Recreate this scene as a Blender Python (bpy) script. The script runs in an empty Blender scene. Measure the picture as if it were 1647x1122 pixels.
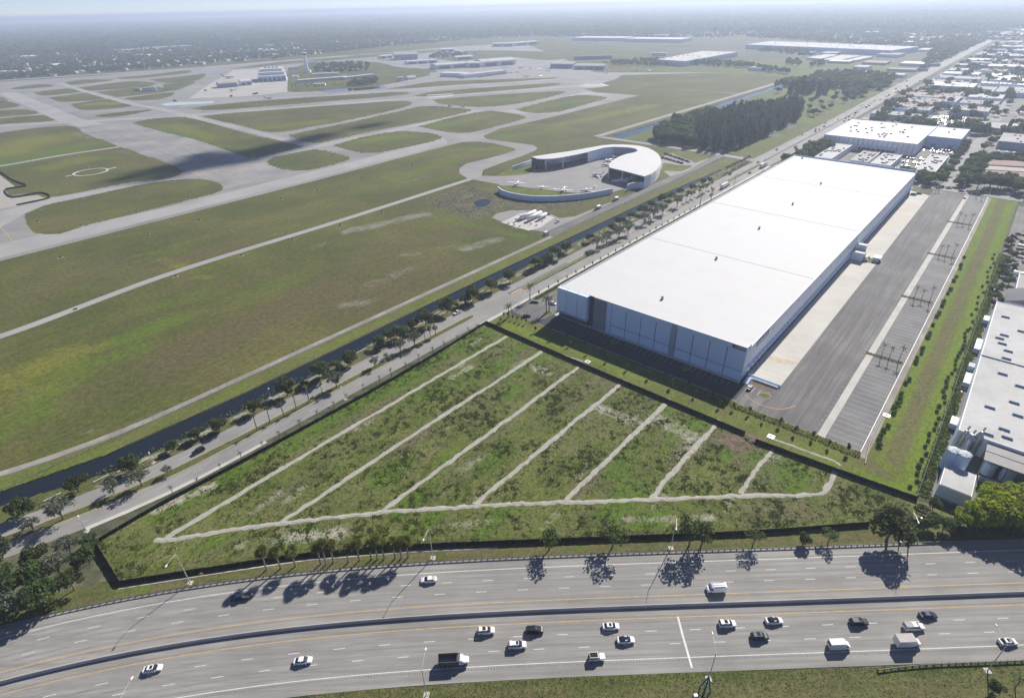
import bpy, bmesh, math, random
import numpy as np
from mathutils import Vector, Matrix
from mathutils.geometry import tessellate_polygon

scene = bpy.context.scene
COL = scene.collection
rad = math.radians
random.seed(7)
RNG = np.random.default_rng(7)

# ------------------------------------------------------------------ camera (surveyed from the photograph)
CAM_H = 147.0
PW, PH, PF = 1647.0, 1122.0, 898.4
CXP, CYP = PW / 2, PH / 2
_p, _r = rad(31.57), rad(-1.42)
FW = Vector((0, math.cos(_p), -math.sin(_p)))
_rt = Vector((1, 0, 0)); _up = _rt.cross(FW)
RT = math.cos(_r) * _rt + math.sin(_r) * _up
UP = -math.sin(_r) * _rt + math.cos(_r) * _up
cam_data = bpy.data.cameras.new('camera')
cam = bpy.data.objects.new('camera', cam_data); COL.objects.link(cam)
cam.matrix_world = Matrix(((RT.x, UP.x, -FW.x, 0), (RT.y, UP.y, -FW.y, 0), (RT.z, UP.z, -FW.z, CAM_H), (0, 0, 0, 1)))
cam_data.sensor_width = 36.0
cam_data.lens = PF / PW * 36.0
cam_data.clip_start = 1.0
cam_data.clip_end = 80000.0
scene.camera = cam

# ------------------------------------------------------------------ sky, sun, exposure
SUN_EL, SUN_AZ = rad(35.5), rad(55.0)            # azimuth measured from +X towards +Y
SUN_DIR = Vector((math.cos(SUN_EL) * math.cos(SUN_AZ), math.cos(SUN_EL) * math.sin(SUN_AZ), math.sin(SUN_EL)))
world = bpy.data.worlds.new('World'); scene.world = world; world.use_nodes = True
wn = world.node_tree
sky = wn.nodes.new('ShaderNodeTexSky'); sky.sky_type = 'NISHITA'; sky.sun_disc = False
sky.sun_elevation = SUN_EL; sky.sun_rotation = math.pi / 2 - SUN_AZ
sky.altitude = 50; sky.air_density = 0.5; sky.dust_density = 0.0; sky.ozone_density = 2.5
bg = wn.nodes['Background']; tint = wn.nodes.new('ShaderNodeMix'); tint.data_type = 'RGBA'; tint.blend_type = 'MULTIPLY'; tint.inputs[0].default_value = 1.0; tint.inputs[7].default_value = (1.08, 0.95, 1.02, 1)      # the day's slightly violet haze
wn.links.new(sky.outputs[0], tint.inputs[6]); wn.links.new(tint.outputs[2], bg.inputs[0]); bg.inputs[1].default_value = 0.078
sun_data = bpy.data.lights.new('sun', 'SUN'); sun_data.energy = 5.0; sun_data.angle = rad(0.53); sun_data.color = (1.0, 0.945, 0.855)
sun = bpy.data.objects.new('sun', sun_data); COL.objects.link(sun)
sun.rotation_euler = (-SUN_DIR).to_track_quat('-Z', 'Y').to_euler(); sun.location = (0, 0, 600)
scene.view_settings.view_transform = 'Standard'; scene.view_settings.look = 'None'
scene.view_settings.exposure = 0.5; scene.view_settings.gamma = 1.0
scene.view_settings.use_curve_mapping = False
scene.cycles.max_bounces = 5; scene.cycles.diffuse_bounces = 3; scene.cycles.glossy_bounces = 2
scene.cycles.transmission_bounces = 2; scene.cycles.volume_bounces = 1; scene.cycles.transparent_max_bounces = 6
scene.cycles.use_denoising = True
scene.cycles.caustics_reflective = False; scene.cycles.caustics_refractive = False

# ------------------------------------------------------------------ survey: a photograph pixel to the level it stands on
def G(x, y, z=0.0):
    d = FW + (x - CXP) / PF * RT - (y - CYP) / PF * UP
    t = (z - CAM_H) / d.z
    return Vector((t * d.x, t * d.y, z))
YAW = rad(-41.8)
AX = Vector((math.cos(YAW), math.sin(YAW), 0)); LX = Vector((-math.sin(YAW), math.cos(YAW), 0))
WO = Vector((26.7, 274.5, 0))
def W(u, v, z=0.0):                     # street grid of the warehouse district: u eastward, v northward, metres
    p = WO + AX * u + LX * v; return Vector((p.x, p.y, z))
def to_uv(p):
    d = Vector((p[0], p[1], 0)) - WO; return d.dot(AX), d.dot(LX)
def guv(x, y, z=0.0): return to_uv(G(x, y, z))

# ------------------------------------------------------------------ materials
def nmat(name):
    m = bpy.data.materials.new(name); m.use_nodes = True
    nt = m.node_tree; b = nt.nodes['Principled BSDF']
    return m, nt, b
def N(nt, t, **kw):
    n = nt.nodes.new(t)
    for k, v in kw.items():
        if k.startswith('i_'): n.inputs[int(k[2:])].default_value = v
        else: setattr(n, k, v)
    return n
def rgb(c): return (c[0], c[1], c[2], 1.0)
def ramp(nt, fac, stops):
    r = N(nt, 'ShaderNodeValToRGB'); e = r.color_ramp.elements
    while len(e) < len(stops): e.new(0.5)
    for k, (p, c) in enumerate(stops):
        e[k].position = p; e[k].color = rgb(c)
    nt.links.new(fac, r.inputs[0]); return r.outputs[0]
def noise(nt, vec, scale, detail=4.0, rough=0.55, dist=0.0):
    n = N(nt, 'ShaderNodeTexNoise'); n.inputs['Scale'].default_value = scale; n.inputs['Detail'].default_value = detail
    n.inputs['Roughness'].default_value = rough; n.inputs['Distortion'].default_value = dist
    if vec is not None: nt.links.new(vec, n.inputs['Vector'])
    return n.outputs['Fac']
def mixc(nt, fac, a, b, mode='MIX'):
    m = N(nt, 'ShaderNodeMix', data_type='RGBA', blend_type=mode)
    for s, v in ((m.inputs[0], fac), (m.inputs[6], a), (m.inputs[7], b)):
        if isinstance(v, (int, float)): s.default_value = v
        elif isinstance(v, tuple): s.default_value = rgb(v)
        else: nt.links.new(v, s)
    return m.outputs[2]
def math_n(nt, op, a, b=None, clamp=False):
    m = N(nt, 'ShaderNodeMath', operation=op, use_clamp=clamp)
    for s, v in ((m.inputs[0], a), (m.inputs[1], b)):
        if v is None: continue
        if isinstance(v, (int, float)): s.default_value = v
        else: nt.links.new(v, s)
    return m.outputs[0]
def coords(nt, rot=0.0, scale=(1, 1, 1), src='Object'):
    tc = N(nt, 'ShaderNodeTexCoord')
    if rot == 0.0 and scale == (1, 1, 1): return tc.outputs[src]
    mp = N(nt, 'ShaderNodeMapping'); mp.inputs['Rotation'].default_value = (0, 0, rot)
    nt.links.new(tc.outputs[src], mp.inputs['Vector'])
    m2 = N(nt, 'ShaderNodeMapping'); m2.inputs['Scale'].default_value = scale
    nt.links.new(mp.outputs[0], m2.inputs['Vector']); return m2.outputs[0]
def bump(nt, b, h, strength, dist):
    n = N(nt, 'ShaderNodeBump'); n.inputs['Strength'].default_value = strength; n.inputs['Distance'].default_value = dist
    nt.links.new(h, n.inputs['Height']); nt.links.new(n.outputs[0], b.inputs['Normal'])

def simple(name, c, rough=0.6, var=0.12, scale=0.6, metal=0.0, spec=0.3, src='Object'):
    m, nt, b = nmat(name)
    f = noise(nt, coords(nt, src=src), scale, 4.0, 0.6)
    lo = tuple(x * (1 - var) for x in c); hi = tuple(min(1, x * (1 + var)) for x in c)
    nt.links.new(ramp(nt, f, [(0.3, lo), (0.7, hi)]), b.inputs['Base Color'])
    b.inputs['Roughness'].default_value = rough; b.inputs['Metallic'].default_value = metal
    b.inputs['Specular IOR Level'].default_value = spec
    return m

def wornpave(name, base, dark, light, rot=0.0, streak=0.5, fine=3.0, big=0.03, rough=0.85, stain=None):
    """Paving with broad patches, streaks along the traffic and fine grain."""
    m, nt, b = nmat(name)
    v = coords(nt)
    f1 = noise(nt, v, big, 5.0, 0.6)
    vs = coords(nt, rot, (0.02, 0.55, 1))
    f2 = noise(nt, vs, 1.0, 5.0, 0.65)
    f3 = noise(nt, v, fine, 3.0, 0.7)
    c = ramp(nt, f1, [(0.3, dark), (0.5, base), (0.72, light)])
    c2 = mixc(nt, math_n(nt, 'MULTIPLY', ramp(nt, f2, [(0.35, (1, 1, 1)), (0.62, (0, 0, 0))]), streak), c, tuple(x * 0.62 for x in dark))
    c3 = mixc(nt, math_n(nt, 'MULTIPLY', f3, 0.32), c2, tuple(x * 0.45 for x in base))
    if stain:
        f4 = noise(nt, coords(nt, rot, (0.05, 0.012, 1)), 1.0, 4.0, 0.6, 0.6)
        c3 = mixc(nt, ramp(nt, f4, [(0.56, (0, 0, 0)), (0.7, (0.75, 0.75, 0.75))]), c3, stain)
    nt.links.new(c3, b.inputs['Base Color'])
    b.inputs['Roughness'].default_value = rough; b.inputs['Specular IOR Level'].default_value = 0.25
    return m

M = {}
LANG = rad(48.2)          # direction of the district streets
M['highway'] = wornpave('highway_concrete', (0.335, 0.323, 0.304), (0.262, 0.254, 0.242), (0.39, 0.378, 0.358), 0.0, 0.55, 2.2, 0.05)
M['street'] = wornpave('street_asphalt', (0.31, 0.3, 0.29), (0.235, 0.23, 0.225), (0.36, 0.35, 0.34), -LANG, 0.3, 2.5, 0.05)
M['court'] = wornpave('court_asphalt', (0.19, 0.184, 0.181), (0.14, 0.136, 0.136), (0.255, 0.248, 0.24), -LANG, 0.75, 1.6, 0.04, stain=None)
M['lot'] = wornpave('lot_asphalt', (0.20, 0.197, 0.197), (0.155, 0.152, 0.155), (0.25, 0.245, 0.24), -LANG + rad(90), 0.25, 2.0, 0.07)
M['lot_dark'] = wornpave('lot_shade_asphalt', (0.06, 0.064, 0.075), (0.048, 0.052, 0.062), (0.08, 0.084, 0.094), -LANG, 0.2, 2.0, 0.08)  # asphalt base lowered and blued to hold the warehouse's shade
M['dockpad'] = wornpave('dock_concrete', (0.6, 0.578, 0.53), (0.53, 0.505, 0.455), (0.655, 0.635, 0.59), -LANG + rad(90), 0.18, 1.2, 0.06, stain=(0.53, 0.41, 0.29))
M['concrete'] = wornpave('pale_concrete', (0.55, 0.53, 0.49), (0.48, 0.46, 0.42), (0.62, 0.6, 0.56), -LANG, 0.12, 1.5, 0.1)
M['runway'] = wornpave('runway_asphalt', (0.3, 0.292, 0.285), (0.22, 0.215, 0.212), (0.385, 0.378, 0.366), rad(-22), 0.35, 0.8, 0.012)
M['taxi'] = wornpave('taxiway_asphalt', (0.39, 0.382, 0.37), (0.32, 0.314, 0.306), (0.45, 0.442, 0.428), rad(-53), 0.3, 0.8, 0.02)
M['oldpave'] = wornpave('old_pavement', (0.32, 0.312, 0.304), (0.225, 0.22, 0.216), (0.43, 0.42, 0.405), rad(45), 0.4, 0.5, 0.02)
M['apron'] = wornpave('apron_concrete', (0.46, 0.44, 0.41), (0.4, 0.38, 0.35), (0.52, 0.5, 0.47), rad(-22), 0.15, 0.6, 0.03)
M['ramp'] = wornpave('ramp_concrete', (0.3, 0.29, 0.285), (0.26, 0.25, 0.245), (0.34, 0.33, 0.325), rad(-30), 0.2, 0.5, 0.03)
M['white_paint'] = simple('white_road_paint', (0.68, 0.68, 0.66), 0.7, 0.16, 1.5)
M['worn_paint'] = simple('worn_road_paint', (0.47, 0.47, 0.46), 0.7, 0.25, 1.5)
M['yellow_paint'] = simple('yellow_road_paint', (0.52, 0.37, 0.15), 0.7, 0.2, 0.8)
M['orange_paint'] = simple('orange_kerb_paint', (0.62, 0.31, 0.13), 0.7, 0.15, 0.8)
M['gravel'] = wornpave('path_gravel', (0.41, 0.39, 0.35), (0.32, 0.302, 0.27), (0.48, 0.46, 0.42), 0.0, 0.1, 3.5, 0.5)
M['dirt'] = wornpave('track_dirt', (0.33, 0.3, 0.265), (0.25, 0.225, 0.195), (0.46, 0.435, 0.4), -LANG, 0.35, 1.2, 0.09)
m, nt, b = nmat('white_membrane_roof')
_v = coords(nt); _br = N(nt, 'ShaderNodeTexBrick'); _br.inputs['Color1'].default_value = (.55, .552, .558, 1); _br.inputs['Color2'].default_value = (.568, .568, .568, 1); _br.inputs['Mortar'].default_value = (.495, .5, .515, 1)
_br.inputs['Scale'].default_value = 1.0; _br.inputs['Mortar Size'].default_value = 0.06; _br.inputs['Brick Width'].default_value = 30.0; _br.inputs['Row Height'].default_value = 3.05; nt.links.new(_v, _br.inputs['Vector'])
_c = mixc(nt, ramp(nt, noise(nt, _v, 0.05, 6, .65), [(.5, (0, 0, 0)), (.75, (.35, .35, .35))]), _br.outputs[0], (.49, .49, .485))
nt.links.new(_c, b.inputs['Base Color']); b.inputs['Roughness'].default_value = .75
M['roof_white'] = m
M['roof_worn'] = wornpave('worn_white_roof', (0.56, 0.56, 0.55), (0.45, 0.445, 0.435), (0.63, 0.63, 0.62), -LANG, 0.12, 0.4, 0.06)
M['roof_grey'] = wornpave('grey_gravel_roof', (0.42, 0.405, 0.39), (0.34, 0.325, 0.315), (0.5, 0.485, 0.47), -LANG, 0.2, 0.5, 0.05)
M['roof_tan'] = wornpave('tan_roof', (0.36, 0.31, 0.285), (0.29, 0.25, 0.235), (0.43, 0.38, 0.35), -LANG, 0.2, 0.5, 0.05)
M['roof_dark'] = wornpave('dark_roof', (0.16, 0.165, 0.18), (0.12, 0.125, 0.14), (0.2, 0.205, 0.22), -LANG, 0.2, 0.5, 0.05)
M['roof_red'] = simple('brown_tile_roof', (0.27, 0.175, 0.145), 0.85, 0.2, 0.3)
M['wall_white'] = simple('painted_white_wall', (0.84, 0.86, 0.89), 0.6, 0.04, 0.08)
M['wall_cool'] = simple('painted_pale_blue_wall', (0.58, 0.7, 0.88), 0.6, 0.04, 0.06)
M['wall_pale'] = simple('painted_ice_blue_wall', (0.64, 0.76, 0.92), 0.6, 0.04, 0.06)
M['wall_grey'] = simple('painted_grey_wall', (0.23, 0.25, 0.285), 0.6, 0.06, 0.1)
M['wall_midgrey'] = simple('painted_mid_grey_wall', (0.33, 0.38, 0.45), 0.6, 0.06, 0.1)
M['wall_navy'] = simple('navy_wall', (0.045, 0.06, 0.11), 0.4, 0.1, 0.1)
M['wall_tan'] = simple('tan_stucco', (0.55, 0.49, 0.42), 0.8, 0.1, 0.15)
M['joint'] = simple('panel_joint_dark_blue', (0.07, 0.1, 0.17), 0.6, 0.1, 0.2)
M['glass'] = simple('dark_glass', (0.02, 0.03, 0.045), 0.12, 0.2, 0.3, spec=0.6)
M['steel'] = simple('galvanised_steel', (0.45, 0.46, 0.47), 0.45, 0.12, 0.8, metal=0.6)
M['pole'] = simple('aluminium_pole', (0.62, 0.62, 0.61), 0.45, 0.06, 0.5, metal=0.3)
M['dark_metal'] = simple('dark_metal', (0.06, 0.065, 0.07), 0.5, 0.2, 0.8)
M['rubber'] = simple('rubber', (0.02, 0.02, 0.022), 0.85, 0.2, 2.0)
M['fabric'] = simple('black_silt_fabric', (0.013, 0.014, 0.016), 0.8, 0.4, 0.25)
M['wood'] = simple('weathered_wood', (0.22, 0.17, 0.12), 0.85, 0.25, 0.8)
M['bark'] = simple('bark', (0.16, 0.13, 0.105), 0.9, 0.25, 0.9)
M['palm_trunk'] = simple('palm_trunk', (0.28, 0.25, 0.215), 0.9, 0.2, 1.2)
M['white_metal'] = simple('white_painted_metal', (0.8, 0.8, 0.79), 0.35, 0.03, 0.5)
M['green_steel'] = simple('green_painted_steel', (0.03, 0.17, 0.13), 0.5, 0.15, 0.8)
M['mulch'] = simple('brown_mulch', (0.16, 0.115, 0.085), 0.95, 0.3, 0.6)
M['yellow_sign'] = simple('yellow_sign', (0.75, 0.38, 0.02), 0.5, 0.05, 1.0)
M['teal_paint'] = simple('faded_teal_paint', (0.38, 0.5, 0.5), 0.8, 0.15, 0.05)

# object colour paint (vehicles, crates): the colour belongs to the thing
m, nt, b = nmat('vehicle_paint')
oi = N(nt, 'ShaderNodeObjectInfo'); nt.links.new(oi.outputs['Color'], b.inputs['Base Color'])
b.inputs['Roughness'].default_value = 0.28; b.inputs['Specular IOR Level'].default_value = 0.5; b.inputs['Coat Weight'].default_value = 0.4
b.inputs['Coat Roughness'].default_value = 0.1
M['paint'] = m
m, nt, b = nmat('matt_painted_surface')
oi = N(nt, 'ShaderNodeObjectInfo')
c = mixc(nt, math_n(nt, 'MULTIPLY', noise(nt, coords(nt), 0.15, 4, 0.6), 0.3), oi.outputs['Color'], (0.2, 0.19, 0.18))
nt.links.new(c, b.inputs['Base Color']); b.inputs['Roughness'].default_value = 0.75
M['matt'] = m

# water: dark canal with a little ripple
m, nt, b = nmat('canal_water')
b.inputs['Base Color'].default_value = (0.012, 0.018, 0.026, 1); b.inputs['Roughness'].default_value = 0.06
b.inputs['IOR'].default_value = 1.33
bump(nt, b, noise(nt, coords(nt), 0.9, 3.0, 0.6), 0.12, 0.3)
M['water'] = m

def leafmat(name, dark, mid, light, varv=0.5, hue=0.03, tl=0.3, sc=1.1):
    m, nt, b = nmat(name)
    f = noise(nt, coords(nt), sc, 3.0, 0.6)
    c = ramp(nt, f, [(0.3, dark), (0.52, mid), (0.75, light)])
    oi = N(nt, 'ShaderNodeObjectInfo')
    hs = N(nt, 'ShaderNodeHueSaturation')
    nt.links.new(c, hs.inputs['Color'])
    nt.links.new(math_n(nt, 'ADD', math_n(nt, 'MULTIPLY', oi.outputs['Random'], hue), 0.5 - hue / 2), hs.inputs['Hue'])
    nt.links.new(math_n(nt, 'ADD', math_n(nt, 'MULTIPLY', oi.outputs['Random'], varv), 1 - varv / 2), hs.inputs['Value'])
    nt.links.new(hs.outputs[0], b.inputs['Base Color'])
    b.inputs['Roughness'].default_value = 0.6; b.inputs['Specular IOR Level'].default_value = 0.25
    tr = N(nt, 'ShaderNodeBsdfTranslucent'); nt.links.new(hs.outputs[0], tr.inputs[0])
    mx = N(nt, 'ShaderNodeMixShader'); mx.inputs[0].default_value = tl
    nt.links.new(b.outputs[0], mx.inputs[1]); nt.links.new(tr.outputs[0], mx.inputs[2])
    nt.links.new(mx.outputs[0], nt.nodes['Material Output'].inputs['Surface'])
    return m
M['leaf'] = leafmat('oak_leaf', (0.06, 0.088, 0.028), (0.098, 0.135, 0.042), (0.15, 0.185, 0.066), tl=.55)
M['leaf_grey'] = leafmat('silvery_leaf', (0.12, 0.14, 0.09), (0.165, 0.185, 0.125), (0.22, 0.235, 0.165))
M['leaf_lime'] = leafmat('yellow_green_leaf', (0.18, 0.22, 0.012), (0.28, 0.33, 0.02), (0.38, 0.42, 0.035), 0.3, tl=.5)
M['leaf_dark'] = leafmat('dark_needles', (0.045, 0.064, 0.032), (0.072, 0.094, 0.044), (0.105, 0.13, 0.062), tl=.4)
M['leaf_palm'] = leafmat('palm_frond', (0.065, 0.085, 0.03), (0.11, 0.135, 0.046), (0.165, 0.185, 0.07), tl=.42)
M['weed'] = leafmat('weed_leaf', (0.1, 0.14, 0.028), (0.15, 0.2, 0.04), (0.22, 0.26, 0.07), tl=0.6, sc=0.35)
M['reed'] = leafmat('pale_grass_tuft', (0.22, 0.24, 0.08), (0.3, 0.32, 0.12), (0.4, 0.41, 0.17), tl=.55)

def grassmat(name, greens, dryc, sandc, yellowc, rot, fine=1.2, lushc=(0.09, 0.15, 0.02), streak=0.6, big=0.012, mott=2.6):
    """Turf: broad drifts, mowing streaks, fine grain, and surveyed patches of bare sand, dry and lush growth."""
    m, nt, b = nmat(name)
    v = coords(nt)
    f1 = noise(nt, v, big, 6.0, 0.62, 0.4)
    f2 = noise(nt, coords(nt, rot, (0.012, 0.16, 1)), 1.0, 4.0, 0.6)
    f3 = noise(nt, v, fine, 4.0, 0.75)
    f4 = noise(nt, v, 0.1, 8.0, 0.8, 0.8)
    c = ramp(nt, f1, [(0.38, greens[0]), (0.5, greens[1]), (0.62, greens[2])])
    c = mixc(nt, math_n(nt, 'MULTIPLY', ramp(nt, f2, [(0.4, (0, 0, 0)), (0.62, (1, 1, 1))]), streak), c, dryc)
    def patch(attr, lo, hi):
        a = N(nt, 'ShaderNodeAttribute', attribute_name=attr)
        s = math_n(nt, 'ADD', a.outputs['Fac'], math_n(nt, 'MULTIPLY', math_n(nt, 'SUBTRACT', f4, 0.5), 2.2))
        s = math_n(nt, 'MULTIPLY', s, math_n(nt, 'GREATER_THAN', a.outputs['Fac'], 0.01))
        mr = N(nt, 'ShaderNodeMapRange', interpolation_type='SMOOTHSTEP'); mr.inputs[1].default_value = lo; mr.inputs[2].default_value = hi
        nt.links.new(s, mr.inputs[0]); return mr.outputs[0]
    c = mixc(nt, math_n(nt, 'MULTIPLY', patch('lush', 0.0, 1.1), 0.8), c, lushc)
    c = mixc(nt, math_n(nt, 'MULTIPLY', patch('yellow', 0.0, 1.1), 0.75), c, yellowc)
    c = mixc(nt, math_n(nt, 'MULTIPLY', patch('dry', 0.1, 0.95), 0.75), c, dryc)
    c = mixc(nt, patch('sand', 0.3, 1.05), c, sandc)
    c = mixc(nt, math_n(nt, 'MULTIPLY', ramp(nt, f3, [(0.35, (1, 1, 1)), (0.65, (0, 0, 0))]), 0.5), c, tuple(x * 0.45 for x in greens[0]))
    f5 = noise(nt, v, fine * 0.42, 8.0, 0.8); f6 = noise(nt, coords(nt, rot, (0.05, 0.7, 1)), 1.0, 5.0, 0.7)
    k5 = math_n(nt, 'ADD', math_n(nt, 'MULTIPLY', math_n(nt, 'SUBTRACT', f5, 0.5), mott), math_n(nt, 'MULTIPLY', math_n(nt, 'SUBTRACT', f6, 0.5), streak * 1.7))
    vm = N(nt, 'ShaderNodeVectorMath', operation='SCALE'); nt.links.new(c, vm.inputs[0]); nt.links.new(math_n(nt, 'MAXIMUM', math_n(nt, 'ADD', k5, 1.08), 0.35), vm.inputs['Scale']); c = vm.outputs[0]
    nt.links.new(c, b.inputs['Base Color']); b.inputs['Roughness'].default_value = 0.9; b.inputs['Specular IOR Level'].default_value = 0.1
    bump(nt, b, f3, 0.5, 0.25)
    return m
M['airfield'] = grassmat('airfield_turf', [(0.075, 0.098, 0.022), (0.108, 0.118, 0.03), (0.15, 0.146, 0.044)], (0.13, 0.1, 0.056), (0.27, 0.25, 0.215), (0.215, 0.215, 0.035), rad(-51), 0.9, (0.112, 0.172, 0.02), 0.5, 0.014)
M['field'] = grassmat('weedy_ground', [(0.09, 0.122, 0.026), (0.122, 0.15, 0.034), (0.16, 0.172, 0.052)], (0.165, 0.14, 0.085), (0.44, 0.41, 0.345), (0.17, 0.19, 0.04), rad(-48), 1.9, (0.085, 0.165, 0.014), 0.5, 0.05, 3.3)
M['lawn'] = grassmat('rough_lawn', [(0.1, 0.135, 0.024), (0.128, 0.162, 0.03), (0.16, 0.185, 0.04)], (0.15, 0.125, 0.068), (0.38, 0.36, 0.3), (0.2, 0.23, 0.028), rad(-48), 1.4, (0.155, 0.23, 0.022), 0.35, 0.06)
M['verge'] = grassmat('highway_verge', [(0.075, 0.1, 0.026), (0.1, 0.12, 0.034), (0.13, 0.138, 0.045)], (0.155, 0.13, 0.07), (0.42, 0.4, 0.34), (0.22, 0.22, 0.05), 0.0, 1.8, (0.13, 0.18, 0.03), 0.45, 0.08)
M['ground'] = grassmat('suburban_ground', [(0.06, 0.075, 0.035), (0.085, 0.095, 0.05), (0.15, 0.145, 0.1)], (0.22, 0.2, 0.16), (0.4, 0.38, 0.34), (0.2, 0.2, 0.06), 0.0, 0.25, (0.1, 0.15, 0.04), 0.4, 0.01)
M['yard'] = wornpave('yard_paving', (0.2, 0.192, 0.182), (0.12, 0.122, 0.105), (0.3, 0.29, 0.275), -LANG, 0.35, 0.9, 0.05)

# ------------------------------------------------------------------ building blocks
def link(o, parent=None):
    COL.objects.link(o)
    if parent is not None: o.parent = parent
    return o
def tag(o, label=None, cat=None, group=None, kind=None):
    if label: o['label'] = label
    if cat: o['category'] = cat
    if group: o['group'] = group
    if kind: o['kind'] = kind
    return o
def empty(name, loc=(0, 0, 0), rz=0.0, parent=None):
    o = bpy.data.objects.new(name, None); o.location = loc; o.rotation_euler = (0, 0, rz); o.empty_display_size = 0.5
    return link(o, parent)
def copy_tree(o, parent=None, loc=None, rz=None, sc=None, color=None):
    c = o.copy(); COL.objects.link(c)
    if parent is not None: c.parent = parent
    if loc is not None: c.location = loc
    if rz is not None: c.rotation_euler = (o.rotation_euler[0], o.rotation_euler[1], rz)
    if sc is not None: c.scale = sc if hasattr(sc, '__len__') else (sc, sc, sc)
    if color is not None: c.color = color
    for ch in KIDS.get(o.name, []):
        copy_tree(ch, c, color=color)
    KIDS[c.name] = []      # copies are copied from their source only
    return c
KIDS = {}
class MB:
    def __init__(s): s.v = []; s.f = []
    def add(s, vs, fs):
        k = len(s.v); s.v += [tuple(p) for p in vs]; s.f += [tuple(i + k for i in f) for f in fs]; return s
    def box(s, x, y, z, sx, sy, sz, rz=0.0, tx=1.0, ty=1.0):
        """centre x, y; bottom z; tx, ty taper the top"""
        ca, sa = math.cos(rz), math.sin(rz); vs = []
        for zz, kx, ky in ((z, 1, 1), (z + sz, tx, ty)):
            for px, py in ((-1, -1), (1, -1), (1, 1), (-1, 1)):
                dx, dy = px * sx / 2 * kx, py * sy / 2 * ky
                vs.append((x + dx * ca - dy * sa, y + dx * sa + dy * ca, zz))
        return s.add(vs, [(3, 2, 1, 0), (4, 5, 6, 7), (0, 1, 5, 4), (1, 2, 6, 5), (2, 3, 7, 6), (3, 0, 4, 7)])
    def prism(s, poly, z0, z1):
        n = len(poly); vs = [(p[0], p[1], z0) for p in poly] + [(p[0], p[1], z1) for p in poly]
        fs = [(i, (i + 1) % n, (i + 1) % n + n, i + n) for i in range(n)]
        for t in tessellate_polygon([[Vector((p[0], p[1], 0)) for p in poly]]):
            fs.append(tuple(i + n for i in t)); fs.append(tuple(reversed(t)))
        return s.add(vs, fs)
    def tube(s, pts, rs, n=6, cap=True):
        pts = [Vector(p) for p in pts]; vs = []; fs = []
        if not hasattr(rs, '__len__'): rs = [rs] * len(pts)
        for i, p in enumerate(pts):
            d = (pts[min(i + 1, len(pts) - 1)] - pts[max(i - 1, 0)]).normalized()
            a = d.cross(Vector((0, 0, 1)) if abs(d.z) < 0.95 else Vector((1, 0, 0))).normalized(); bb = d.cross(a)
            for k in range(n):
                t = 2 * math.pi * k / n; vs.append(p + (a * math.cos(t) + bb * math.sin(t)) * rs[i])
        for i in range(len(pts) - 1):
            for k in range(n):
                k2 = (k + 1) % n; fs.append((i * n + k, i * n + k2, (i + 1) * n + k2, (i + 1) * n + k))
        if cap: fs.append(tuple(range(n - 1, -1, -1))); fs.append(tuple((len(pts) - 1) * n + k for k in range(n)))
        return s.add(vs, fs)
    def loft(s, rings, close=True):
        """rings of equal length joined one to the next; closed round, capped"""
        n = len(rings[0]); vs = [p for r in rings for p in r]; fs = []
        for i in range(len(rings) - 1):
            for k in range(n):
                k2 = (k + 1) % n; fs.append((i * n + k, i * n + k2, (i + 1) * n + k2, (i + 1) * n + k))
        if close: fs.append(tuple(range(n - 1, -1, -1))); fs.append(tuple((len(rings) - 1) * n + k for k in range(n)))
        return s.add(vs, fs)
    def quad(s, a, b, c, d): return s.add([a, b, c, d], [(0, 1, 2, 3)])
    def build(s, name, mat, parent=None, smooth=False, fix=False):
        me = bpy.data.meshes.new(name); me.from_pydata(s.v, [], s.f)
        if fix:
            bm = bmesh.new(); bm.from_mesh(me); bmesh.ops.recalc_face_normals(bm, faces=bm.faces); bm.to_mesh(me); bm.free()
        me.materials.append(M[mat] if isinstance(mat, str) else mat)
        if smooth: me.polygons.foreach_set('use_smooth', [True] * len(me.polygons))
        me.update()
        o = bpy.data.objects.new(name, me); link(o, parent)
        if parent is not None: KIDS.setdefault(parent.name, []).append(o)
        return o
def mesh_np(name, V, F, mat, parent=None):
    """large quad or triangle soup from numpy arrays"""
    me = bpy.data.meshes.new(name); k = F.shape[1]
    me.vertices.add(len(V)); me.vertices.foreach_set('co', np.ascontiguousarray(V, dtype=np.float32).ravel())
    me.loops.add(F.size); me.loops.foreach_set('vertex_index', np.ascontiguousarray(F, dtype=np.int32).ravel())
    me.polygons.add(len(F)); me.polygons.foreach_set('loop_start', np.arange(0, F.size, k, dtype=np.int32))
    me.update(calc_edges=True); me.validate()
    me.materials.append(M[mat] if isinstance(mat, str) else mat)
    o = bpy.data.objects.new(name, me); link(o, parent)
    if parent is not None: KIDS.setdefault(parent.name, []).append(o)
    return o
def smooth_line(pts, step=4.0):
    """Catmull-Rom through points, resampled"""
    P = [Vector((p[0], p[1], 0)) for p in pts]
    if len(P) == 2:
        n = max(1, int((P[1] - P[0]).length / 60)); return [P[0].lerp(P[1], i / n) for i in range(n + 1)]
    P = [2 * P[0] - P[1]] + P + [2 * P[-1] - P[-2]]; out = []
    for i in range(1, len(P) - 2):
        n = max(2, int((P[i + 1] - P[i]).length / step)); n = min(n, 24)
        for k in range(n):
            t = k / n
            out.append(0.5 * ((2 * P[i]) + (P[i + 1] - P[i - 1]) * t + (2 * P[i - 1] - 5 * P[i] + 4 * P[i + 1] - P[i + 2]) * t * t + (3 * P[i] - P[i - 1] - 3 * P[i + 1] + P[i + 2]) * t ** 3))
    out.append(P[-2]); return out
def normals(L):
    out = []
    for i in range(len(L)):
        d = (L[min(i + 1, len(L) - 1)] - L[max(i - 1, 0)]).normalized(); out.append(Vector((-d.y, d.x, 0)))
    return out
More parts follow.
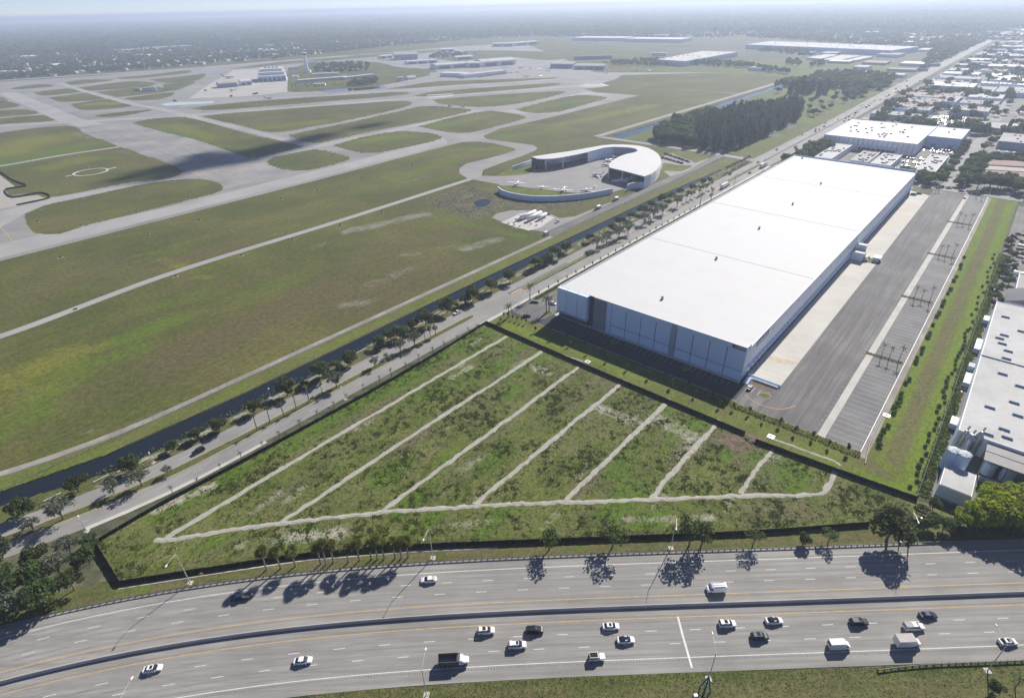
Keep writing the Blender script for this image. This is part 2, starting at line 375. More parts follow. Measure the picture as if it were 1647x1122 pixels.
def strip(mb, L, o0, o1, z):
    """sheet between two offsets of a line (left positive)"""
    nn = normals(L); vs = []
    for p, n in zip(L, nn):
        a, b_ = p + n * o0, p + n * o1; vs += [(a.x, a.y, z), (b_.x, b_.y, z)]
    mb.add(vs, [(2 * i, 2 * i + 2, 2 * i + 3, 2 * i + 1) if o1 > o0 else (2 * i + 1, 2 * i + 3, 2 * i + 2, 2 * i) for i in range(len(L) - 1)]); return mb
def sweep(mb, L, prof):
    """a cross-section (offset, z) swept along a line"""
    nn = normals(L); rings = []
    for p, n in zip(L, nn): rings.append([(p.x + n.x * o, p.y + n.y * o, z) for o, z in prof])
    return mb.loft(rings)
def upward(mb):
    """turn sheet faces to look up"""
    out = []
    for f in mb.f:
        a, b_, c = (Vector(mb.v[f[k]]) for k in range(3))
        out.append(f if (b_ - a).cross(c - a).z >= 0 else tuple(reversed(f)))
    mb.f = out; return mb
def sheet(name, pts, z, mat, parent=None, kind='structure', rounded=False, holes=()):
    pl = [Vector((p[0], p[1], 0)) for p in pts]
    if rounded: pl = smooth_line(pl + [pl[0]], 6.0)[:-1]
    polys = [pl] + [[Vector((p[0], p[1], 0)) for p in h] for h in holes]
    vs = [(p.x, p.y, z) for q in polys for p in q]
    mb = MB().add(vs, tessellate_polygon(polys))
    o = upward(mb).build(name, mat, parent)
    if kind and parent is None: o['kind'] = kind
    return o
def px(*pts): return [G(x, y) for x, y in pts]
def uvp(*pts): return [W(u, v) for u, v in pts]
def inside(poly, X, Y):
    res = np.zeros(X.shape, bool); n = len(poly); j = n - 1
    for i in range(n):
        xi, yi, xj, yj = poly[i][0], poly[i][1], poly[j][0], poly[j][1]
        if yi != yj:
            c = ((yi > Y) != (yj > Y)) & (X < (xj - xi) * (Y - yi) / (yj - yi) + xi); res ^= c
        j = i
    return res
def turf(name, poly, z, mat, cell, strokes, parent=None, grid=False):
    """sheet of cells inside an outline carrying surveyed patch weights; strokes: (attr, p, q, half width m, weight)"""
    if grid: poly = [to_uv(p) for p in poly]
    xs = [p[0] for p in poly]; ys = [p[1] for p in poly]
    nx, ny = int((max(xs) - min(xs)) / cell) + 2, int((max(ys) - min(ys)) / cell) + 2
    gx = min(xs) + np.arange(nx) * cell; gy = min(ys) + np.arange(ny) * cell
    X, Y = np.meshgrid(gx, gy)
    keep = inside(poly, X[:-1, :-1] + cell / 2, Y[:-1, :-1] + cell / 2)
    idx = np.arange(nx * ny).reshape(ny, nx)
    F = np.stack([idx[:-1, :-1][keep], idx[:-1, 1:][keep], idx[1:, 1:][keep], idx[1:, :-1][keep]], 1)
    used = np.unique(F); remap = np.zeros(nx * ny, int); remap[used] = np.arange(len(used)); F = remap[F]
    gxv, gyv = X.ravel()[used], Y.ravel()[used]
    if grid: gxv, gyv = WO.x + AX.x * gxv + LX.x * gyv, WO.y + AX.y * gxv + LX.y * gyv
    V = np.stack([gxv, gyv, np.full(len(used), z)], 1)
    o = mesh_np(name, V, F, mat, parent)
    if parent is None: o['kind'] = 'structure'
    for attr in ('lush', 'dry', 'sand', 'yellow'):
        w = np.zeros(len(V))
        for (a, p, q, hw, k) in strokes:
            if a != attr: continue
            px_, py_ = p[0], p[1]; dx, dy = q[0] - px_, q[1] - py_; L2 = dx * dx + dy * dy + 1e-9
            t = np.clip(((V[:, 0] - px_) * dx + (V[:, 1] - py_) * dy) / L2, 0, 1)
            d = np.hypot(V[:, 0] - px_ - t * dx, V[:, 1] - py_ - t * dy)
            s = np.clip(1 - (d - hw * 0.3) / hw, 0, 1); w = np.maximum(w, k * s * s * (3 - 2 * s))
        at = o.data.attributes.new(attr, 'FLOAT', 'POINT'); at.data.foreach_set('value', w.astype(np.float32))
    return o
ORD = ['first', 'second', 'third', 'fourth', 'fifth', 'sixth', 'seventh', 'eighth', 'ninth', 'tenth', 'eleventh', 'twelfth', 'thirteenth', 'fourteenth', 'fifteenth', 'sixteenth', 'seventeenth', 'eighteenth', 'nineteenth', 'twentieth']
def nth(k):
    if k < 20: return ORD[k]
    tens = ['', '', 'twenty', 'thirty', 'forty', 'fifty', 'sixty', 'seventy', 'eighty', 'ninety']
    n = k + 1
    if n % 10 == 0: return tens[n // 10][:-1] + 'ieth'
    return tens[n // 10] + '-' + ORD[n % 10 - 1]
m, nt, b = nmat('wheel_track')
nt.links.new(ramp(nt, noise(nt, coords(nt, 0.0, (0.05, 1.2, 1)), 1.0, 4, 0.6), [(0.3, (0.19, 0.185, 0.18)), (0.55, (0.25, 0.245, 0.238)), (0.75, (0.3, 0.294, 0.285))]), b.inputs['Base Color'])
b.inputs['Roughness'].default_value = 0.85
M['wheeltrack'] = m
M['leaf_fan'] = leafmat('fan_palm_leaf', (0.1, 0.115, 0.03), (0.16, 0.175, 0.048), (0.23, 0.24, 0.075), tl=.45)
M['shade_steel'] = simple('shade_toned_steel', (0.2, 0.2, 0.195), 0.6, 0.2, 0.8, metal=.2)  # guard rail steel toned down; shade of its near side put into the colour
M['drystalk'] = simple('dry_stalk', (0.34, 0.31, 0.23), 0.9, 0.2, 0.6)
M['seam'] = simple('roof_seam_grey', (0.6, 0.61, 0.64), 0.7, 0.05, 0.3)
M['rust'] = simple('rust_stained_concrete', (0.52, 0.43, 0.33), 0.85, 0.15, 0.3)
M['tailblue'] = simple('dark_blue_tail', (0.05, 0.07, 0.12), 0.4, 0.1, 0.5); M['scrub'] = wornpave('scrub_soil', (0.12, 0.115, 0.065), (0.09, 0.088, 0.05), (0.17, 0.165, 0.08), 0.3, 0.3, 1.2, 0.06); M['scrubleaf'] = leafmat('scrub_leaf', (0.09, 0.088, 0.05), (0.125, 0.12, 0.065), (0.16, 0.155, 0.085), tl=.6)
M['meadow'] = grassmat('meadow_grass', [(0.085, 0.115, 0.028), (0.115, 0.145, 0.035), (0.145, 0.165, 0.045)], (0.14, 0.13, 0.055), (0.4, 0.38, 0.33), (0.25, 0.27, 0.06), rad(-48), 0.5, (0.13, 0.2, 0.03), 0.4, 0.015)
M['cloudmat'] = simple('cloud_white', (0.9, 0.9, 0.9), 1.0, 0.01, 0.01)
M['skid'] = simple('skid_rubber', (0.13, 0.128, 0.125), 0.8, 0.5, 0.7)

# ================================================================== GROUND AND WATER
def du(v): return -0.0026 * (v + 175) ** 2 if v < -175 else 0.0
def road_line(u, v0, v1, step=12.0):
    n = max(2, int(abs(v1 - v0) / step)); return [W(u + du(v0 + (v1 - v0) * i / n), v0 + (v1 - v0) * i / n) for i in range(n + 1)]
CAN_N = [(-66.3, -300), (-66.3, -240), (-66.3, -205), (-65.8, -150), (-66, -100), (-66.8, -30), (-66.8, 60), (-66.2, 150), (-65.8, 230), (-62.8, 300), (-60.8, 350)]
CAN_S = [(-58.0, 350), (-57.5, 300), (-58.5, 140), (-57.2, 40), (-57.4, -40), (-56.6, -80), (-53.6, -110), (-53.2, -150), (-52.5, -205), (-52.0, -240), (-51.0, -300)]
canal_ring = [W(u + du(v), v) for u, v in CAN_N + CAN_S]
CAN2_W, CAN2_E = -241.0, -224.0
canal2_ring = uvp((CAN2_W, 428), (CAN2_W - 1, 760), (CAN2_W - 2, 1168), (CAN2_E - 7, 1168), (CAN2_E - 3, 760), (CAN2_E, 428))
R0 = 45000.0
sheet('ground', [(-R0, -R0), (R0, -R0), (R0, R0), (-R0, R0)], 0.0, 'ground', holes=[canal_ring, canal2_ring])
def canal(ring, name):
    c = Vector((0, 0, 0)); n = len(ring)
    half = n // 2
    inner = []
    for i, p in enumerate(ring):      # bank foot: towards the opposite side
        q = ring[n - 1 - i]; d = (q - p); L = d.length
        inner.append(p + d / L * min(.9, 0.3 * L))
    mb = MB()
    for i in range(n):
        a, b_, c2, d2 = ring[i], ring[(i + 1) % n], inner[(i + 1) % n], inner[i]
        mb.add([(a.x, a.y, 0), (b_.x, b_.y, 0), (c2.x, c2.y, -1.2), (d2.x, d2.y, -1.2)], [(0, 1, 2, 3)])
    bank = upward(mb).build(name + '_bank', 'verge'); bank['kind'] = 'structure'
    mb = MB().add([(p.x, p.y, -.32) for p in ring], tessellate_polygon([[Vector((p.x, p.y, 0)) for p in ring]]))
    w = upward(mb).build(name + '_water', 'water'); w['kind'] = 'structure'
canal(canal_ring, 'canal'); canal(canal2_ring, 'forest_canal')

# ------------------------------------------------------------------ airfield turf with surveyed patches
def st(attr, x1, y1, x2, y2, hw, k=1.0): return (attr, G(x1, y1), G(x2, y2), hw, k)
air_strokes = [
    st('lush', -60, 500, 550, 322, 3.2, .55), st('yellow', -60, 494, 550, 317, 2.4, .45), st('dry', -60, 512, 550, 335, 4.5, .7), st('dry', -60, 545, 550, 350, 5, .55), st('lush', 100, 470, 300, 400, 9, .4), st('lush', 330, 430, 560, 345, 7, .5), st('lush', 380, 480, 470, 450, 12, .5), st('yellow', 0, 640, 60, 600, 20, .5),
    st('lush', 195, 548, 280, 515, 9, 1.0), st('lush', 120, 590, 230, 560, 8, .8), st('lush', 60, 640, 120, 600, 14, .7), st('lush', 0, 690, 60, 660, 12, .8), st('lush', 240, 495, 340, 470, 10, .5),
    st('yellow', 20, 610, 110, 570, 14, .8), st('yellow', 90, 580, 160, 558, 8, .6), st('yellow', 260, 418, 295, 430, 6, .9), st('lush', 235, 408, 260, 405, 5, .6), st('yellow', 320, 445, 335, 447, 4, .7),
    st('dry', 300, 570, 520, 470, 22, .9), st('dry', 420, 520, 560, 470, 20, .8), st('dry', 560, 500, 700, 430, 25, .7), st('dry', 250, 600, 350, 610, 14, .5), st('dry', 60, 470, 200, 420, 14, .6), st('dry', 260, 425, 420, 390, 10, .7),
    st('dry', 20, 460, 300, 380, 5, .5), st('dry', 450, 520, 620, 400, 30, .5), st('dry', 600, 400, 780, 370, 18, .6),
    st('sand', 560, 372, 680, 345, 9, .8), st('sand', 660, 350, 690, 345, 5, .8), st('sand', 750, 400, 800, 385, 8, .72), st('sand', 620, 450, 660, 430, 7, .62), st('sand', 560, 490, 590, 485, 8, .58), st('sand', 650, 410, 670, 408, 5, .6), st('sand', 700, 400, 730, 395, 5, .5),
    st('sand', 590, 465, 600, 455, 8, .5), st('sand', 500, 400, 520, 392, 6, .5), st('sand', 140, 695, 160, 690, 3, .65), st('sand', 60, 750, 180, 705, 3.5, .45), st('sand', 200, 690, 260, 660, 3, .4), st('sand', 640, 295, 690, 284, 4, .55), st('sand', 600, 298, 640, 300, 3, .45),
    st('lush', 640, 285, 740, 255, 10, .9), st('lush', 740, 240, 820, 238, 10, 1.0), st('yellow', 690, 260, 800, 236, 8, .5), st('lush', 560, 310, 660, 290, 9, .5), st('dry', 650, 270, 740, 245, 6, .7),
    st('lush', 800, 220, 900, 210, 18, .8), st('yellow', 900, 200, 1050, 170, 20, .8), st('dry', 830, 210, 960, 185, 8, .6), st('yellow', 780, 215, 850, 200, 10, .6),
    st('dry', 690, 310, 790, 320, 12, .95), st('dry', 790, 330, 960, 335, 7, .8), st('lush', 640, 300, 740, 283, 5, .6), st('lush', 700, 350, 840, 380, 6, .7), st('yellow', 940, 345, 1000, 325, 4, .7), st('sand', 700, 320, 760, 345, 3, .3),
    st('sand', 1100, 145, 1180, 150, 22, .55), st('sand', 1010, 138, 1050, 134, 18, .5), st('dry', 1050, 150, 1200, 135, 30, .6), st('sand', 1120, 165, 1230, 140, 5, .6),
]
AIR = [G(-420, 175), G(-200, 150), G(0, 129), G(150, 118), G(300, 106), G(450, 94), G(620, 76), G(790, 62), G(880, 58), G(930, 74), G(1010, 80), G(1180, 112), W(-243, 1175), W(-242, 760), W(-241, 428),
       W(-98, 425), W(-80, 400), W(-78, 60), W(-78, -150), W(-84, -205), W(-90, -235), W(-110, -280), W(-300, -330), W(-460, -260)]
near_cut = [W(-74, 420), W(-74, 60), W(-74, -150), W(-74.5, -205), W(-82, -235), W(-100, -280), W(-330, -330), W(-330, 90), W(-240, 420)]
turf('airfield', AIR, 0.02, 'airfield', 9.0, air_strokes)
turf('airfield_near', near_cut, 0.035, 'airfield', 3.0, air_strokes, grid=True)

# ------------------------------------------------------------------ runways, taxiways and the grass between them
P1 = px((-200, 472), (-60, 436), (0, 420), (140, 384.5), (280, 349), (420, 313), (550, 279.5), (650, 252.5), (743, 228.6), (770, 228), (795, 231), (826, 238.5), (830, 241.5), (804, 250), (750, 263.4), (739, 271), (739, 279), (752, 287),
        (775, 291), (775, 281), (777, 273.5), (804, 263.4), (850, 247), (862, 241.5), (864, 237.5), (857, 233.4), (817, 228.4), (782, 223.4), (777, 219), (804, 207), (837, 200), (894, 187), (960, 170.5), (1027.5, 153.8), (1000, 151.5), (960, 149), (938, 143), (975, 140), (967, 134.5), (990, 128), (1000, 122), (960, 118),
        (900, 92), (850, 73), (800, 71), (720, 76), (620, 85), (550, 89.5), (450, 97.5), (300, 110), (150, 122.5), (0, 132), (-60, 137), (-200, 155))
sheet('runway_pavement', P1, 0.07, 'runway')
ISL = [
 [(40,345),(75,330),(140,316),(230,297),(300,288),(340,291),(358,300),(352,308),(330,315),(230,340),(140,362),(100,375),(60,375),(45,362)],
 [(430,260.3),(444,252.7),(498.6,241.7),(520,242.8),(559.8,252.7),(558.7,258),(531,265.8),(498.6,273.4),(466,273.4),(437.4,265.8)],
 [(538,234),(560,227),(593,219),(640,212),(683,213.5),(709,220),(697,227),(633,241),(597,246),(571,243.5),(548,238)],
 [(675,203.7),(737,187),(784,179),(817,182),(844,187.7),(840,192),(790,205.4),(750,213.7),(710,211)],
 [(830,176.3),(884,162),(930,153.6),(974,157),(951,165.3),(894,180.3),(850,181)],
 [(697,160.3),(780,154),(894,147),(904,150.3),(850,163.6),(780,172),(710,167)],
 [(328,187),(367,182.7),(476.7,174),(560,168),(640,163),(662,166),(640,175),(553,194.8),(500,204),(465.8,211),(430,212),(389,202.4),(352,193.7)],
 [(463.6,217.7),(553,199),(638,180.5),(684,171),(735,174),(757,177),(737,184),(677,197),(600,211),(550,222),(520,228.6),(505,229.7),(477,223)],
 [(213,198),(240,192.5),(300,189.5),(389,213),(455,228.6),(485.5,235),(455,244),(415.5,252.7),(396,251.6),(356,238.5),(313,224),(262,212)],
 [(-160,236),(-60,222),(0,214),(54.6,206.6),(113,203),(138,215.7),(191,235.7),(253,257.6),(291,274),(290.5,279),(277,285),(200,295),(133.6,308.4),(83,317),(0,322),(-60,330),(-160,345)],
 [(-80,150),(0,157),(12,163),(31,170),(0,175.6),(-80,184)], [(-80,190),(0,178.3),(40,176.5),(58,183),(0,188.4),(-80,197)], [(-80,202),(0,191),(73,185.6),(85.6,194),(0,200),(-80,208)],
 [(18,143),(30,140),(64,135.5),(87.4,138.3),(54.6,142),(27,144)], [(98.4,134.6),(127.5,129),(175,128.3),(178.5,130),(116.6,136.4)],
 [(187.6,125.5),(240,120.5),(300,113.7),(300,118),(237,124.6),(200,127.3)], [(53,149),(102,143),(116.6,143.7),(129,148),(73,153.8)],
 [(127.5,141),(209.5,131),(251,134.6),(215,141),(155,145.6),(135,144.6)], [(78,157.4),(142,150),(169.4,158.3),(105.6,163.8)],
 [(155,148.3),(213,141.5),(240,138),(269.6,146.5),(197,155.6),(182,154.7)], [(200,158),(277,149),(262,159),(218.6,162)], [(113,168),(173,160),(209.5,169),(197,173),(136.6,177.4)],
 [(151,187.4),(173,183),(242,176.5),(228,181),(182,188.4)], [(240,128.5),(300,122),(330,119),(315,130),(270,133.5)], [(263,135.5),(312,132),(300,139),(280,146),(265,144)],
 [(308,175),(345,169),(420,162.5),(500,157),(640,148.5),(640,153.5),(455,169),(346,177)], [(665,154),(717,146),(884,134.5),(890,138),(800,147),(690,155)],
 [(365,111.5),(480,96.5),(600,87.5),(700,80.5),(690,85),(600,92),(480,102),(400,109.5)],
 [(463,110),(520,100),(600,100),(640,108),(690,112),(700,118),(622,136),(560,143),(470,148),(462,135)],
 [(622,143),(700,131.5),(760,128.5),(850,126.5),(898,125.7),(850,131),(750,135.5),(660,142)],
 [(700,95),(760,82),(900,84),(930,90),(880,97),(820,92),(740,98)],
]
isl_strokes = [
    st('lush', 20, 260, 140, 235, 40, .9), st('yellow', 10, 245, 60, 225, 45, .9), st('yellow', 60, 235, 120, 215, 40, .6), st('yellow', 80, 270, 130, 258, 25, .7), st('lush', 160, 255, 220, 250, 22, .6), st('yellow', 190, 285, 260, 275, 12, .6),
    st('lush', 250, 205, 330, 225, 25, .9), st('yellow', 280, 200, 340, 222, 18, .6), st('lush', 340, 235, 440, 240, 14, .6),
    st('lush', 570, 228, 660, 220, 20, .9), st('yellow', 590, 225, 650, 218, 12, .6), st('lush', 690, 205, 780, 190, 20, .8), st('yellow', 740, 195, 790, 185, 12, .6), st('dry', 740, 200, 790, 192, 8, .7),
    st('lush', 860, 172, 950, 160, 22, .8), st('yellow', 430, 205, 520, 195, 25, .7), st('dry', 400, 195, 480, 190, 35, .8), st('sand', 410, 193, 450, 188, 16, .5), st('dry', 500, 180, 620, 170, 30, .6),
    st('lush', 720, 165, 860, 155, 30, .6), st('yellow', 150, 168, 190, 166, 30, .9), st('yellow', 110, 155, 150, 152, 25, .6), st('dry', 100, 330, 240, 312, 7, .8), st('dry', 150, 325, 300, 300, 6, .6), st('lush', 240, 310, 320, 298, 7, .5),
    st('sand', -40, 330, 20, 318, 18, .9), st('sand', 120, 215, 145, 222, 14, .6), st('sand', 190, 243, 230, 250, 10, .5), st('dry', 150, 235, 240, 262, 14, .7), st('dry', 0, 160, 20, 166, 30, .9), st('sand', 0, 208, 50, 205, 8, .5),
    st('dry', 240, 130, 640, 165, 25, .3), st('dry', 455, 262, 540, 255, 8, .4),
]
for k, pts in enumerate(ISL):
    ring = smooth_line(px(*pts) + [G(*pts[0])], 8.0)[:-1]
    ww = max((a - b_).length for a in ring for b_ in ring[::3])
    cell = 3.0 if G(*pts[0]).length < 700 else 7.0
    sheet('grass_island', ring, 0.10, 'airfield')
    turf('grass_island_turf', ring, 0.115, 'airfield', cell, isl_strokes)
# old wide taxiway, apron and the rest of the paving, each a sheet of its own
sheet('disused_runway', px((112, 201), (215, 197.5), (262, 212), (313, 224), (356, 238.5), (396, 251.8), (425, 258), (432, 266), (470, 276), (330, 312), (352, 306), (350, 297), (335, 290), (300, 288), (277, 286), (291, 276), (253, 257.6), (191, 235.7), (138, 215.7)), 0.09, 'oldpave')
sheet('taxiway_main', px((-160, 458), (0, 415), (280, 344.5), (550, 276), (660, 247), (720, 231), (715, 222), (640, 241), (560, 262), (420, 296), (280, 331), (0, 392), (-160, 432)), 0.085, 'taxi')
sheet('taxiway_inner', px((-160, 372), (-20, 346), (83, 318.5), (133, 310), (277, 287), (420, 254), (520, 231), (560, 222.5), (680, 197.5), (760, 177.5), (800, 178), (830, 176), (880, 162), (940, 148), (980, 152), (930, 152), (880, 166), (845, 184), (790, 178), (735, 186), (672, 203), (540, 233), (440, 252), (300, 287), (230, 296), (140, 315), (70, 331), (36, 346), (-60, 400), (-160, 420)), 0.088, 'taxi')
mb = MB(); strip(mb, smooth_line(px((-160, 578), (0, 541), (280, 438), (550, 354), (760, 287))), -3.4, 3.4, 0.095); upward(mb).build('airside_road', 'taxi')['kind'] = 'structure'
mb = MB(); strip(mb, smooth_line(px((-100, 283), (0, 267.5), (100, 250), (192, 236.5))), -4, 4, 0.165); upward(mb).build('narrow_taxiway', 'taxi')['kind'] = 'structure'
for kz, (nm, l, hw) in enumerate((('far_runway_line', [(-60, 133.5), (0, 129.6), (300, 110.5), (560, 90.5)], 14), ('cross_runway', [(-80, 209), (0, 203), (150, 194.5), (300, 186), (480, 172.5), (700, 155.5), (935, 138)], 9), ('far_taxiway', [(-60, 151), (0, 147.5), (100, 140), (230, 128), (320, 118.5)], 6), ('apron_taxiway', [(290, 172), (420, 160), (560, 151), (700, 141), (900, 127)], 7),
                  ('cross_taxiway', [(98, 134), (130, 145), (170, 156), (215, 168), (260, 176), (305, 187), (400, 210), (490, 233)], 7), ('wide_taxiway', [(10, 149), (60, 170), (110, 192), (150, 202)], 16))):
    mb = MB(); strip(mb, smooth_line(px(*l)), -hw, hw, 0.12 + kz * .007); upward(mb).build(nm, 'taxi')['kind'] = 'structure'
sheet('terminal_apron', px((304, 158.7), (330, 140), (376, 113), (411, 112), (440, 118), (463, 124), (462, 148), (430, 152), (389, 155.6)), 0.17, 'apron')
sheet('north_apron', px((700, 131), (690, 118), (720, 113), (800, 108), (890, 112), (960, 117), (1040, 117), (1160, 117), (1000, 121), (900, 125)), 0.18, 'ramp')
sheet('teal_apron_marking', px((258, 168), (275, 165), (345, 163), (343, 166), (268, 171)), 0.2, 'teal_paint')
# painted runway marks
def bar(mb, p, q, w, z): strip(mb, [G(*p), G(*q)], -w / 2, w / 2, z)
mb = MB(); bar(mb, (687, 153.6), (728, 151.2), 7, .22); bar(mb, (689, 157.2), (729, 154.4), 7, .22)
sheet('runway_end_block', px((928, 139.5), (940, 135), (965, 134.8), (975, 138.5), (945, 141)), 0.2, 'apron')
bar(mb, (966, 134.8), (979, 138.6), 5, .23)
upward(mb).build('runway_bars', 'white_paint')['kind'] = 'structure'
mb = MB(); strip(mb, smooth_line(px((300, 283.5), (330, 278), (400, 266), (436, 267))), -.5, .5, .16); strip(mb, smooth_line(px((360, 281), (378, 278))), -.9, .9, .17); strip(mb, smooth_line(px((383, 277), (402, 273))), -.9, .9, .17)
upward(mb).build('hold_line', 'orange_paint')['kind'] = 'structure'
mb = MB(); strip(mb, smooth_line(px((0, 365), (10, 376), (22, 391))), -.35, .35, .16); upward(mb).build('taxi_centre_line', 'yellow_paint')['kind'] = 'structure'
# worn joints of the disused runway
mb = MB()
for a, b_ in (((130, 203), (330, 290)), ((150, 200), (360, 285)), ((180, 199), (400, 280)), ((170, 225), (300, 213)), ((230, 245), (360, 240)), ((300, 262), (420, 262))):
    strip(mb, [G(*a), G(*b_)], -.25, .25, .1)
upward(mb).build('pavement_joints', 'court')['kind'] = 'structure'
# segmented circle: every white slab of the ring is a slab
ring = tag(empty('segmented_circle', G(146, 277)), 'white segmented circle of slabs laid on the airfield grass', 'marker')
for k in range(18):
    a = 2 * math.pi * (k + .5) / 18; c = G(146, 277); e1 = G(173, 274) - c; e2 = G(150, 271.5) - c
    rr = (e1.length + G(119, 280).lerp(c, 0).length * 0 + e1.length) / 2
    p = Vector((math.cos(a), math.sin(a), 0)) * rr
    MB().box(p.x, p.y, 0.12, 1.8, 6.6, 0.25, a).build('slab', 'white_paint', ring)
for a_, b_ in (((105, 284.5), (116, 282.5)), ((172, 273), (187, 269.5))):
    p = (G(*a_) + G(*b_)) / 2 - G(146, 277); d = G(*b_) - G(*a_)
    MB().box(p.x, p.y, 0.12, d.length, 1.6, 0.25, math.atan2(d.y, d.x)).build('slab', 'white_paint', ring)
mb = MB().tube([(0, 0, 0), (0, 0, 6)], 0.12).build('mast', 'pole', ring); MB().tube([(0, 0, 6), (-2.5, 1, 5.6)], [0.5, 0.25], 8).build('windsock', 'orange_paint', ring)
# silt fence of the works at the airfield's left edge
def fabric_fence(name, pts, h, label, cat='fence', post_step=3.0, mat='fabric', thick=0.06, lean=0.0, parent=None):
    L = smooth_line(pts, 6.0) if len(pts) > 2 and parent is None else [Vector((p[0], p[1], 0)) for p in pts]
    base = L[0]; L = [p - base for p in L]
    root = empty(name, base)
    tag(root, label, cat)
    mb = MB(); rings = []
    # resample with a little sag between posts
    acc = []; 
    for i in range(len(L) - 1):
        n = max(1, int((L[i + 1] - L[i]).length / (post_step / 2)))
        acc += [L[i].lerp(L[i + 1], k / n) for k in range(n)]
    acc.append(L[-1]); nn = normals(acc)
    for i, (p, n) in enumerate(zip(acc, nn)):
        hh = h * (1 - (0.05 if i % 2 else 0.0)) + random.uniform(-.05, .03) * h; w = random.uniform(-.06, .06)
        rings.append([(p.x + n.x * (o + (w if zz > 0 else 0)), p.y + n.y * (o + (w if zz > 0 else 0)), zz) for o, zz in ((-thick / 2, -.1), (thick / 2, -.1), (thick / 2, hh), (-thick / 2, hh))])
    mb.loft(rings); mb.build('fabric', mat, root)
    pm = MB()
    for i in range(0, len(acc), 2):
        p = acc[i]; pm.box(p.x, p.y, -.1, .09, .09, h + .18, 0)
    o = pm.build('posts', 'wood', root); o['kind'] = 'stuff'
    return root
fabric_fence('works_fence', px((-8, 272), (5, 280), (22, 291), (43, 300), (10, 305), (22, 318), (65, 311), (80, 319), (27, 331)), 1.6, 'low black fence zigzagging beside bare sand at the airfield edge')
sheet('works_sand', px((-60, 290), (-20, 276), (0, 282), (24, 300), (8, 306), (20, 319), (60, 314), (76, 320), (27, 332), (-60, 345)), 0.13, 'gravel', rounded=False)

# ------------------------------------------------------------------ canal-side strips
mb = MB(); strip(mb, road_line(-78.4, -290, 95), -1.7, 1.7, 0.06); upward(mb).build('patrol_track', 'dirt')['kind'] = 'structure'
mb = MB(); strip(mb, road_line(-76.2, -290, 420), -.35, .35, 0.075); upward(mb).build('track_edge', 'court')['kind'] = 'structure'
berm = [W(-75.8 + du(v), v) for v in (-290, -240, -205, -150, -100, -30, 60, 150, 230, 300, 400)] + [W(u + du(v), v) for u, v in ((-60.5, 400), (-62, 345), (-63, 300), (-66, 230), (-66.4, 150), (-67, 60), (-67, -30), (-66.4, -100), (-66.2, -150), (-66.5, -205), (-66.5, -240), (-66.5, -290))]
sheet('canal_berm_base', berm, 0.025, 'lawn')
turf('canal_berm', berm, 0.05, 'lawn', 1.5, [('dry', W(-72, v), W(-70, v + 30), 5, .55) for v in range(-260, 380, 60)] + [('dry', W(-74, 100), W(-70, 380), 7, .8), ('lush', W(-71, -220), W(-70, 20), 4, .3), ('dry', W(-67.5, -200), W(-67.5, 380), 1.8, .6)], grid=True)
verge_n = [W(u + du(v), v) for u, v in ((-52, -290), (-52.5, -205), (-53.1, -150), (-53.5, -110), (-56.5, -80), (-57.3, -40), (-57.1, 40), (-58.4, 120), (-58.4, 200), (-57.4, 300), (-57.9, 352), (-60, 405))] + [W(-45.6 + du(v), v) for v in (405, 300, 200, 100, 0, -100, -175, -205, -235, -290)]
sheet('canal_verge_base', verge_n, 0.025, 'verge')
turf('canal_verge', verge_n, 0.05, 'verge', 1.5, [('sand', W(-52 + random.uniform(-2, 3), v), W(-51, v + 8), 2.0, .75) for v in range(-230, 380, 17)] + [('dry', W(-50, -280), W(-50, 380), 4, .8)], grid=True)
mb = MB()
for v in np.arange(-225, 360, 7.3):
    if random.random() < .8:
        u = (-51.2 if v < -100 else -54.4) + du(v) + random.uniform(-.3, .3); mb.box(*W(u, v)[:2], 0.0, .5, random.uniform(4, 6.5), .35, YAW)
o = mb.build('bank_rocks', 'concrete'); tag(o, kind='stuff')

# ------------------------------------------------------------------ canal road: two carriageways and a median
mb = MB(); strip(mb, road_line(-42.2, -330, 412), -4.0, 4.0, 0.08); upward(mb).build('canal_road_west', 'street')['kind'] = 'structure'
mb = MB(); strip(mb, road_line(-30.6, -330, 412), -3.9, 3.9, 0.085); upward(mb).build('canal_road_east', 'street')['kind'] = 'structure'
med = lambda v0, v1, um=-36.4, hw=1.75: [W(um - hw + du(v), v) for v in np.linspace(v0, v1, 16)] + [W(um + du(v1), v1 + 3)] + [W(um + hw + du(v), v) for v in np.linspace(v1, v0, 16)] + [W(um + du(v0), v0 - 3)]
def kerbed(name, ring, mat, strokes=(), cell=2.0, kh=0.14):
    sheet(name + '_kerb', ring, kh, 'concrete')
    c = sum((Vector(p) for p in ring), Vector()) / len(ring)
    mb = MB(); n = len(ring)
    for i in range(n):
        a, b_ = ring[i], ring[(i + 1) % n]; mb.add([(a.x, a.y, 0), (b_.x, b_.y, 0), (b_.x, b_.y, kh), (a.x, a.y, kh)], [(0, 1, 2, 3)])
    mb.build(name + '_kerb_face', 'concrete')['kind'] = 'structure'
    inn = []
    for i in range(n):
        d = (ring[(i + 1) % n] - ring[i - 1]); nn = Vector((-d.y, d.x, 0)).normalized(); s = 1 if nn.dot(c - ring[i]) > 0 else -1
        inn.append(ring[i] + nn * s * .22)
    return sheet(name, inn, kh + .025, mat)
kerbed('median', med(-230, -33), 'verge'); kerbed('median_north', med(14, 118, -37.6, 1.1), 'lawn'); kerbed('median_trees', med(128, 252, -37.2, 2.0), 'dirt'); kerbed('median_far', med(300, 400, -38, 0.9), 'lawn')
mb = MB(); strip(mb, road_line(-36.4, -37, 12), -2.2, 2.2, 0.09); strip(mb, road_line(-36.4, 255, 300), -2.2, 2.2, 0.09); upward(mb).build('median_break', 'street')['kind'] = 'structure'
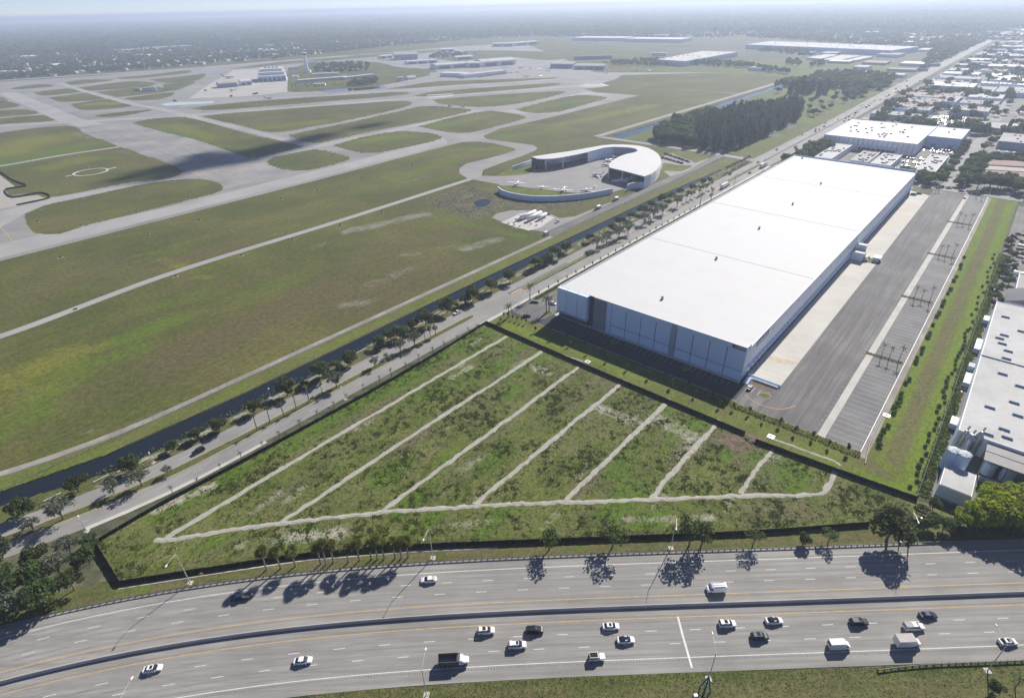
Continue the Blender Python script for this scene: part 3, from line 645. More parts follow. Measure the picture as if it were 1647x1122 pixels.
mb = MB(); strip(mb, road_line(-39.6, 2, 62), -1.9, 1.0, 0.1); upward(mb).build('turn_lane', 'court')['kind'] = 'structure'
mb = MB()
for u in (-42.2, -30.6):
    for v in np.arange(-260, 400, 12.2):
        if u == -30.6 or v < 20 or v > 60: strip(mb, [W(u + du(v), v), W(u + du(v + 3), v + 3)], -.09, .09, 0.115)
upward(mb).build('canal_road_dashes', 'worn_paint')['kind'] = 'structure'
mb = MB()
for u in (-38.5, -34.4):
    strip(mb, road_line(u, -260, -40), -.1, .1, 0.118); strip(mb, road_line(u, 64, 400), -.1, .1, 0.118)
upward(mb).build('canal_road_yellow_lines', 'yellow_paint')['kind'] = 'structure'
mb = MB(); strip(mb, road_line(-38.1, 3, 118), -.22, .22, .13); upward(mb).build('median_nose_line', 'white_paint')['kind'] = 'structure'
mb = MB()
for c_, r_ in (((831, 473), 4.5), ((843, 466), 4.0)):
    q = G(*c_); uu, vv = to_uv(q)
    L = [W(uu + 0.8 * math.cos(t), vv + r_ * math.sin(t)) for t in np.linspace(0, 2 * math.pi, 20)]; strip(mb, L, -.16, .16, .135)
upward(mb).build('turn_lane_ovals', 'orange_paint')['kind'] = 'structure'
mb = MB(); strip(mb, road_line(-25.6, -36, 395), -1.1, 1.1, 0.13); strip(mb, road_line(-26.2, -222, -160), -.9, .9, 0.13); upward(mb).build('sidewalk', 'concrete')['kind'] = 'structure'
mb = MB(); sweep(mb, road_line(-26.75, -36, 395), [(-.1, 0), (.1, 0), (.1, .15), (-.1, .15)]); mb.build('sidewalk_kerb', 'concrete')['kind'] = 'structure'
# asphalt roads round the hangar and across the canal
mb = MB(); strip(mb, [W(-83.4, 96), W(-83.4, 250), W(-84, 330), W(-85.5, 415)], -4.4, 4.4, 0.09); upward(mb).build('perimeter_road', 'court')['kind'] = 'structure'
mb = MB(); strip(mb, smooth_line([W(-250, 421), W(-150, 419), W(-84, 415), W(-46, 409)]), -5, 5, 0.1); upward(mb).build('cross_road', 'street')['kind'] = 'structure'
mb = MB(); strip(mb, smooth_line([W(-256, 420), W(-256, 760), W(-257, 1175)]), -5, 5, 0.09); upward(mb).build('canal_levee_road', 'street')['kind'] = 'structure'
mb = MB(); strip(mb, smooth_line([W(-262, 1178), W(-150, 1178), W(-50, 1186)]), -6, 6, 0.1); upward(mb).build('far_cross_road', 'street')['kind'] = 'structure'
# the avenue running to the horizon
mb = MB(); strip(mb, [W(-38.5, 412), W(-40, 700), W(-44, 940), W(-50, 1560), W(-55, 3000), W(-52, 6000), W(-52, 14000)], -12.5, 12.5, 0.09); upward(mb).build('avenue', 'street')['kind'] = 'structure'
mb = MB(); strip(mb, [W(-38.5, 412), W(-40, 700), W(-44, 940)], -.9, .9, 0.14); upward(mb).build('avenue_median', 'verge')['kind'] = 'structure'

# ================================================================== HIGHWAY
BC = np.array([-6.354061394412356e-09,2.332813009558564e-06,-0.00028235273709197235,0.024944609449658747,96.19530207312184])
def hy(x): return float(np.polyval(BC, x))
def hline(x0, x1, step=4.0):
    out = []
    for x in np.arange(x0, x1 + .01, step):
        if x < -135: s = (hy(-135) - hy(-139)) / 4; y = hy(-135) + s * (x + 135) - 0.0009 * (x + 135) ** 2
        elif x > 140: y = hy(140) + (x - 140) * 0.012
        else: y = hy(x)
        out.append(Vector((x, y, 0)))
    return out
HL = hline(-280, 420)
HW_UP, HW_LO = 18.6, -18.6
mb = MB(); strip(mb, HL, HW_LO, HW_UP, 0.10); upward(mb).build('highway', 'highway')['kind'] = 'structure'
mb = MB()
for o_ in (14.5, -14.75): strip(mb, HL, o_ - .1, o_ + .1, 0.118)
upward(mb).build('highway_edge_lines', 'white_paint')['kind'] = 'structure'
mb = MB()
for o_ in (3.35, -3.45): strip(mb, HL, o_ - .11, o_ + .11, 0.118)
upward(mb).build('highway_yellow_lines', 'yellow_paint')['kind'] = 'structure'
def at_len(L, s):
    for i in range(len(L) - 1):
        d = (L[i + 1] - L[i]).length
        if s <= d: return L[i].lerp(L[i + 1], s / d)
        s -= d
    return L[-1]
tot = sum((HL[i + 1] - HL[i]).length for i in range(len(HL) - 1))
mb = MB(); nnH = normals(HL)
def offs(p, o_):
    i = min(range(len(HL)), key=lambda k: (HL[k] - p).length_squared); return p + nnH[i] * o_
for o_, ph in ((7.07, 2.0), (10.8, 4.0), (-7.2, 0.0), (-10.95, 5.5)):
    s = ph
    while s < tot - 4:
        a = offs(at_len(HL, s), o_); b_ = offs(at_len(HL, s + 3.05), o_); strip(mb, [a, b_], -.085, .085, 0.119); s += 12.19
upward(mb).build('highway_lane_dashes', 'white_paint')['kind'] = 'structure'
mb = MB(); strip(mb, px((1090, 991), (1097, 1018), (1113, 1074)), -.28, .28, .123); upward(mb).build('detector_line', 'white_paint')['kind'] = 'structure'
# tyre-darkened wheel tracks in each lane
mb = MB()
for lane in (5.2, 8.95, 12.7, -5.3, -9.05, -12.8):
    for w_ in (-.85, .85): strip(mb, HL, lane + w_ - .28, lane + w_ + .28, 0.108)
o = upward(mb).build('wheel_tracks', 'wheeltrack'); o['kind'] = 'structure'
# median barrier
mb = MB(); sweep(mb, HL, [(-.35, .0), (.35, 0), (.32, .1), (.16, .38), (.1, 1.1), (-.1, 1.1), (-.16, .38), (-.32, .1)])
o = mb.build('median_barrier', 'concrete'); tag(o, 'long grey concrete barrier dividing the two highway carriageways', 'barrier')
# guard rails
def guardrail(name, L, label):
    root = empty(name, L[0]); tag(root, label, 'guard rail')
    Q = [p - L[0] for p in L]
    mb = MB(); sweep(mb, Q, [(.0, .48), (.1, .52), (.0, .64), (.1, .74), (.0, .86), (-.06, .86), (-.06, .48)]); mb.build('rail', 'shade_steel', root)
    pm = MB().box(0, 0, -.1, .2, .24, .9); me = None; s = 0.0; tl = sum((Q[i + 1] - Q[i]).length for i in range(len(Q) - 1))
    first = None; k = 0
    while s < tl:
        p = at_len(Q, s)
        if first is None: first = pm.build('post', 'dark_metal', root); first.location = p + Vector((0, .14, 0))
        else:
            c = first.copy(); COL.objects.link(c); c.location = p + Vector((0, .14, 0))
        s += 1.905; k += 1
    return root
HLn = lambda x0, x1, off: [p + n * off for p, n in zip(hline(x0, x1), normals(hline(x0, x1)))]
guardrail('guard_rail', HLn(-190, 152, 18.2), 'long steel guard rail along the far shoulder below the black field fence')
guardrail('guard_rail', px((1412, 1079), (1440, 1075), (1480, 1071), (1520, 1068.5), (1580, 1066.5), (1638, 1064), (1720, 1061)), 'short steel guard rail on the near shoulder at the lower right corner')
# verges
gv = lambda off0, off1, x0, x1: [p + n * off0 for p, n in zip(hline(x0, x1, 10), normals(hline(x0, x1, 10)))] + [p + n * off1 for p, n in zip(hline(x0, x1, 10), normals(hline(x0, x1, 10)))][::-1]
turf('highway_verge_north', gv(18.4, 26.5, -230, 330), 0.06, 'verge', 1.6, [('dry', (x, hy(max(-130, min(x, 138))) + 20.5, 0), (x + 14, hy(max(-130, min(x, 138))) + 22.5, 0), 3, .8) for x in range(-130, 140, 22)] + [('lush', (x, hy(max(-130, min(x, 138))) + 23, 0), (x + 9, hy(max(-130, min(x, 138))) + 23, 0), 2.4, .8) for x in range(-120, 140, 35)])
turf('highway_verge_south', gv(-18.4, -90, -260, 300), 0.06, 'verge', 2.0, [('dry', (random.uniform(-60, 140), random.uniform(50, 76), 0), (random.uniform(-60, 140), random.uniform(60, 76), 0), 4, .7) for _ in range(10)] + [('lush', (x, 71, 0), (x + 15, 74, 0), 3, .7) for x in range(20, 140, 30)])

# rumble strips: too many to count
mb = MB()
for o_ in (2.75, -2.85, 15.2, -15.45):
    s_ = 60.0
    while s_ < tot - 190:
        a = at_len(HL, s_); i = min(range(len(HL)), key=lambda k: (HL[k] - a).length_squared); p = a + nnH[i] * o_; strip(mb, [p, p + Vector((.22, 0, 0))], -.2, .2, .114); s_ += .75
o = upward(mb).build('rumble_strips', 'skid'); o['kind'] = 'stuff'
# taxiway signs on pale pads
sg0 = None
for k, pts in enumerate(ISL[:9] + [[(40, 430), (180, 392), (330, 353), (480, 314), (600, 282), (700, 258)], [(80, 512), (230, 462), (400, 408), (560, 358), (690, 318)]]):
    L = smooth_line(px(*pts) + ([G(*pts[0])] if k < 9 else []), 8.0); c = sum(L, Vector()) / len(L); s_ = random.uniform(8, 20); tl_ = sum((L[i + 1] - L[i]).length for i in range(len(L) - 1))
    while s_ < tl_:
        p = at_len(L, s_); p = p + (c - p).normalized() * (7 if k < 9 else 1.5); p.z = .12
        if sg0 is None:
            sg0 = r_ = empty('taxiway_sign', p, rad(-40)); MB().box(0, 0, 0, 3.4, 1.5, .08).build('pad', 'concrete', r_); MB().box(0, 0, .08, 2.2, .25, .8).build('board', 'dark_metal', r_)
        else: r_ = copy_tree(sg0, None, p, rad(random.choice((-40, 50))))
        tag(r_, 'small dark sign on a pale pad in the airfield grass', 'sign', 'taxiway signs'); s_ += random.uniform(35, 75)

# ================================================================== THE FIELD WITH GRAVEL PATHS
SOUTH = [(-120.3, 108.7), (-92.9, 113.2), (-65.3, 117.4), (-33, 119.5), (-6.2, 120.1), (26.8, 120.7), (74, 121.6), (115.3, 124.0)]
WEST = [W(-24.7, -33), W(-22.2, -70), W(-21.2, -110), W(-22.0, -170), W(-23.2, -200), W(-22.3, -221.5)]
FIELD = WEST + [Vector((x, y, 0)) for x, y in SOUTH] + [Vector((150, 127, 0)), W(177, -31), W(118, -34.8)]
PU = [(-7.0, -206.0), (16.4, -177.6), (38.9, -153), (61.4, -130), (84.2, -109), (106.3, -89), (129.1, -66.5)]
fs = []
for k in range(26):
    u = random.uniform(-15, 140); v = random.uniform(-190, -38); fs.append(('sand', W(u, v), W(u + random.uniform(-2, 2), v + random.uniform(4, 14)), random.uniform(1.5, 3.2), random.uniform(.45, .75)))
for k in range(60):
    u = random.uniform(-20, 150); v = random.uniform(-200, -36); fs.append(('lush', W(u, v), W(u + random.uniform(-3, 3), v + random.uniform(4, 18)), random.uniform(3, 7), random.uniform(.5, 1)))
for k in range(22):
    u = random.uniform(-15, 150); v = random.uniform(-190, -40); fs.append(('dry', W(u, v), W(u + random.uniform(-2, 2), v + random.uniform(8, 22)), random.uniform(2.5, 4.5), random.uniform(.6, .95)))
fs += [st('sand', 395, 873, 450, 868, 3.4, .62), st('sand', 460, 865, 548, 858, 4.2, .66), st('sand', 480, 858, 530, 862, 2.0, .8), st('sand', 380, 878, 420, 876, 2.0, .6), st('sand', 250, 820, 340, 782, 3.2, .85), st('sand', 1000, 835, 1150, 832, 2.2, .6), st('sand', 700, 845, 790, 840, 2.2, .55), st('sand', 960, 655, 1030, 680, 5, .7),
       st('sand', 1060, 675, 1110, 700, 6, .7), st('sand', 880, 600, 860, 590, 4, .7), st('sand', 1120, 705, 1100, 730, 5, .6), st('dry', 560, 690, 640, 640, 4, .9), st('dry', 760, 680, 800, 640, 4, .8), st('dry', 1150, 705, 1230, 715, 6, .95), st('sand', 1240, 740, 1260, 735, 4, .5), st('dry', 1300, 820, 1200, 825, 5, .7)]
fs += [('lush', W(-19, v), W(-18, v + 14), 4, .9) for v in range(-205, -40, 17)]
sheet('field_base', FIELD, 0.03, 'field')
turf('field', FIELD, 0.045, 'field', 1.5, fs, grid=True)
def jitter_path(mb, L, w, z, amp=.36):
    P = smooth_line(L, 1.5) if len(L) > 2 else [L[0].lerp(L[1], i / max(1, int((L[1] - L[0]).length / 1.4))) for i in range(max(1, int((L[1] - L[0]).length / 1.4)) + 1)]
    nn = normals(P); vs = []; drift = 0
    for p, n in zip(P, nn):
        drift = drift * .85 + random.uniform(-.18, .18)
        a, b_ = p + n * (-w / 2 + drift + random.uniform(-amp, amp)), p + n * (w / 2 + drift + random.uniform(-amp, amp)); c = p + n * drift
        vs += [(a.x, a.y, z), (c.x, c.y, z + .1 + random.uniform(-.05, .05)), (b_.x, b_.y, z)]
    fs_ = []
    for i in range(len(P) - 1): fs_ += [(3 * i, 3 * i + 1, 3 * i + 4, 3 * i + 3), (3 * i + 1, 3 * i + 2, 3 * i + 5, 3 * i + 4)]
    mb.add(vs, fs_); return upward(mb)
BOT = [(-9, -208.5), (-6.4, -206.3), (2.2, -195.5), (16.5, -178.3), (38.4, -153.5), (61.1, -130.8), (83.6, -109.8), (105.8, -89.6), (129.7, -67.3), (148.0, -51.4), (150.8, -48.5), (151.4, -43), (151.5, -34)]
jitter_path(MB(), [W(*p) for p in BOT], 1.7, .06).build('gravel_path', 'gravel')['kind'] = 'structure'
for u, v in PU: jitter_path(MB(), [W(u + .3, -36.5), W(u, (v - 36) / 2), W(u, v)], 1.75 if u < 110 else 1.45, .055).build('gravel_path', 'gravel')['kind'] = 'structure'
jitter_path(MB(), [W(-7, -33), W(8, -33.4), W(24, -32.6), W(38, -31.3)], .9, .08, .1).build('gravel_path', 'gravel')['kind'] = 'structure'
jitter_path(MB(), [W(127, -30.5), W(138, -29.5), W(149, -28.6), W(151.4, -30)], 1.1, .08, .1).build('gravel_path', 'gravel')['kind'] = 'structure'
for u in (16.5, 39, 61.5, 84, 106.3): jitter_path(MB(), [W(u, -34.5), W(u + .2, -32.3)], 1.6, .08, .1).build('gravel_path', 'gravel')['kind'] = 'structure'
# black fences
fabric_fence('field_fence', [W(-24.7, -33), W(20, -34.2), W(70, -34.6), W(118, -34.8)], 1.75, 'black fabric fence between the gravel-path field and the warehouse lawn')
fabric_fence('field_fence', [W(122.8, -36.4), W(150, -34), W(176, -31.2)], 1.75, 'shorter black fence east of the brown gap, ending by the utility pole')
fabric_fence('field_fence', WEST, 1.6, 'black fabric fence along the canal road side of the field')
fabric_fence('field_fence', [WEST[-1], W(0.9, -221.6)], 1.9, 'short black fence at the pointed western corner of the field')
fabric_fence('field_fence', [Vector((x, y, 0)) for x, y in SOUTH], 1.75, 'long black fabric fence between the field and the highway verge')
mb = MB(); sweep(mb, [Vector((x, y - 1.6, 0)) for x, y in SOUTH[:5]], [(-.3, 0), (.3, 0), (.25, .13), (-.25, .13)]); mb.build('drain_kerb', 'concrete')['kind'] = 'structure'
sheet('brown_gap', uvp((117, -36), (119, -33), (124, -33), (126, -35.5), (123, -42), (118, -47), (111, -45), (112, -40)), .075, 'mulch', rounded=True)

# weeds: uncountable tufts, thicker in drifts
def value_noise(X, Y, s, seed):
    g = np.random.default_rng(seed).random((64, 64)); x, y = X / s % 63, Y / s % 63; i, j = x.astype(int), y.astype(int); a, b_ = x - i, y - j
    a, b_ = a * a * (3 - 2 * a), b_ * b_ * (3 - 2 * b_)
    return (g[i, j] * (1 - a) + g[i + 1, j] * a) * (1 - b_) + (g[i, j + 1] * (1 - a) + g[i + 1, j + 1] * a) * b_
def tufts(name, X, Y, S, H, mat, label, z=.04, k=4, cat=None):
    n = len(X); A = RNG.random((n, k)) * 6.283; T = RNG.uniform(.35, 1.0, (n, k)); wd = RNG.uniform(.25, .5, (n, k))
    V = np.zeros((n, k, 4, 3))
    ca, sa = np.cos(A), np.sin(A); ox, oy = RNG.uniform(-.5, .5, (n, k)) * S[:, None], RNG.uniform(-.5, .5, (n, k)) * S[:, None]
    cx, cy = X[:, None] + ox, Y[:, None] + oy; w = S[:, None] * wd; t = S[:, None] * T
    V[:, :, 0] = np.stack([cx - sa * w, cy + ca * w, np.full_like(cx, z)], -1); V[:, :, 1] = np.stack([cx + sa * w, cy - ca * w, np.full_like(cx, z)], -1)
    V[:, :, 2] = np.stack([cx + ca * t + sa * w * .8, cy + sa * t - ca * w * .8, z + H[:, None] * RNG.uniform(.6, 1.1, (n, k))], -1)
    V[:, :, 3] = np.stack([cx + ca * t - sa * w * .8, cy + sa * t + ca * w * .8, z + H[:, None] * RNG.uniform(.6, 1.1, (n, k))], -1)
    F = np.arange(n * k * 4).reshape(-1, 4)
    o = mesh_np(name, V.reshape(-1, 3), F, mat); tag(o, label, cat, kind='stuff'); return o
us, vs_ = RNG.uniform(-24, 175, 230000), RNG.uniform(-222, -35, 230000)
Xw = WO.x + AX.x * us + LX.x * vs_; Yw = WO.y + AX.y * us + LX.y * vs_
ok = inside([(p[0], p[1]) for p in FIELD], Xw, Yw)
for u, v in PU: ok &= ~((np.abs(us - u) < 1.3) & (vs_ > v))
bv = np.interp(us, [p[0] for p in BOT[:10]], [p[1] for p in BOT[:10]]); ok &= ~((np.abs(vs_ - bv) < 1.9) & (us < 151)); ok &= ~((np.abs(us - 151.3) < 1.2) & (vs_ > -50))
den = value_noise(us + 300, vs_ + 300, 9, 3) * .4 + value_noise(us + 300, vs_ + 300, 1.5, 5) * .6
ok &= den > RNG.uniform(.34, .8, len(us))
us, vs_, Xw, Yw, den = us[ok], vs_[ok], Xw[ok], Yw[ok], den[ok]
big = den > .7
tufts('weeds', Xw[~big], Yw[~big], RNG.uniform(.2, .42, (~big).sum()), RNG.uniform(.05, .16, (~big).sum()), 'weed', 'low green weeds growing between the gravel paths', k=3)
tufts('weed_clumps', Xw[big], Yw[big], RNG.uniform(.28, .55, big.sum()), RNG.uniform(.1, .3, big.sum()), 'weed', 'taller green weed clumps in the field', k=4)
sel = RNG.random(len(Xw)) < .018
tufts('dry_stalks', Xw[sel] + .5, Yw[sel], RNG.uniform(.15, .4, sel.sum()), RNG.uniform(.04, .15, sel.sum()), 'drystalk', 'pale dry stalks lying in the field', k=2)

# ================================================================== WAREHOUSE
LW, LL = 102.0, 379.0
wh = tag(empty('warehouse', W(0, 0), YAW), 'huge white flat-roofed warehouse with blue-white panel walls beside the canal road', 'warehouse')
RW, RE, PT = 17.0, 16.0, 17.7          # roof height west, east, parapet
core = MB()
core.add([(.3, .3, 0), (LW - .3, .3, 0), (LW - .3, LL - .3, 0), (.3, LL - .3, 0), (.3, .3, RW - .3), (LW - .3, .3, RE - .3), (LW - .3, LL - .3, RE - .3), (.3, LL - .3, RW - .3)],
         [(0, 1, 5, 4), (1, 2, 6, 5), (2, 3, 7, 6), (3, 0, 4, 7)])
core.build('wall_core', 'joint', wh)
roof = MB().add([(.25, .25, RW), (LW - .05, .25, RE), (LW - .05, LL - .25, RE), (.25, LL - .25, RW)], [(0, 1, 2, 3)]).build('roof', 'roof_white', wh)
for v in (96, 191, 286): MB().box(LW / 2, v, 0, LW - 1, .35, .1).build('roof_seam', 'seam', roof).matrix_local = Matrix.Translation((0, 0, (RW + RE) / 2)) @ Matrix.Translation((LW / 2, v, 0)) @ Matrix.Rotation(math.atan2(RW - RE, LW), 4, 'Y') @ Matrix.Translation((-LW / 2, -v, 0))
v0 = None
for u, v in ((49.5, 21.6), (48.9, 88.5), (49.2, 155.4), (49.1, 222), (48.8, 291.4), (9.6, 370)):
    zz = RW + (RE - RW) * u / LW
    mb = MB().box(0, 0, -.1, 1.2, 1.2, .5).tube([(0, 0, .4), (0, 0, 1.1)], .45, 8).tube([(0, 0, 1.1), (0, 0, 1.6)], [.85, .55], 8)
    o = mb.build('roof_vent', 'wall_grey', roof); o.location = (u, v, zz)
# parapets
MB().box(LW / 2, .14, RE - .6, LW + .1, .28, PT - RE + .6).build('parapet', 'wall_white', wh)
MB().box(LW / 2, LL - .14, RE - .6, LW + .1, .28, PT - RE + .6).build('parapet', 'wall_cool', wh)
MB().box(.14, LL / 2, RW - .6, .28, LL - .6, PT - RW + .6).build('parapet', 'wall_white', wh)
MB().box(LW - .15, 3, RE - .6, .28, 5.4, PT - RE + .4).build('parapet', 'wall_white', wh)
MB().box(LW - .15, LL - 3, RE - .6, .28, 5.4, PT - RE + .4).build('parapet', 'wall_white', wh)
# south wall: panels stand proud of dark joints
def panel(u0, u1, z0, z1, mat, y=-.06, g=.2, name='wall_panel', d=.36):
    return MB().box((u0 + u1) / 2, y + .18, z0 + g, u1 - u0 - 2 * g, d, z1 - z0 - 2 * g).build(name, mat, wh)
for a, b_ in ((0, 6.3), (6.3, 13.2), (13.2, 19.6)): panel(a, b_, 3.9, PT, 'wall_pale', -1.3, .13, 'wall_panel', 2.6)
MB().box(9.8, -1.0, 3.3, 20.6, 4.0, .5).build('canopy', 'wall_midgrey', wh)
MB().box(10.0, .02, 0, 19.8, .5, 3.3).build('entrance_glazing', 'glass', wh)
for k in range(10): MB().box(1 + 2 * k, -.3, .1, .14, .2, 3.15).build('mullion', 'wall_navy', wh)
MB().box(21.0, 0.02, 0, 2.7, .42, PT).build('navy_bay', 'wall_navy', wh)
MB().box(26.3, -.12, 0, 7.6, .5, PT).build('grey_bay', 'wall_grey', wh)
MB().box(31.6, -.02, 0, 2.7, .45, PT).build('pale_bay', 'wall_cool', wh)
for a, b_ in ((33, 41.6), (41.6, 50), (50, 58.2), (58.2, 66.3), (69, 77.4), (77.4, 85.5), (85.5, 93.6), (93.6, 102.0)):
    panel(a, b_, 4.9, PT, 'wall_cool'); panel(a, b_, 0, 4.9, 'wall_pale')
MB().box(67.65, -.1, 0, 2.6, .5, PT).build('grey_pier', 'wall_midgrey', wh)
# sign plate with a pale emblem and a line of unreadable pale lettering
sg = MB().box(98.6, -.28, 15.7, 5.8, .16, 1.85).build('sign_plate', 'wall_navy', wh)
MB().add([(96.5, -.38, 16.2), (97.5, -.38, 16.2), (97.5, -.38, 16.95)], [(0, 1, 2)]).build('emblem', 'wall_pale', sg)
for k in range(7): MB().box(98.05 + k * .5, -.38, 16.25, .38, .04, .62).build('letter', 'wall_pale', sg)
# east wall: panels, dock doors with canopies, signs
for k in range(40):
    a = k * LL / 40; MB().box(LW - .02, a + LL / 80, 6.4, .3, LL / 40 - .2, RE - 6.4 + .05).build('wall_panel', 'wall_white', wh)
    MB().box(LW - .04, a + LL / 80, 0, .3, LL / 40 - .2, 1.2).build('wall_panel', 'wall_cool', wh)
MB().box(LW - .06, LL / 2, 1.2, .3, LL - .4, 5.1).build('dock_band', 'wall_cool', wh)
dd = None
for k in range(86):
    v = 8 + k * 4.27
    if 176 < v < 194: continue
    if dd is None:
        dd = MB().box(LW + .12, 0, 1.25, .14, 2.7, 3.0).build('dock_door', 'wall_white', wh); db = MB().box(LW + .35, 0, .7, .5, 2.9, .5).build('dock_bumper', 'rubber', wh); dc = MB().box(LW + .75, 0, 4.5, 1.5, 3.4, .18, 0).build('dock_canopy', 'wall_white', wh)
        for o in (dd, db, dc): o.location.y = v
    else:
        for o in (dd, db, dc):
            c = o.copy(); COL.objects.link(c); c.location.y = v
cl = None
for k in range(20):
    if cl is None: cl = MB().box(LW + .2, 0, 12.6, .12, .8, .6).build('wall_light', 'dark_metal', wh); cl.location.y = 14
    else: c = cl.copy(); COL.objects.link(c); c.location.y = 14 + k * 19
sg = MB().box(LW + .18, 20, 12.3, .12, 15, 2.9).build('sign_plate', 'wall_navy', wh)
for k in range(9): MB().box(LW + .28, 14.2 + k * 1.45, 12.8, .06, .85 if k % 3 else 1.1, 1.9).build('letter', 'wall_pale', sg)
# west and north walls
for k in range(40): MB().box(-.02, (k + .5) * LL / 40, 0, .36, LL / 40 - .2, PT).build('wall_panel', 'wall_white', wh)
for k in range(12): MB().box((k + .5) * LW / 12, LL + .02, 0, LW / 12 - .2, .36, PT).build('wall_panel', 'wall_cool', wh)
# office pod and stair halfway along the docks
pod = tag(empty('dock_office', W(102.6, 181), YAW), 'small white two-storey dock office with outside stair on the warehouse east wall', 'office')
MB().box(3.4, 4.2, 0, 6.8, 8.0, 5.2).build('lower_storey', 'wall_white', pod); MB().box(3.0, 9.2, 0, 5.6, 3.2, 8.2).build('stair_tower', 'wall_white', pod)
MB().box(3.4, 4.2, 5.2, 7.2, 8.4, .3).build('roof', 'roof_white', pod); MB().box(3.0, 9.2, 8.2, 6.0, 3.6, .3).build('roof', 'roof_white', pod)
MB().add([(7, 2, 0), (10.5, 2, 0), (7, 2, 3.6), (7, 3.6, 0), (10.5, 3.6, 0), (7, 3.6, 3.6)], [(0, 1, 2), (3, 5, 4), (1, 4, 5, 2), (0, 2, 5, 3)]).build('stair', 'concrete', pod)
MB().box(6.83, 5.2, 1.2, .1, 1.2, 1.4).build('window', 'glass', pod); MB().box(6.83, 7.2, 0, .1, 1.1, 2.2).build('door', 'wall_navy', pod)
pump = tag(empty('pump_house', W(114.6, 186), YAW), 'small pale pump house at the edge of the dock concrete', 'pump house')
MB().box(1.8, 2.6, 0, 3.8, 5.0, 2.7).build('wall', 'wall_cool', pump); MB().box(1.8, 2.6, 2.7, 4.3, 5.5, .25, 0).build('roof', 'wall_white', pump); MB().box(4.0, .6, 0, 1.0, 1.6, 1.6).build('pump', 'dark_metal', pump)
sheet('pod_garden', uvp((108.5, 180.5), (116, 183), (114, 191), (108, 192)), .17, 'lawn')

# ------------------------------------------------------------------ lots and truck court
sheet('south_lot', uvp((-22, -15.4), (-12, -15.4), (106, -15.4), (116.5, -15.4), (116.5, 0), (104, -.5), (102, -2.2), (-1.5, -2.2), (-1.5, 64), (-20.6, 64), (-20.6, 4), (-22.5, 2), (-24.4, 0), (-24.4, -13)), .09, 'lot_dark')
sheet('west_lot', uvp((-21.8, -13.5), (-6, -15.2), (-3, -9), (-3, 63.5), (-20.5, 63.5), (-20.5, 4), (-24.2, 1), (-24.2, -12)), .1, 'court')
mb = MB().box(50.2, -1.1, 0, 104.4, 2.2, .16); o = mb.build('south_walk', 'concrete'); o.location = W(0, 0); o.rotation_euler = (0, 0, YAW); o['kind'] = 'structure'
mb = MB().box(-.9, 40, 0, 1.6, 80, .16); o = mb.build('west_walk', 'concrete'); o.location = W(0, 0); o.rotation_euler = (0, 0, YAW); o['kind'] = 'structure'
mb = MB()
for u in np.arange(1.5, 101.5, 2.78):
    if not (38.5 < u < 41.5 or 77.5 < u < 80.5): strip(mb, [W(u, -2.6), W(u, -7.6)], -.06, .06, .115)
for v in np.arange(6, 62, 2.78):
    strip(mb, [W(-19.8, v), W(-14.8, v)], -.06, .06, .115); strip(mb, [W(-3.0, v), W(-8.0, v)], -.06, .06, .115)
for u in (106.5, 109.2, 111.9): strip(mb, [W(u, -1.0), W(u, -5.5)], -.08, .08, .115)
strip(mb, [W(-14.6, 5), W(-19.8, 5)], -.07, .07, .115); strip(mb, [W(-14.6, 5), W(-14.6, 1)], -.07, .07, .115); strip(mb, [W(-11.5, -11), W(-18, -11.5)], -.07, .07, .115)
upward(mb).build('car_stall_lines', 'worn_paint')['kind'] = 'structure'
sheet('truck_court', uvp((106, -16.8), (142.6, -16.8), (142.6, 394), (117.2, 394), (117.2, 6.6), (106, -.4)), .092, 'court')
sheet('dock_pad', uvp((102, 6.8), (117.4, 6.8), (117.4, 372), (102, 380)), .1, 'dockpad')
sheet('court_strip', uvp((139.7, -16.8), (142.6, -16.8), (143.2, 394), (140.4, 394)), .104, 'concrete')
sheet('trailer_lot', uvp((142.5, -16.8), (155.1, -16.8), (155.9, 394), (143.1, 394)), .098, 'lot')
mb = MB()
for v in np.arange(-13.2, 390, 3.72): strip(mb, [W(142.9, v), W(154.9, v)], -.07, .07, .115); strip(mb, [W(138.2, v), W(139.3, v)], -.07, .07, .115)
for v in np.arange(-16, 5): pass
upward(mb).build('trailer_stall_lines', 'worn_paint')['kind'] = 'structure'
mb = MB(); strip(mb, smooth_line([W(108, -9), W(113, -11.2), W(119, -11.3), W(124, -8.5), W(127, -3)]), -.14, .14, .12); upward(mb).build('court_guide_line', 'orange_paint')['kind'] = 'structure'
sheet('pad_rust_stain', uvp((104.5, 27), (110, 26), (116, 29), (117, 33), (111, 31), (105, 30)), .106, 'rust', rounded=True)
# kerbs and the low white wall along the trailer lot
wl = MB(); sweep(wl, [W(155.35, -17.4), W(156.1, 394)], [(-.14, 0), (.14, 0), (.14, .55), (-.14, .55)]); tag(wl.build('guard_wall', 'wall_white'), 'low white kerb wall along the east edge of the trailer parking', 'wall')
mb = MB(); sweep(mb, [W(-12, -15.6), W(106, -15.6), W(107.5, -16.9), W(155.3, -17.1)], [(-.12, 0), (.12, 0), (.12, .16), (-.12, .16)]); mb.build('south_kerb', 'concrete')['kind'] = 'structure'
sheet('lot_slope', uvp((155.6, -20), (157.8, -20), (158.4, 394), (156.3, 394)), .07, 'dirt')
pp = MB(); pp.tube([W(158.2, -23, .3), W(156.9, -12, .4), W(156.6, 6, .4), W(156.3, 14, .3)], .22, 6); tag(pp.build('drain_pipe', 'dark_metal'), 'black drain pipe lying beside the trailer lot corner', 'pipe')
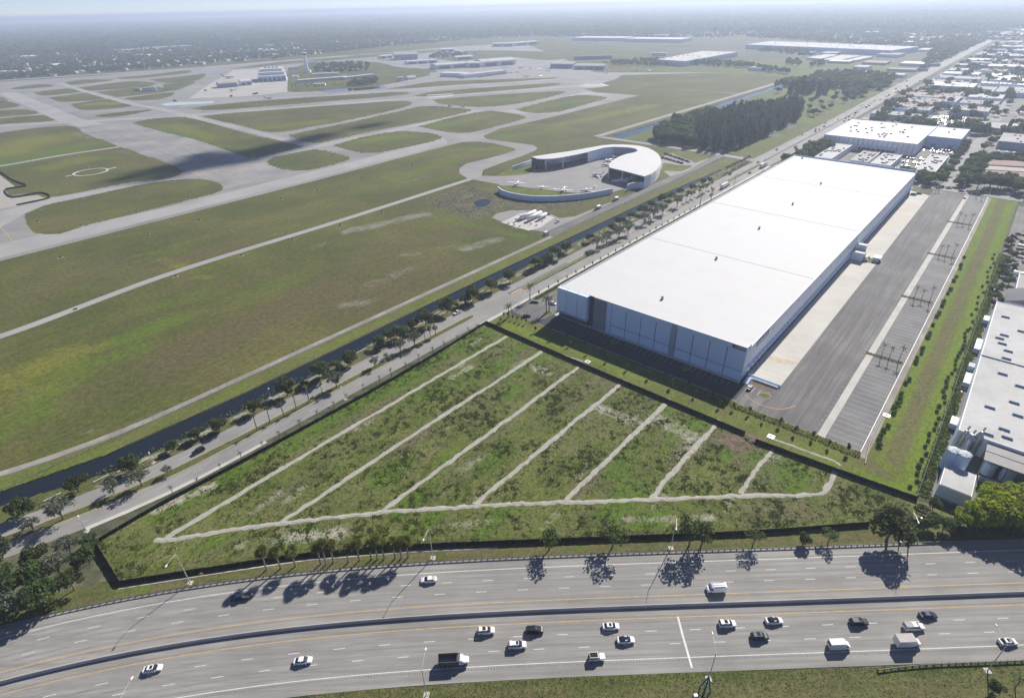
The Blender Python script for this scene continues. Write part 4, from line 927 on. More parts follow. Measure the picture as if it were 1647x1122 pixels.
# SE corner: loading ramp, retaining wall and planted triangle
rw = tag(empty('retaining_wall', W(103, 6.6), YAW), 'pale retaining wall closing the south end of the dock pad', 'wall')
MB().box(7.3, .0, 0, 14.6, .3, 1.3).build('upper_wall', 'wall_cool', rw); MB().box(7.6, -1.9, 0, 13.0, .3, .9).build('lower_wall', 'wall_white', rw)
sheet('corner_bed', uvp((106, .2), (116.4, 0), (116.2, 3.8), (105.5, 4.4)), .12, 'mulch')
kerbed('corner_island', [W(112.0, -5.8), W(116.6, -5.6), W(116.9, -2.4), W(114, -1.9), W(112.4, -3)], 'lawn')
bd = tag(empty('dock_ramp', W(103.6, -.4), YAW), 'small blue-shaded ramp block at the warehouse south-east corner', 'ramp')
MB().add([(0, 0, 0), (2.2, 0, 0), (2.2, 4, 0), (0, 4, 0), (0, 0, .2), (2.2, 0, .2), (2.2, 4, 1.4), (0, 4, 1.4)], [(0, 1, 5, 4), (1, 2, 6, 5), (2, 3, 7, 6), (3, 0, 4, 7), (4, 5, 6, 7)]).build('ramp_body', 'wall_cool', bd)
# planting islands in the lots
ISLV = [61.5, 141, 223.3, 304]
for k, v in enumerate(ISLV): kerbed('lot_island', [W(138.6, v - .3), W(139.3, v - 1.0), W(154.8, v - 1.0), W(155.0, v + .9), W(139.3, v + .9)], 'mulch')
kerbed('lot_island', [W(139.6, 389), W(155.2, 389.5), W(155.2, 391.2), W(139.6, 391)], 'mulch')
for u in (40, 79): kerbed('lot_island', [W(u - 1.2, -2.4), W(u - 1.3, -6.5), W(u - .6, -8.2), W(u + .6, -8.2), W(u + 1.3, -6.5), W(u + 1.2, -2.4)], 'lawn')
kerbed('entry_island', [W(-24, 5.5), W(-23, 1.5), W(-20, .2), W(-16, 2.2), W(-16.4, 4.2), W(-19.5, 6)], 'lawn')
kerbed('palm_island', [W(-8.6, -5.4), W(-3.6, -5.2), W(-3.2, -1), W(-6.4, .8), W(-8.4, -1)], 'lawn')
# lawns round the lots
LAWN = uvp((-25.8, -33.2), (118, -34.4), (124, -35.8), (176, -31), (175.6, 394), (157.6, 394), (157.0, -17.4), (106.5, -17.2), (104.5, -15.8), (-10, -15.8), (-18, -18.5), (-23.8, -22))
ls = [('yellow', W(165, v), W(166, v + 40), 4, .5) for v in range(-20, 380, 90)] + [('lush', W(160.5, v), W(160.5, v + 36), 3.2, .95) for v in range(0, 380, 40)] + [('lush', W(172, v), W(172, v + 38), 3.8, .95) for v in range(-30, 380, 40)] + [('dry', W(166, v), W(165.5, v + 45), 3.6, .95) for v in range(-15, 380, 48)]
ls += [('dry', W(164, -24), W(158, -22), 4, .9), ('lush', W(150, -30), W(172, -28), 3, .7), ('lush', W(-15, -27), W(20, -27), 4, .8), ('lush', W(30, -27), W(70, -26), 2.5, .6), ('dry', W(80, -24), W(115, -27), 3, .6), ('lush', W(110, -27), W(120, -26), 2, .7)]
sheet('lawn_base', LAWN, .03, 'lawn'); turf('lawn', LAWN, .045, 'lawn', 2.0, ls, grid=True)
hs = [W(-23.6, v) for v in (6, 60, 130, 220, 300, 390)] + [W(-20.8, v) for v in (390, 300, 220, 130, 60, 6)]
sheet('hedge_strip', hs, .1, 'lawn')
def drain_box(p, label):
    r_ = tag(empty('drain_box', p, YAW), label, 'drain box')
    for x, y, sx, sy in ((-.9, 0, .7, 2.5), (.9, 0, .7, 2.5), (0, -.9, 1.1, .7), (0, .9, 1.1, .7)): MB().box(x, y, 0, sx, sy, .3).build('concrete_rim', 'white_metal', r_)
    MB().box(0, 0, .02, 1.1, 1.1, .1).build('grate', 'dark_metal', r_)
drain_box(W(39.8, -30.2), 'white concrete drain box on the lawn by the third gravel path'); drain_box(W(126.4, -29.6), 'white concrete drain box on the lawn beside the brown gap'); drain_box(W(157.8, 13.6), 'white concrete drain box among the round shrubs east of the trailer lot')
# entrance sign
es = tag(empty('entrance_sign', W(-19.9, 2.6), YAW + .5), 'low blue-white entrance sign on the kerbed island by the road', 'sign'); MB().box(0, 0, .15, 4.6, .6, 1.3).build('sign_body', 'wall_midgrey', es); MB().box(0, -.34, .4, 4.2, .08, .8).build('sign_face', 'wall_navy', es)

# ================================================================== PLANT KINDS
def leaf_cloud(lobes, n, size, up=0.15, flat=0.55, seed=1, shell=(.72, 1.04)):
    """leaf-sized quads through the outer part of overlapping lobes: arrays of corners"""
    g = np.random.default_rng(seed); L = np.array(lobes, float); w = L[:, 3] ** 2; idx = g.choice(len(L), n, p=w / w.sum())
    d = g.normal(size=(n, 3)); d[:, 2] += up; d /= np.linalg.norm(d, axis=1)[:, None]
    r = L[idx, 3] * g.uniform(*shell, n); sq = L[idx, 4] if L.shape[1] > 4 else np.ones(n)
    P = L[idx, :3] + d * r[:, None] * np.stack([np.ones(n), np.ones(n), sq], 1)
    nr = d * flat + g.normal(size=(n, 3)) * (1 - flat); nr /= np.linalg.norm(nr, axis=1)[:, None]
    t = np.cross(nr, g.normal(size=(n, 3))); t /= np.linalg.norm(t, axis=1)[:, None]; b_ = np.cross(nr, t)
    s = size * g.uniform(.6, 1.35, n)[:, None]; t, b_ = t * s, b_ * s * .7
    V = np.stack([P - t - b_ * .3, P + b_ - t * .1, P + t + b_ * .2, P - b_ + t * .2], 1).reshape(-1, 3)
    return V, np.arange(n * 4).reshape(-1, 4)
def limbs(mb, h, r, spread, k, seed, top):
    g = random.Random(seed); mb.tube([(0, 0, -.2), (g.uniform(-.1, .1), g.uniform(-.1, .1), h * .5), (g.uniform(-.25, .25), g.uniform(-.25, .25), h)], [r * 1.25, r, r * .8], 7)
    for i in range(k):
        a = 6.283 * i / k + g.uniform(-.4, .4); e = g.uniform(.6, 1.0); x, y = math.cos(a) * spread * e, math.sin(a) * spread * e
        mb.tube([(0, 0, h * g.uniform(.7, 1)), (x * .45, y * .45, h + (top - h) * .45), (x, y, h + (top - h) * g.uniform(.6, .95))], [r * .6, r * .42, r * .12], 5)
    return mb
def lobes_round(h0, h1, rad_, k, seed, lr=(.34, .5)):
    g = random.Random(seed); out = [(0, 0, (h0 + h1) / 2 + .08 * (h1 - h0), rad_ * .62, .8)]
    for i in range(k):
        a = 6.283 * i / k * 2.4 + g.uniform(-.5, .5); q = g.uniform(.35, .8) * rad_; zz = h0 + (h1 - h0) * g.uniform(.25, .85)
        out.append((math.cos(a) * q, math.sin(a) * q, zz, rad_ * g.uniform(*lr), .82))
    return out
def tree_kind(name, crown_fn, trunk_fn, leaf, bark='bark'):
    r_ = empty(name)
    t = trunk_fn().build('trunk', bark, r_)
    V, F = crown_fn(); c = mesh_np('crown', V, F, leaf, r_)
    return r_
KINDT = {}
def variants(key, name, fn, n): KINDT[key] = [fn(i) for i in range(n)]
variants('oak', 'oak_tree', lambda i: tree_kind('oak_tree', lambda: leaf_cloud(lobes_round(2.2, 6.6, 3.6, 9, 10 + i), 1500, .34, seed=20 + i), lambda: limbs(MB(), 2.4, .2, 2.4, 6, 30 + i, 5.6), 'leaf'), 4)
variants('grey', 'silvery_tree', lambda i: tree_kind('silvery_tree', lambda: leaf_cloud(lobes_round(2.6, 6.8, 4.0, 11, 40 + i, (.24, .38)), 820, .27, seed=50 + i, flat=.3, shell=(.4, 1.05)), lambda: limbs(MB(), 2.2, .2, 3.0, 8, 60 + i, 6.0), 'leaf_grey'), 3)
variants('thin', 'open_tree', lambda i: tree_kind('open_tree', lambda: leaf_cloud(lobes_round(2.8, 6.4, 3.2, 8, 140 + i, (.3, .45)), 520, .27, seed=150 + i, flat=.3, shell=(.4, 1.05)), lambda: limbs(MB(), 2.6, .16, 2.4, 7, 160 + i, 5.8), 'leaf'), 3)
variants('lime', 'lime_green_tree', lambda i: tree_kind('lime_green_tree', lambda: leaf_cloud(lobes_round(2.5, 9.0, 5.0, 14, 70 + i), 2300, .42, seed=80 + i), lambda: limbs(MB(), 3.0, .28, 3.2, 7, 90 + i, 7.6), 'leaf_lime'), 3)
def cas_lobes(i):
    g = random.Random(200 + i); out = []
    for k in range(15):
        z = 3 + 13.5 * k / 14; rr = 4.4 * (1 - (k / 18) ** 2.2); a = g.uniform(0, 6.28); q = rr * g.uniform(.2, .6); out.append((math.cos(a) * q, math.sin(a) * q, z, rr * g.uniform(.5, .72), 1.15))
    return out
variants('cas', 'casuarina_tree', lambda i: tree_kind('casuarina_tree', lambda: leaf_cloud(cas_lobes(i), 1800, .46, seed=210 + i, flat=.25, shell=(.5, 1.15)), lambda: MB().tube([(0, 0, -.2), (.1, .1, 8), (0, .2, 16)], [.34, .24, .06], 7), 'leaf_dark'), 4)
variants('shrub', 'round_shrub', lambda i: tree_kind('round_shrub', lambda: leaf_cloud([(0, 0, .75, .85, .9), (.3, .2, .6, .6, .9), (-.35, .1, .55, .55, .9)], 260, .17, seed=230 + i), lambda: MB().tube([(0, 0, -.1), (0, 0, .6)], [.07, .04], 5), 'leaf'), 2)
variants('sapling', 'sapling', lambda i: tree_kind('sapling', lambda: leaf_cloud([(0, 0, 2.3, .62, 1.5), (.15, .1, 3.0, .42, 1.3), (-.2, 0, 1.8, .45, 1)], 190, .2, seed=240 + i, flat=.3, shell=(.3, 1.1)), lambda: MB().tube([(0, 0, -.1), (0, 0, 2.6)], [.06, .03], 5), 'leaf'), 2)
def frond(mb, base, a, length, droop, width, lift, seg=6):
    """a feather frond: two leaf rows folded along a drooping rib, cut into leaflets"""
    b_ = Vector(base); ca, sa = math.cos(a), math.sin(a); prev = None; pts = []
    for i in range(seg + 1):
        t = i / seg; x = length * t * (1 - .12 * droop * t); z = lift * length * t - droop * length * t * t
        pts.append((Vector((b_.x + ca * x, b_.y + sa * x, b_.z + z)), width * (0.35 + .65 * math.sin(min(1, t * 1.15 + .1) * math.pi))))
    s = Vector((-sa, ca, 0))
    for i in range(seg):
        (p, w), (q, w2) = pts[i], pts[i + 1]; m_ = p.lerp(q, .62)
        for sd in (-1, 1):
            mb.add([p, m_, m_ + s * sd * w2 + Vector((ca * w2 * .5, sa * w2 * .5, -w2 * .55)), p + s * sd * w + Vector((ca * w * .5, sa * w * .5, -w * .55))], [(0, 1, 2, 3)])
def palm_kind(name, h, r0, r1, nf, fl, width, droop, seed, leaf='leaf_palm', crownshaft=False, lean=0.2):
    g = random.Random(seed); root = empty(name)
    lx_, ly = g.uniform(-lean, lean), g.uniform(-lean, lean)
    mb = MB().tube([(0, 0, -.2), (0, 0, h * .3), (lx_ * .5, ly * .5, h * .65), (lx_, ly, h)], [r0 * 1.15, r0, (r0 + r1) / 2, r1], 8); mb.build('trunk', 'palm_trunk', root)
    if crownshaft: MB().tube([(lx_, ly, h - .05), (lx_, ly, h + 1.1)], [r1 * 1.05, r1 * .5], 8).build('crownshaft', 'leaf_palm', root)
    mb = MB(); hz = h + (1.0 if crownshaft else .1)
    for i in range(nf):
        a = 6.283 * i * .381966 * 1.0 + g.uniform(-.2, .2); t = i / nf; frond(mb, (lx_, ly, hz), a, fl * g.uniform(.85, 1.1), droop * (.55 + .6 * t), width, 1.0 - 1.25 * t, 6)
    mb.build('crown', leaf, root); return root
def sabal_kind(name, h, seed, rr=1.9, n=66):
    g = random.Random(seed); root = empty(name); lx_, ly = g.uniform(-.25, .25), g.uniform(-.25, .25)
    MB().tube([(0, 0, -.2), (lx_ * .4, ly * .4, h * .5), (lx_, ly, h)], [.2, .17, .2], 8).build('trunk', 'palm_trunk', root)
    mb = MB()
    for i in range(n):            # fan leaves on stalks, all round the head
        a = g.uniform(0, 6.283); e = math.asin(g.uniform(-.55, 1)); d = Vector((math.cos(a) * math.cos(e), math.sin(a) * math.cos(e), math.sin(e)))
        c = Vector((lx_, ly, h + .25)); tip = c + d * rr * g.uniform(.85, 1.1); s = d.cross(Vector((g.uniform(-.3, .3), g.uniform(-.3, .3), 1))).normalized(); nrm = s.cross(d)
        m_ = c + d * rr * .45
        for k in range(5):
            t = (k - 2) / 2; t2 = (k - 1.2) / 2
            p = m_ + s * t * .62 * rr * .62 + d * rr * (.5 - .12 * t * t) - nrm * .12 * abs(t) - Vector((0, 0, .12))
            mb.add([c + d * rr * .3, m_ + s * (t - .28) * .4, p, m_ + s * (t + .28) * .4], [(0, 1, 2, 3)])
    mb.build('crown', 'leaf_fan', root); return root
variants('royal', 'royal_palm', lambda i: palm_kind('royal_palm', 6.6 + .6 * i, .3, .2, 18, 3.3, .42, .85, 300 + i, crownshaft=True), 3)
variants('lotpalm', 'slim_palm', lambda i: palm_kind('slim_palm', 5.6 + .5 * i, .15, .1, 9, 2.2, .3, .6, 310 + i, crownshaft=True), 3)
variants('sabal', 'cabbage_palm', lambda i: sabal_kind('cabbage_palm', 4.8 + .5 * i, 320 + i), 3)
variants('tallsabal', 'bare_trunk_palm', lambda i: palm_kind('bare_trunk_palm', 6.8 + .5 * i, .2, .17, 10, 1.35, .3, .9, 330 + i, lean=.3), 3)
variants('youngpalm', 'young_palm', lambda i: palm_kind('young_palm', 2.6 + .4 * i, .13, .1, 8, 1.1, .22, .9, 340 + i, lean=.1), 3)
USED = set()
def plant(key, p, s=1.0, rz=None, label=None, cat='tree', group=None, var=None):
    src = KINDT[key][(var if var is not None else random.randrange(len(KINDT[key]))) % len(KINDT[key])]
    sc = (s * random.uniform(.93, 1.07), s * random.uniform(.93, 1.07), s * random.uniform(.92, 1.08))
    rz = random.uniform(0, 6.28) if rz is None else rz
    if src.name not in USED:
        USED.add(src.name); o = src; o.location = p; o.rotation_euler = (0, 0, rz); o.scale = sc
    else: o = copy_tree(src, None, p, rz, sc)
    return tag(o, label, cat, group)

# ------------------------------------------------------------------ trees on the canal bank
g_ = 'trees along the canal bank'
bank = [(40, 828, 1.05), (128, 790, 1.15), (213, 756, 1.05), (280, 724, .6), (320, 705, .85), (354, 692, .9), (410, 664, .8), (463, 636, 1.05), (491, 622, .5), (520, 607, 1.15), (543, 594, .75), (565, 585, .95), (611, 558, .95), (629, 547, .8), (645, 543, .95), (665, 531, .85), (685, 523, 1.1), (719, 503, 1.1), (733, 494, .6), (748, 490, .8), (761, 484, 1.05),
        (790, 469, 1.05), (820, 454, 1.1), (861, 432, 1.05), (868, 427, .8), (879, 423, .9), (893, 414, 1.1), (911, 405, .9)]
bank += [(948, 389, .9), (984, 372, .9), (997, 363, 1.0), (1014, 354, 1.05), (1032, 344, 1.1), (1048, 335, 1.05), (1063, 327, 1.05), (1078, 321, .9), (1093, 314, .85), (1113, 307, .95), (1131, 298, .95), (1140, 295, .85)]
for k, (x, y, s) in enumerate(bank): plant('oak', G(x, y), s * random.uniform(.95, 1.25) * (.92 if k > 27 else 1), label=f'{nth(k)} dark green tree on the canal bank counting from the highway end', group=g_)
g_ = 'pale trees on the canal road median'
for k, (x, y, s) in enumerate([(54, 851, .75), (102, 835, 1.25), (184, 793, .85), (229, 781, 1.2), (271, 763, .6), (542, 623, 1.15), (603, 590, .8), (621, 577, .45), (644, 565, 1.0), (667, 556, 1.15)]): plant('grey', G(x, y), s, label=f'{nth(k)} pale grey-green tree on the road median counting from the highway', group=g_)
for k, (x, y, s) in enumerate([(960, 400, .95), (975, 392, .8), (995, 384, 1.0), (1010, 377, .85), (1036, 361, .95), (1051, 352, 1.0), (1066, 345, 1.0), (1089, 333, 1.05)]): plant('grey', G(x, y), s * 1.45, label=f'{nth(k)} grey-green median tree opposite the curved hangar counting northward', group='pale trees on the northern median')
for k, (x, y) in enumerate([(414, 692), (435, 679), (457, 669), (477, 658), (498, 647), (518, 630)]): plant('tallsabal', G(x, y), random.uniform(.9, 1.12) * (.6 if k == 5 else 1), label=f'{nth(k)} tall bare-trunked palm on the median beside the field, counting from the highway', cat='palm', group='bare-trunk palms on the median')
for k, (x, y) in enumerate([(684, 547), (693, 545), (701, 540)]): plant('sabal', G(x, y), 1.0, label=f'{nth(k)} cabbage palm of the three on the median near the warehouse corner', cat='palm', group='three cabbage palms on the median')
for k, (u, v) in enumerate([(-38.5, 232), (-38, 239), (-38.3, 246), (-37.6, 255), (-38, 262), (-38.4, 270), (-38, 281)]): plant('sabal', W(u, v), 1.05, label=f'{nth(k)} cabbage palm of the median clump past the hangar, counting northward', cat='palm', group='cabbage palms of the northern median')
for k in range(13): plant('sabal', W(-50.5 + random.uniform(-.5, .5), 342 + k * 5.0), .95, label=f'{nth(k)} cabbage palm in the row at the canal head, counting northward', cat='palm', group='cabbage palms at the canal head')
for k, (u, v, x) in enumerate([(-20.0, -19.8, 1), (-24.5, 4.2, 1.05), (-6.6, -3.2, 1.08), (-6.4, -.8, 1.05)]): plant('royal', W(u, v), x, label=['royal palm at the lawn corner nearest the canal road', 'royal palm beside the entrance sign', 'southern royal palm of the pair by the warehouse corner', 'northern royal palm of the pair by the warehouse corner'][k], cat='palm', group='royal palms at the warehouse entrance', var=k % 3)
for k, (u, v) in enumerate([(-24.2, 228), (-24.3, 250)]): plant('royal', W(u, v), 1.1, label=f'{nth(k)} royal palm on the sidewalk west of the warehouse roof', cat='palm', group='royal palms on the west sidewalk')
# young palms planted along the sidewalk and the field fence
k = 0
for v in np.arange(-196, -38, 8.2):
    plant('youngpalm', W(-23.9 + du(v) + random.uniform(-.3, .3), v + random.uniform(-1, 1)), random.uniform(.85, 1.25), label=f'{nth(k)} young palm along the black fence beside the canal road, from the highway', cat='palm', group='young palms by the field fence'); k += 1
k = 0
for v in np.arange(12, 232, 9.4): plant('sapling', W(-24.1, v), .85, label=f'{nth(k)} sapling on the sidewalk strip west of the warehouse, counting northward', cat='sapling', group='saplings on the west sidewalk'); k += 1
hb = lambda key, pts, s, lab, cat, grp: [plant(key, p, s * random.uniform(.85, 1.15), label=lab.format(nth(i)), cat=cat, group=grp) for i, p in enumerate(pts)]
hb('sapling', [W(-22 + i * 2.9, -21.5 + .35 * i) for i in range(6)], 1.0, '{} sapling at the lawn corner by the entrance drive', 'sapling', 'saplings at the lawn corner')
hb('sapling', [W(2 + i * 5.6, -18.4 if i % 2 else -23.5) for i in range(19)], 1.05, '{} sapling on the lawn in front of the south wall, counting eastward', 'sapling', 'saplings on the south lawn')
hb('sapling', [W(108 + i * 6.2, -21.6 + (i % 2) * 1.2) for i in range(8)], 1.15, '{} sapling below the truck court hedge, counting eastward', 'sapling', 'saplings below the truck court')
hb('shrub', [W(159.3 + random.uniform(-.5, .5), v) for v in [-9, -5.5, -2, 2, 6, 17, 21, 25, 29.5, 34, 44, 48, 66, 71, 77, 82, 96, 101, 112, 124, 129, 140, 146, 160, 167, 182, 190, 205, 212, 228]], 1.25, '{} round shrub in the row east of the trailer lot, counting northward', 'shrub', 'round shrubs east of the trailer lot')
hb('shrub', [W(173.6 + random.uniform(-1.2, .8), v) for v in np.concatenate([np.arange(-26, 120, 4.6), np.arange(120, 250, 9)])], .95, '{} scrubby bush along the eastern fence, counting northward', 'shrub', 'bushes along the eastern fence')
# ornamental grass hedge, clump by clump
pts = [W(88 + .95 * i + random.uniform(-.15, .15), -17.8 - (r_ * 1.25) - (.0 if i < 60 else .3) + random.uniform(-.2, .2)) for r_ in range(3) for i in range(72)]
V0, F0 = leaf_cloud([(0, 0, .4, .42, 1.0)], 46, .17, up=.5, seed=401, flat=.2, shell=(.3, 1.1)); src = None
for i, p in enumerate(pts):
    if src is None: o = src = mesh_np('ornamental_clump', V0, F0, 'reed')
    else: o = src.copy(); COL.objects.link(o)
    o.location = p; o.rotation_euler = (0, 0, random.uniform(0, 6)); s = random.uniform(.8, 1.25); o.scale = (s, s, s)
    tag(o, 'yellow-green ornamental grass clump in the hedge below the truck court', 'grass clump', 'ornamental grass hedge clumps')
V0, F0 = leaf_cloud([(x, 0, .5, .55, .9) for x in (-1.4, -.7, 0, .7, 1.4)], 420, .17, seed=402); src = None
for i, v in enumerate(np.arange(8, 225, 3.4)):
    if src is None: o = src = mesh_np('hedge_shrub', V0, F0, 'weed')
    else: o = src.copy(); COL.objects.link(o)
    o.location = W(-22.2, v, .1); o.rotation_euler = (0, 0, YAW + math.pi / 2); tag(o, 'clipped green hedge piece between the sidewalk and the warehouse west side', 'hedge', 'hedge along the west lot')
for k, v in enumerate(ISLV):
    for j, u in enumerate((145.6, 148.9, 152.8)): plant('lotpalm', W(u, v), 1.0 + .1 * (j == 2), label=f'{("western", "middle", "eastern")[j]} slim palm on the {nth(k)} planted island of the trailer lot from the highway', cat='palm', group='slim palms in the trailer lot')
for k, (u, v) in enumerate([(152, 388), (148, 391), (119, 391), (121, 392.5), (117, 390)]): plant('lotpalm', W(u, v), 1.05, label=f'{nth(k)} slim palm at the far north end of the truck court', cat='palm', group='slim palms at the north end')
for k, v in enumerate(ISLV):
    V0, F0 = leaf_cloud([(139.6 - 147.3 + i * .85, 0, .45, .5, .9) for i in range(18)], 700, .16, seed=410 + k); o = mesh_np('island_hedge', V0, F0, 'weed'); o.location = W(147.3, v, .1); o.rotation_euler = (0, 0, YAW); tag(o, f'low yellow-green hedge on the {nth(k)} island of the trailer lot from the highway', 'hedge', 'hedges on the trailer lot islands')
for p, s in ((W(112, 187), .8), (W(114, 190), .6), (W(110.5, 184.5), .6)): plant('sapling', p, s, label=['bare little tree beside the dock office', 'small tree behind the pump house', 'tiny tree below the dock office stair'][[.8, .6, .6].index(s) if s == .8 else (1 if p.y > W(112, 187).y else 2)], cat='sapling')
# ------------------------------------------------------------------ trees along the highway
for k, (x, y) in enumerate([(428.9, 916), (452, 913.5), (475.4, 910), (516, 907), (524.6, 907.5), (536.4, 904.6), (560.8, 903.5), (578.3, 901), (597.3, 899.2), (607.3, 899.2), (618, 898.5), (635.7, 898), (645.7, 897.4), (656.5, 895.6)]):
    plant('sabal', G(x, y), random.uniform(1.18, 1.4), label=f'{nth(k)} cabbage palm from the west in the row above the highway guard rail', cat='palm', group='cabbage palms above the highway')
for key, x, y, s, lab in [('thin', 884, 883, 1.2, 'small open tree above the guard rail, first east of the palm row'), ('thin', 985, 879.5, 1.45, 'wide open tree above the guard rail left of the twin-trunk tree'), ('thin', 1108, 878, 1.65, 'large grey-green tree behind the middle street light'), ('thin', 1128, 876, 1.25, 'dark tree leaning against the large grey-green one by the street light'),
                          ('thin', 1211, 876, .95, 'thin spindly tree above the highway with a flat top'), ('oak', 1291, 874, .6, 'small bushy tree by the fence above the highway'), ('thin', 1332, 872, .85, 'small pale tree standing left of the big oak'), ('oak', 1426, 868, 1.85, 'big dense oak beside the utility pole above the highway')]:
    plant(key, G(x, y), s, label=lab)
for k, (x, y, s) in enumerate([(1543, 846, .7), (1568, 845, .95), (1594, 846, 1.1), (1620, 846, 1.2), (1645, 846, 1.2), (1672, 846, 1.2), (1582, 826, .95), (1608, 822, 1.05), (1635, 820, 1.05), (1660, 818, 1.05), (1592, 806, .75)]): plant('lime', G(x, y), s, label=f'{nth(k)} bright yellow-green tree of the clump below the white factory', group='yellow-green trees below the factory')
for k, (x, y, s) in enumerate([(1492, 848, .8), (1516, 852, .75), (1538, 860, .6), (1580, 864, .6), (1625, 864, .6), (1500, 818, .6), (1480, 830, .6)]): plant('oak', G(x, y), s, label=f'{nth(k)} dark tree in the shadow under the yellow-green clump', group='dark trees below the factory')
for k, (x, y, s) in enumerate([(30, 985, 1.2), (75, 975, 1.3), (120, 948, 1.1), (55, 948, 1.3), (100, 925, 1.2), (145, 905, 1.0), (20, 940, 1.2), (65, 910, 1.2), (115, 890, 1.0), (150, 877, .7), (-15, 965, 1.3), (-10, 920, 1.2)]): plant(('grey', 'oak', 'thin', 'oak')[k % 4], G(x, y), s * (1.1 if k % 4 == 2 else 1), label=f'{nth(k)} tree of the dark thicket at the highway and canal road corner', group='thicket at the lower left corner')
for k, (x, y, s) in enumerate([(5, 892, .75), (-20, 880, .8)]): plant('cas', G(x, y), s, label=f'{nth(k)} feathery tall tree at the left picture edge above the thicket', group='feathery trees at the left edge')
for k, (x, y, s) in enumerate([(1597, 1112, .9), (1632, 1105, .8)]): plant('oak' if k == 0 else 'royal', G(x, y), s * .55, label=['small bush at the near shoulder by the lower right light pole', 'ragged palm at the lower right corner beside the guard rail'][k], cat=['bush', 'palm'][k])
# pale reeds and tall grass on the near verge
n = 5200; X = RNG.uniform(-62, 150, n); Y = np.polyval(BC, np.clip(X, -130, 140)) - 18.8 - RNG.exponential(4.5, n); tufts('verge_grass', X, Y, RNG.uniform(.12, .3, n), RNG.uniform(.04, .15, n), 'weed', 'short rough grass on the near highway verge', z=.06, k=3)
n = 3500; v = RNG.uniform(-235, 340, n); u = RNG.uniform(-57.5, -47, n) + np.where(v < -175, -.0026 * (v + 175) ** 2, 0); tufts('bank_grass', WO.x + AX.x * u + LX.x * v, WO.y + AX.y * u + LX.y * v, RNG.uniform(.15, .45, n), RNG.uniform(.1, .4, n), 'reed', 'dry grass tufts on the canal bank', z=.05, k=3)
n = 3000; u, v = RNG.uniform(175.5, 179, n), RNG.uniform(-28, 250, n); tufts('fence_weeds', WO.x + AX.x * u + LX.x * v, WO.y + AX.y * u + LX.y * v, RNG.uniform(.3, .9, n), RNG.uniform(.2, .8, n), 'weed', 'overgrown weeds along the factory fence', z=.03, k=4)

# ================================================================== VEHICLES (facing +x, wheels on the ground)
def sec(x, w, z0, z1, r=.12): return [(x, -w, z0), (x, -w, z1 - r), (x, -w + r * 1.2, z1), (x, w - r * 1.2, z1), (x, w, z1 - r), (x, w, z0)]
def wheels(root, xs, w, r=.33, wd=.24):
    for x in xs:
        for sy in (-1, 1):
            t = MB().tube([(0, -wd / 2, 0), (0, wd / 2, 0)], r, 12).build('wheel', 'rubber', root); t.location = (x, sy * (w - wd / 2), r)
            MB().tube([(0, sy * wd / 2 - .01, 0), (0, sy * (wd / 2 + .02), 0)], r * .6, 10).build('rim', 'steel', t)
def lamps(root, x, w, z, mat, name):
    for sy in (-1, 1): MB().box(x, sy * (w - .18), z, .08, .3, .16).build(name, mat, root)
M['headlamp'] = simple('headlamp_glass', (0.75, 0.75, 0.72), 0.15, 0.02, 1.0); M['taillamp'] = simple('tail_lamp_red', (0.35, 0.02, 0.02), 0.25, 0.05, 1.0); M['truck_bed'] = simple('dark_steel_bed', (0.12, 0.115, 0.11), 0.6, 0.25, 0.8)
def car_kind(name, L, w, body, glass, roof, sunroof=None, rails=False):
    r_ = empty(name); s = L / 4.7
    MB().loft([sec(x * s, ww, a, b_) for x, ww, a, b_ in body]).build('body', 'paint', r_)
    g = MB().loft([sec(x * s, ww, a, b_, .1) for x, ww, a, b_ in glass]).build('windows', 'glass', r_)
    x0, x1, ww, z = roof
    MB().loft([sec(x0 * s, ww - .05, z - .05, z + .005, .02), sec((x0 + .15) * s, ww, z - .05, z + .035, .03), sec((x1 - .2) * s, ww, z - .05, z + .04, .03), sec(x1 * s, ww - .05, z - .08, z, .02)]).build('roof', 'paint', r_)
    if sunroof: MB().box(sunroof[0] * s, 0, z + .03, sunroof[1], ww * 1.35, .03).build('sunroof', 'glass', r_)
    if rails:
        for sy in (-1, 1): MB().box(-.3 * s, sy * (ww - .06), z + .03, 1.9 * s, .05, .06).build('roof_rail', 'dark_metal', r_)
    for sx in (-.22,): 
        for sy in (-1, 1): MB().loft([sec(sx * s - .05, .02, .9, z), sec(sx * s + .05, .02, .9, z)]).build('pillar', 'paint', r_).location = (0, sy * (ww + .035), 0)
    for sy in (-1, 1): MB().box(.95 * s, sy * (w + .08), .92, .12, .2, .14).build('mirror', 'paint', r_)
    wheels(r_, (-1.38 * s, 1.42 * s), w); lamps(r_, 2.26 * s, w - .06, .6, 'headlamp', 'headlight'); lamps(r_, -2.3 * s, w - .04, .72, 'taillamp', 'tail_light')
    return r_
SED_B = [(-2.35, .74, .35, .75), (-2.2, .86, .26, .98), (-1.5, .9, .2, 1.02), (-.2, .91, .2, .98), (.9, .9, .2, .97), (1.6, .88, .2, .9), (2.15, .83, .22, .78), (2.35, .7, .32, .6)]
SED_G = [(-1.85, .76, .93, .98), (-1.1, .71, .9, 1.36), (-.4, .72, .9, 1.42), (.25, .71, .9, 1.4), (.6, .72, .9, 1.3), (1.25, .77, .9, .96)]
SUV_B = [(-2.35, .8, .4, .9), (-2.25, .9, .3, 1.05), (-1.4, .94, .26, 1.1), (0, .95, .26, 1.1), (1.0, .94, .26, 1.08), (1.7, .92, .28, 1.02), (2.2, .87, .3, .9), (2.35, .75, .38, .7)]
SUV_G = [(-2.22, .8, 1.0, 1.06), (-2.0, .77, 1.0, 1.62), (-.6, .78, 1.0, 1.7), (.3, .77, 1.0, 1.68), (.6, .77, 1.0, 1.55), (1.25, .82, 1.0, 1.06)]
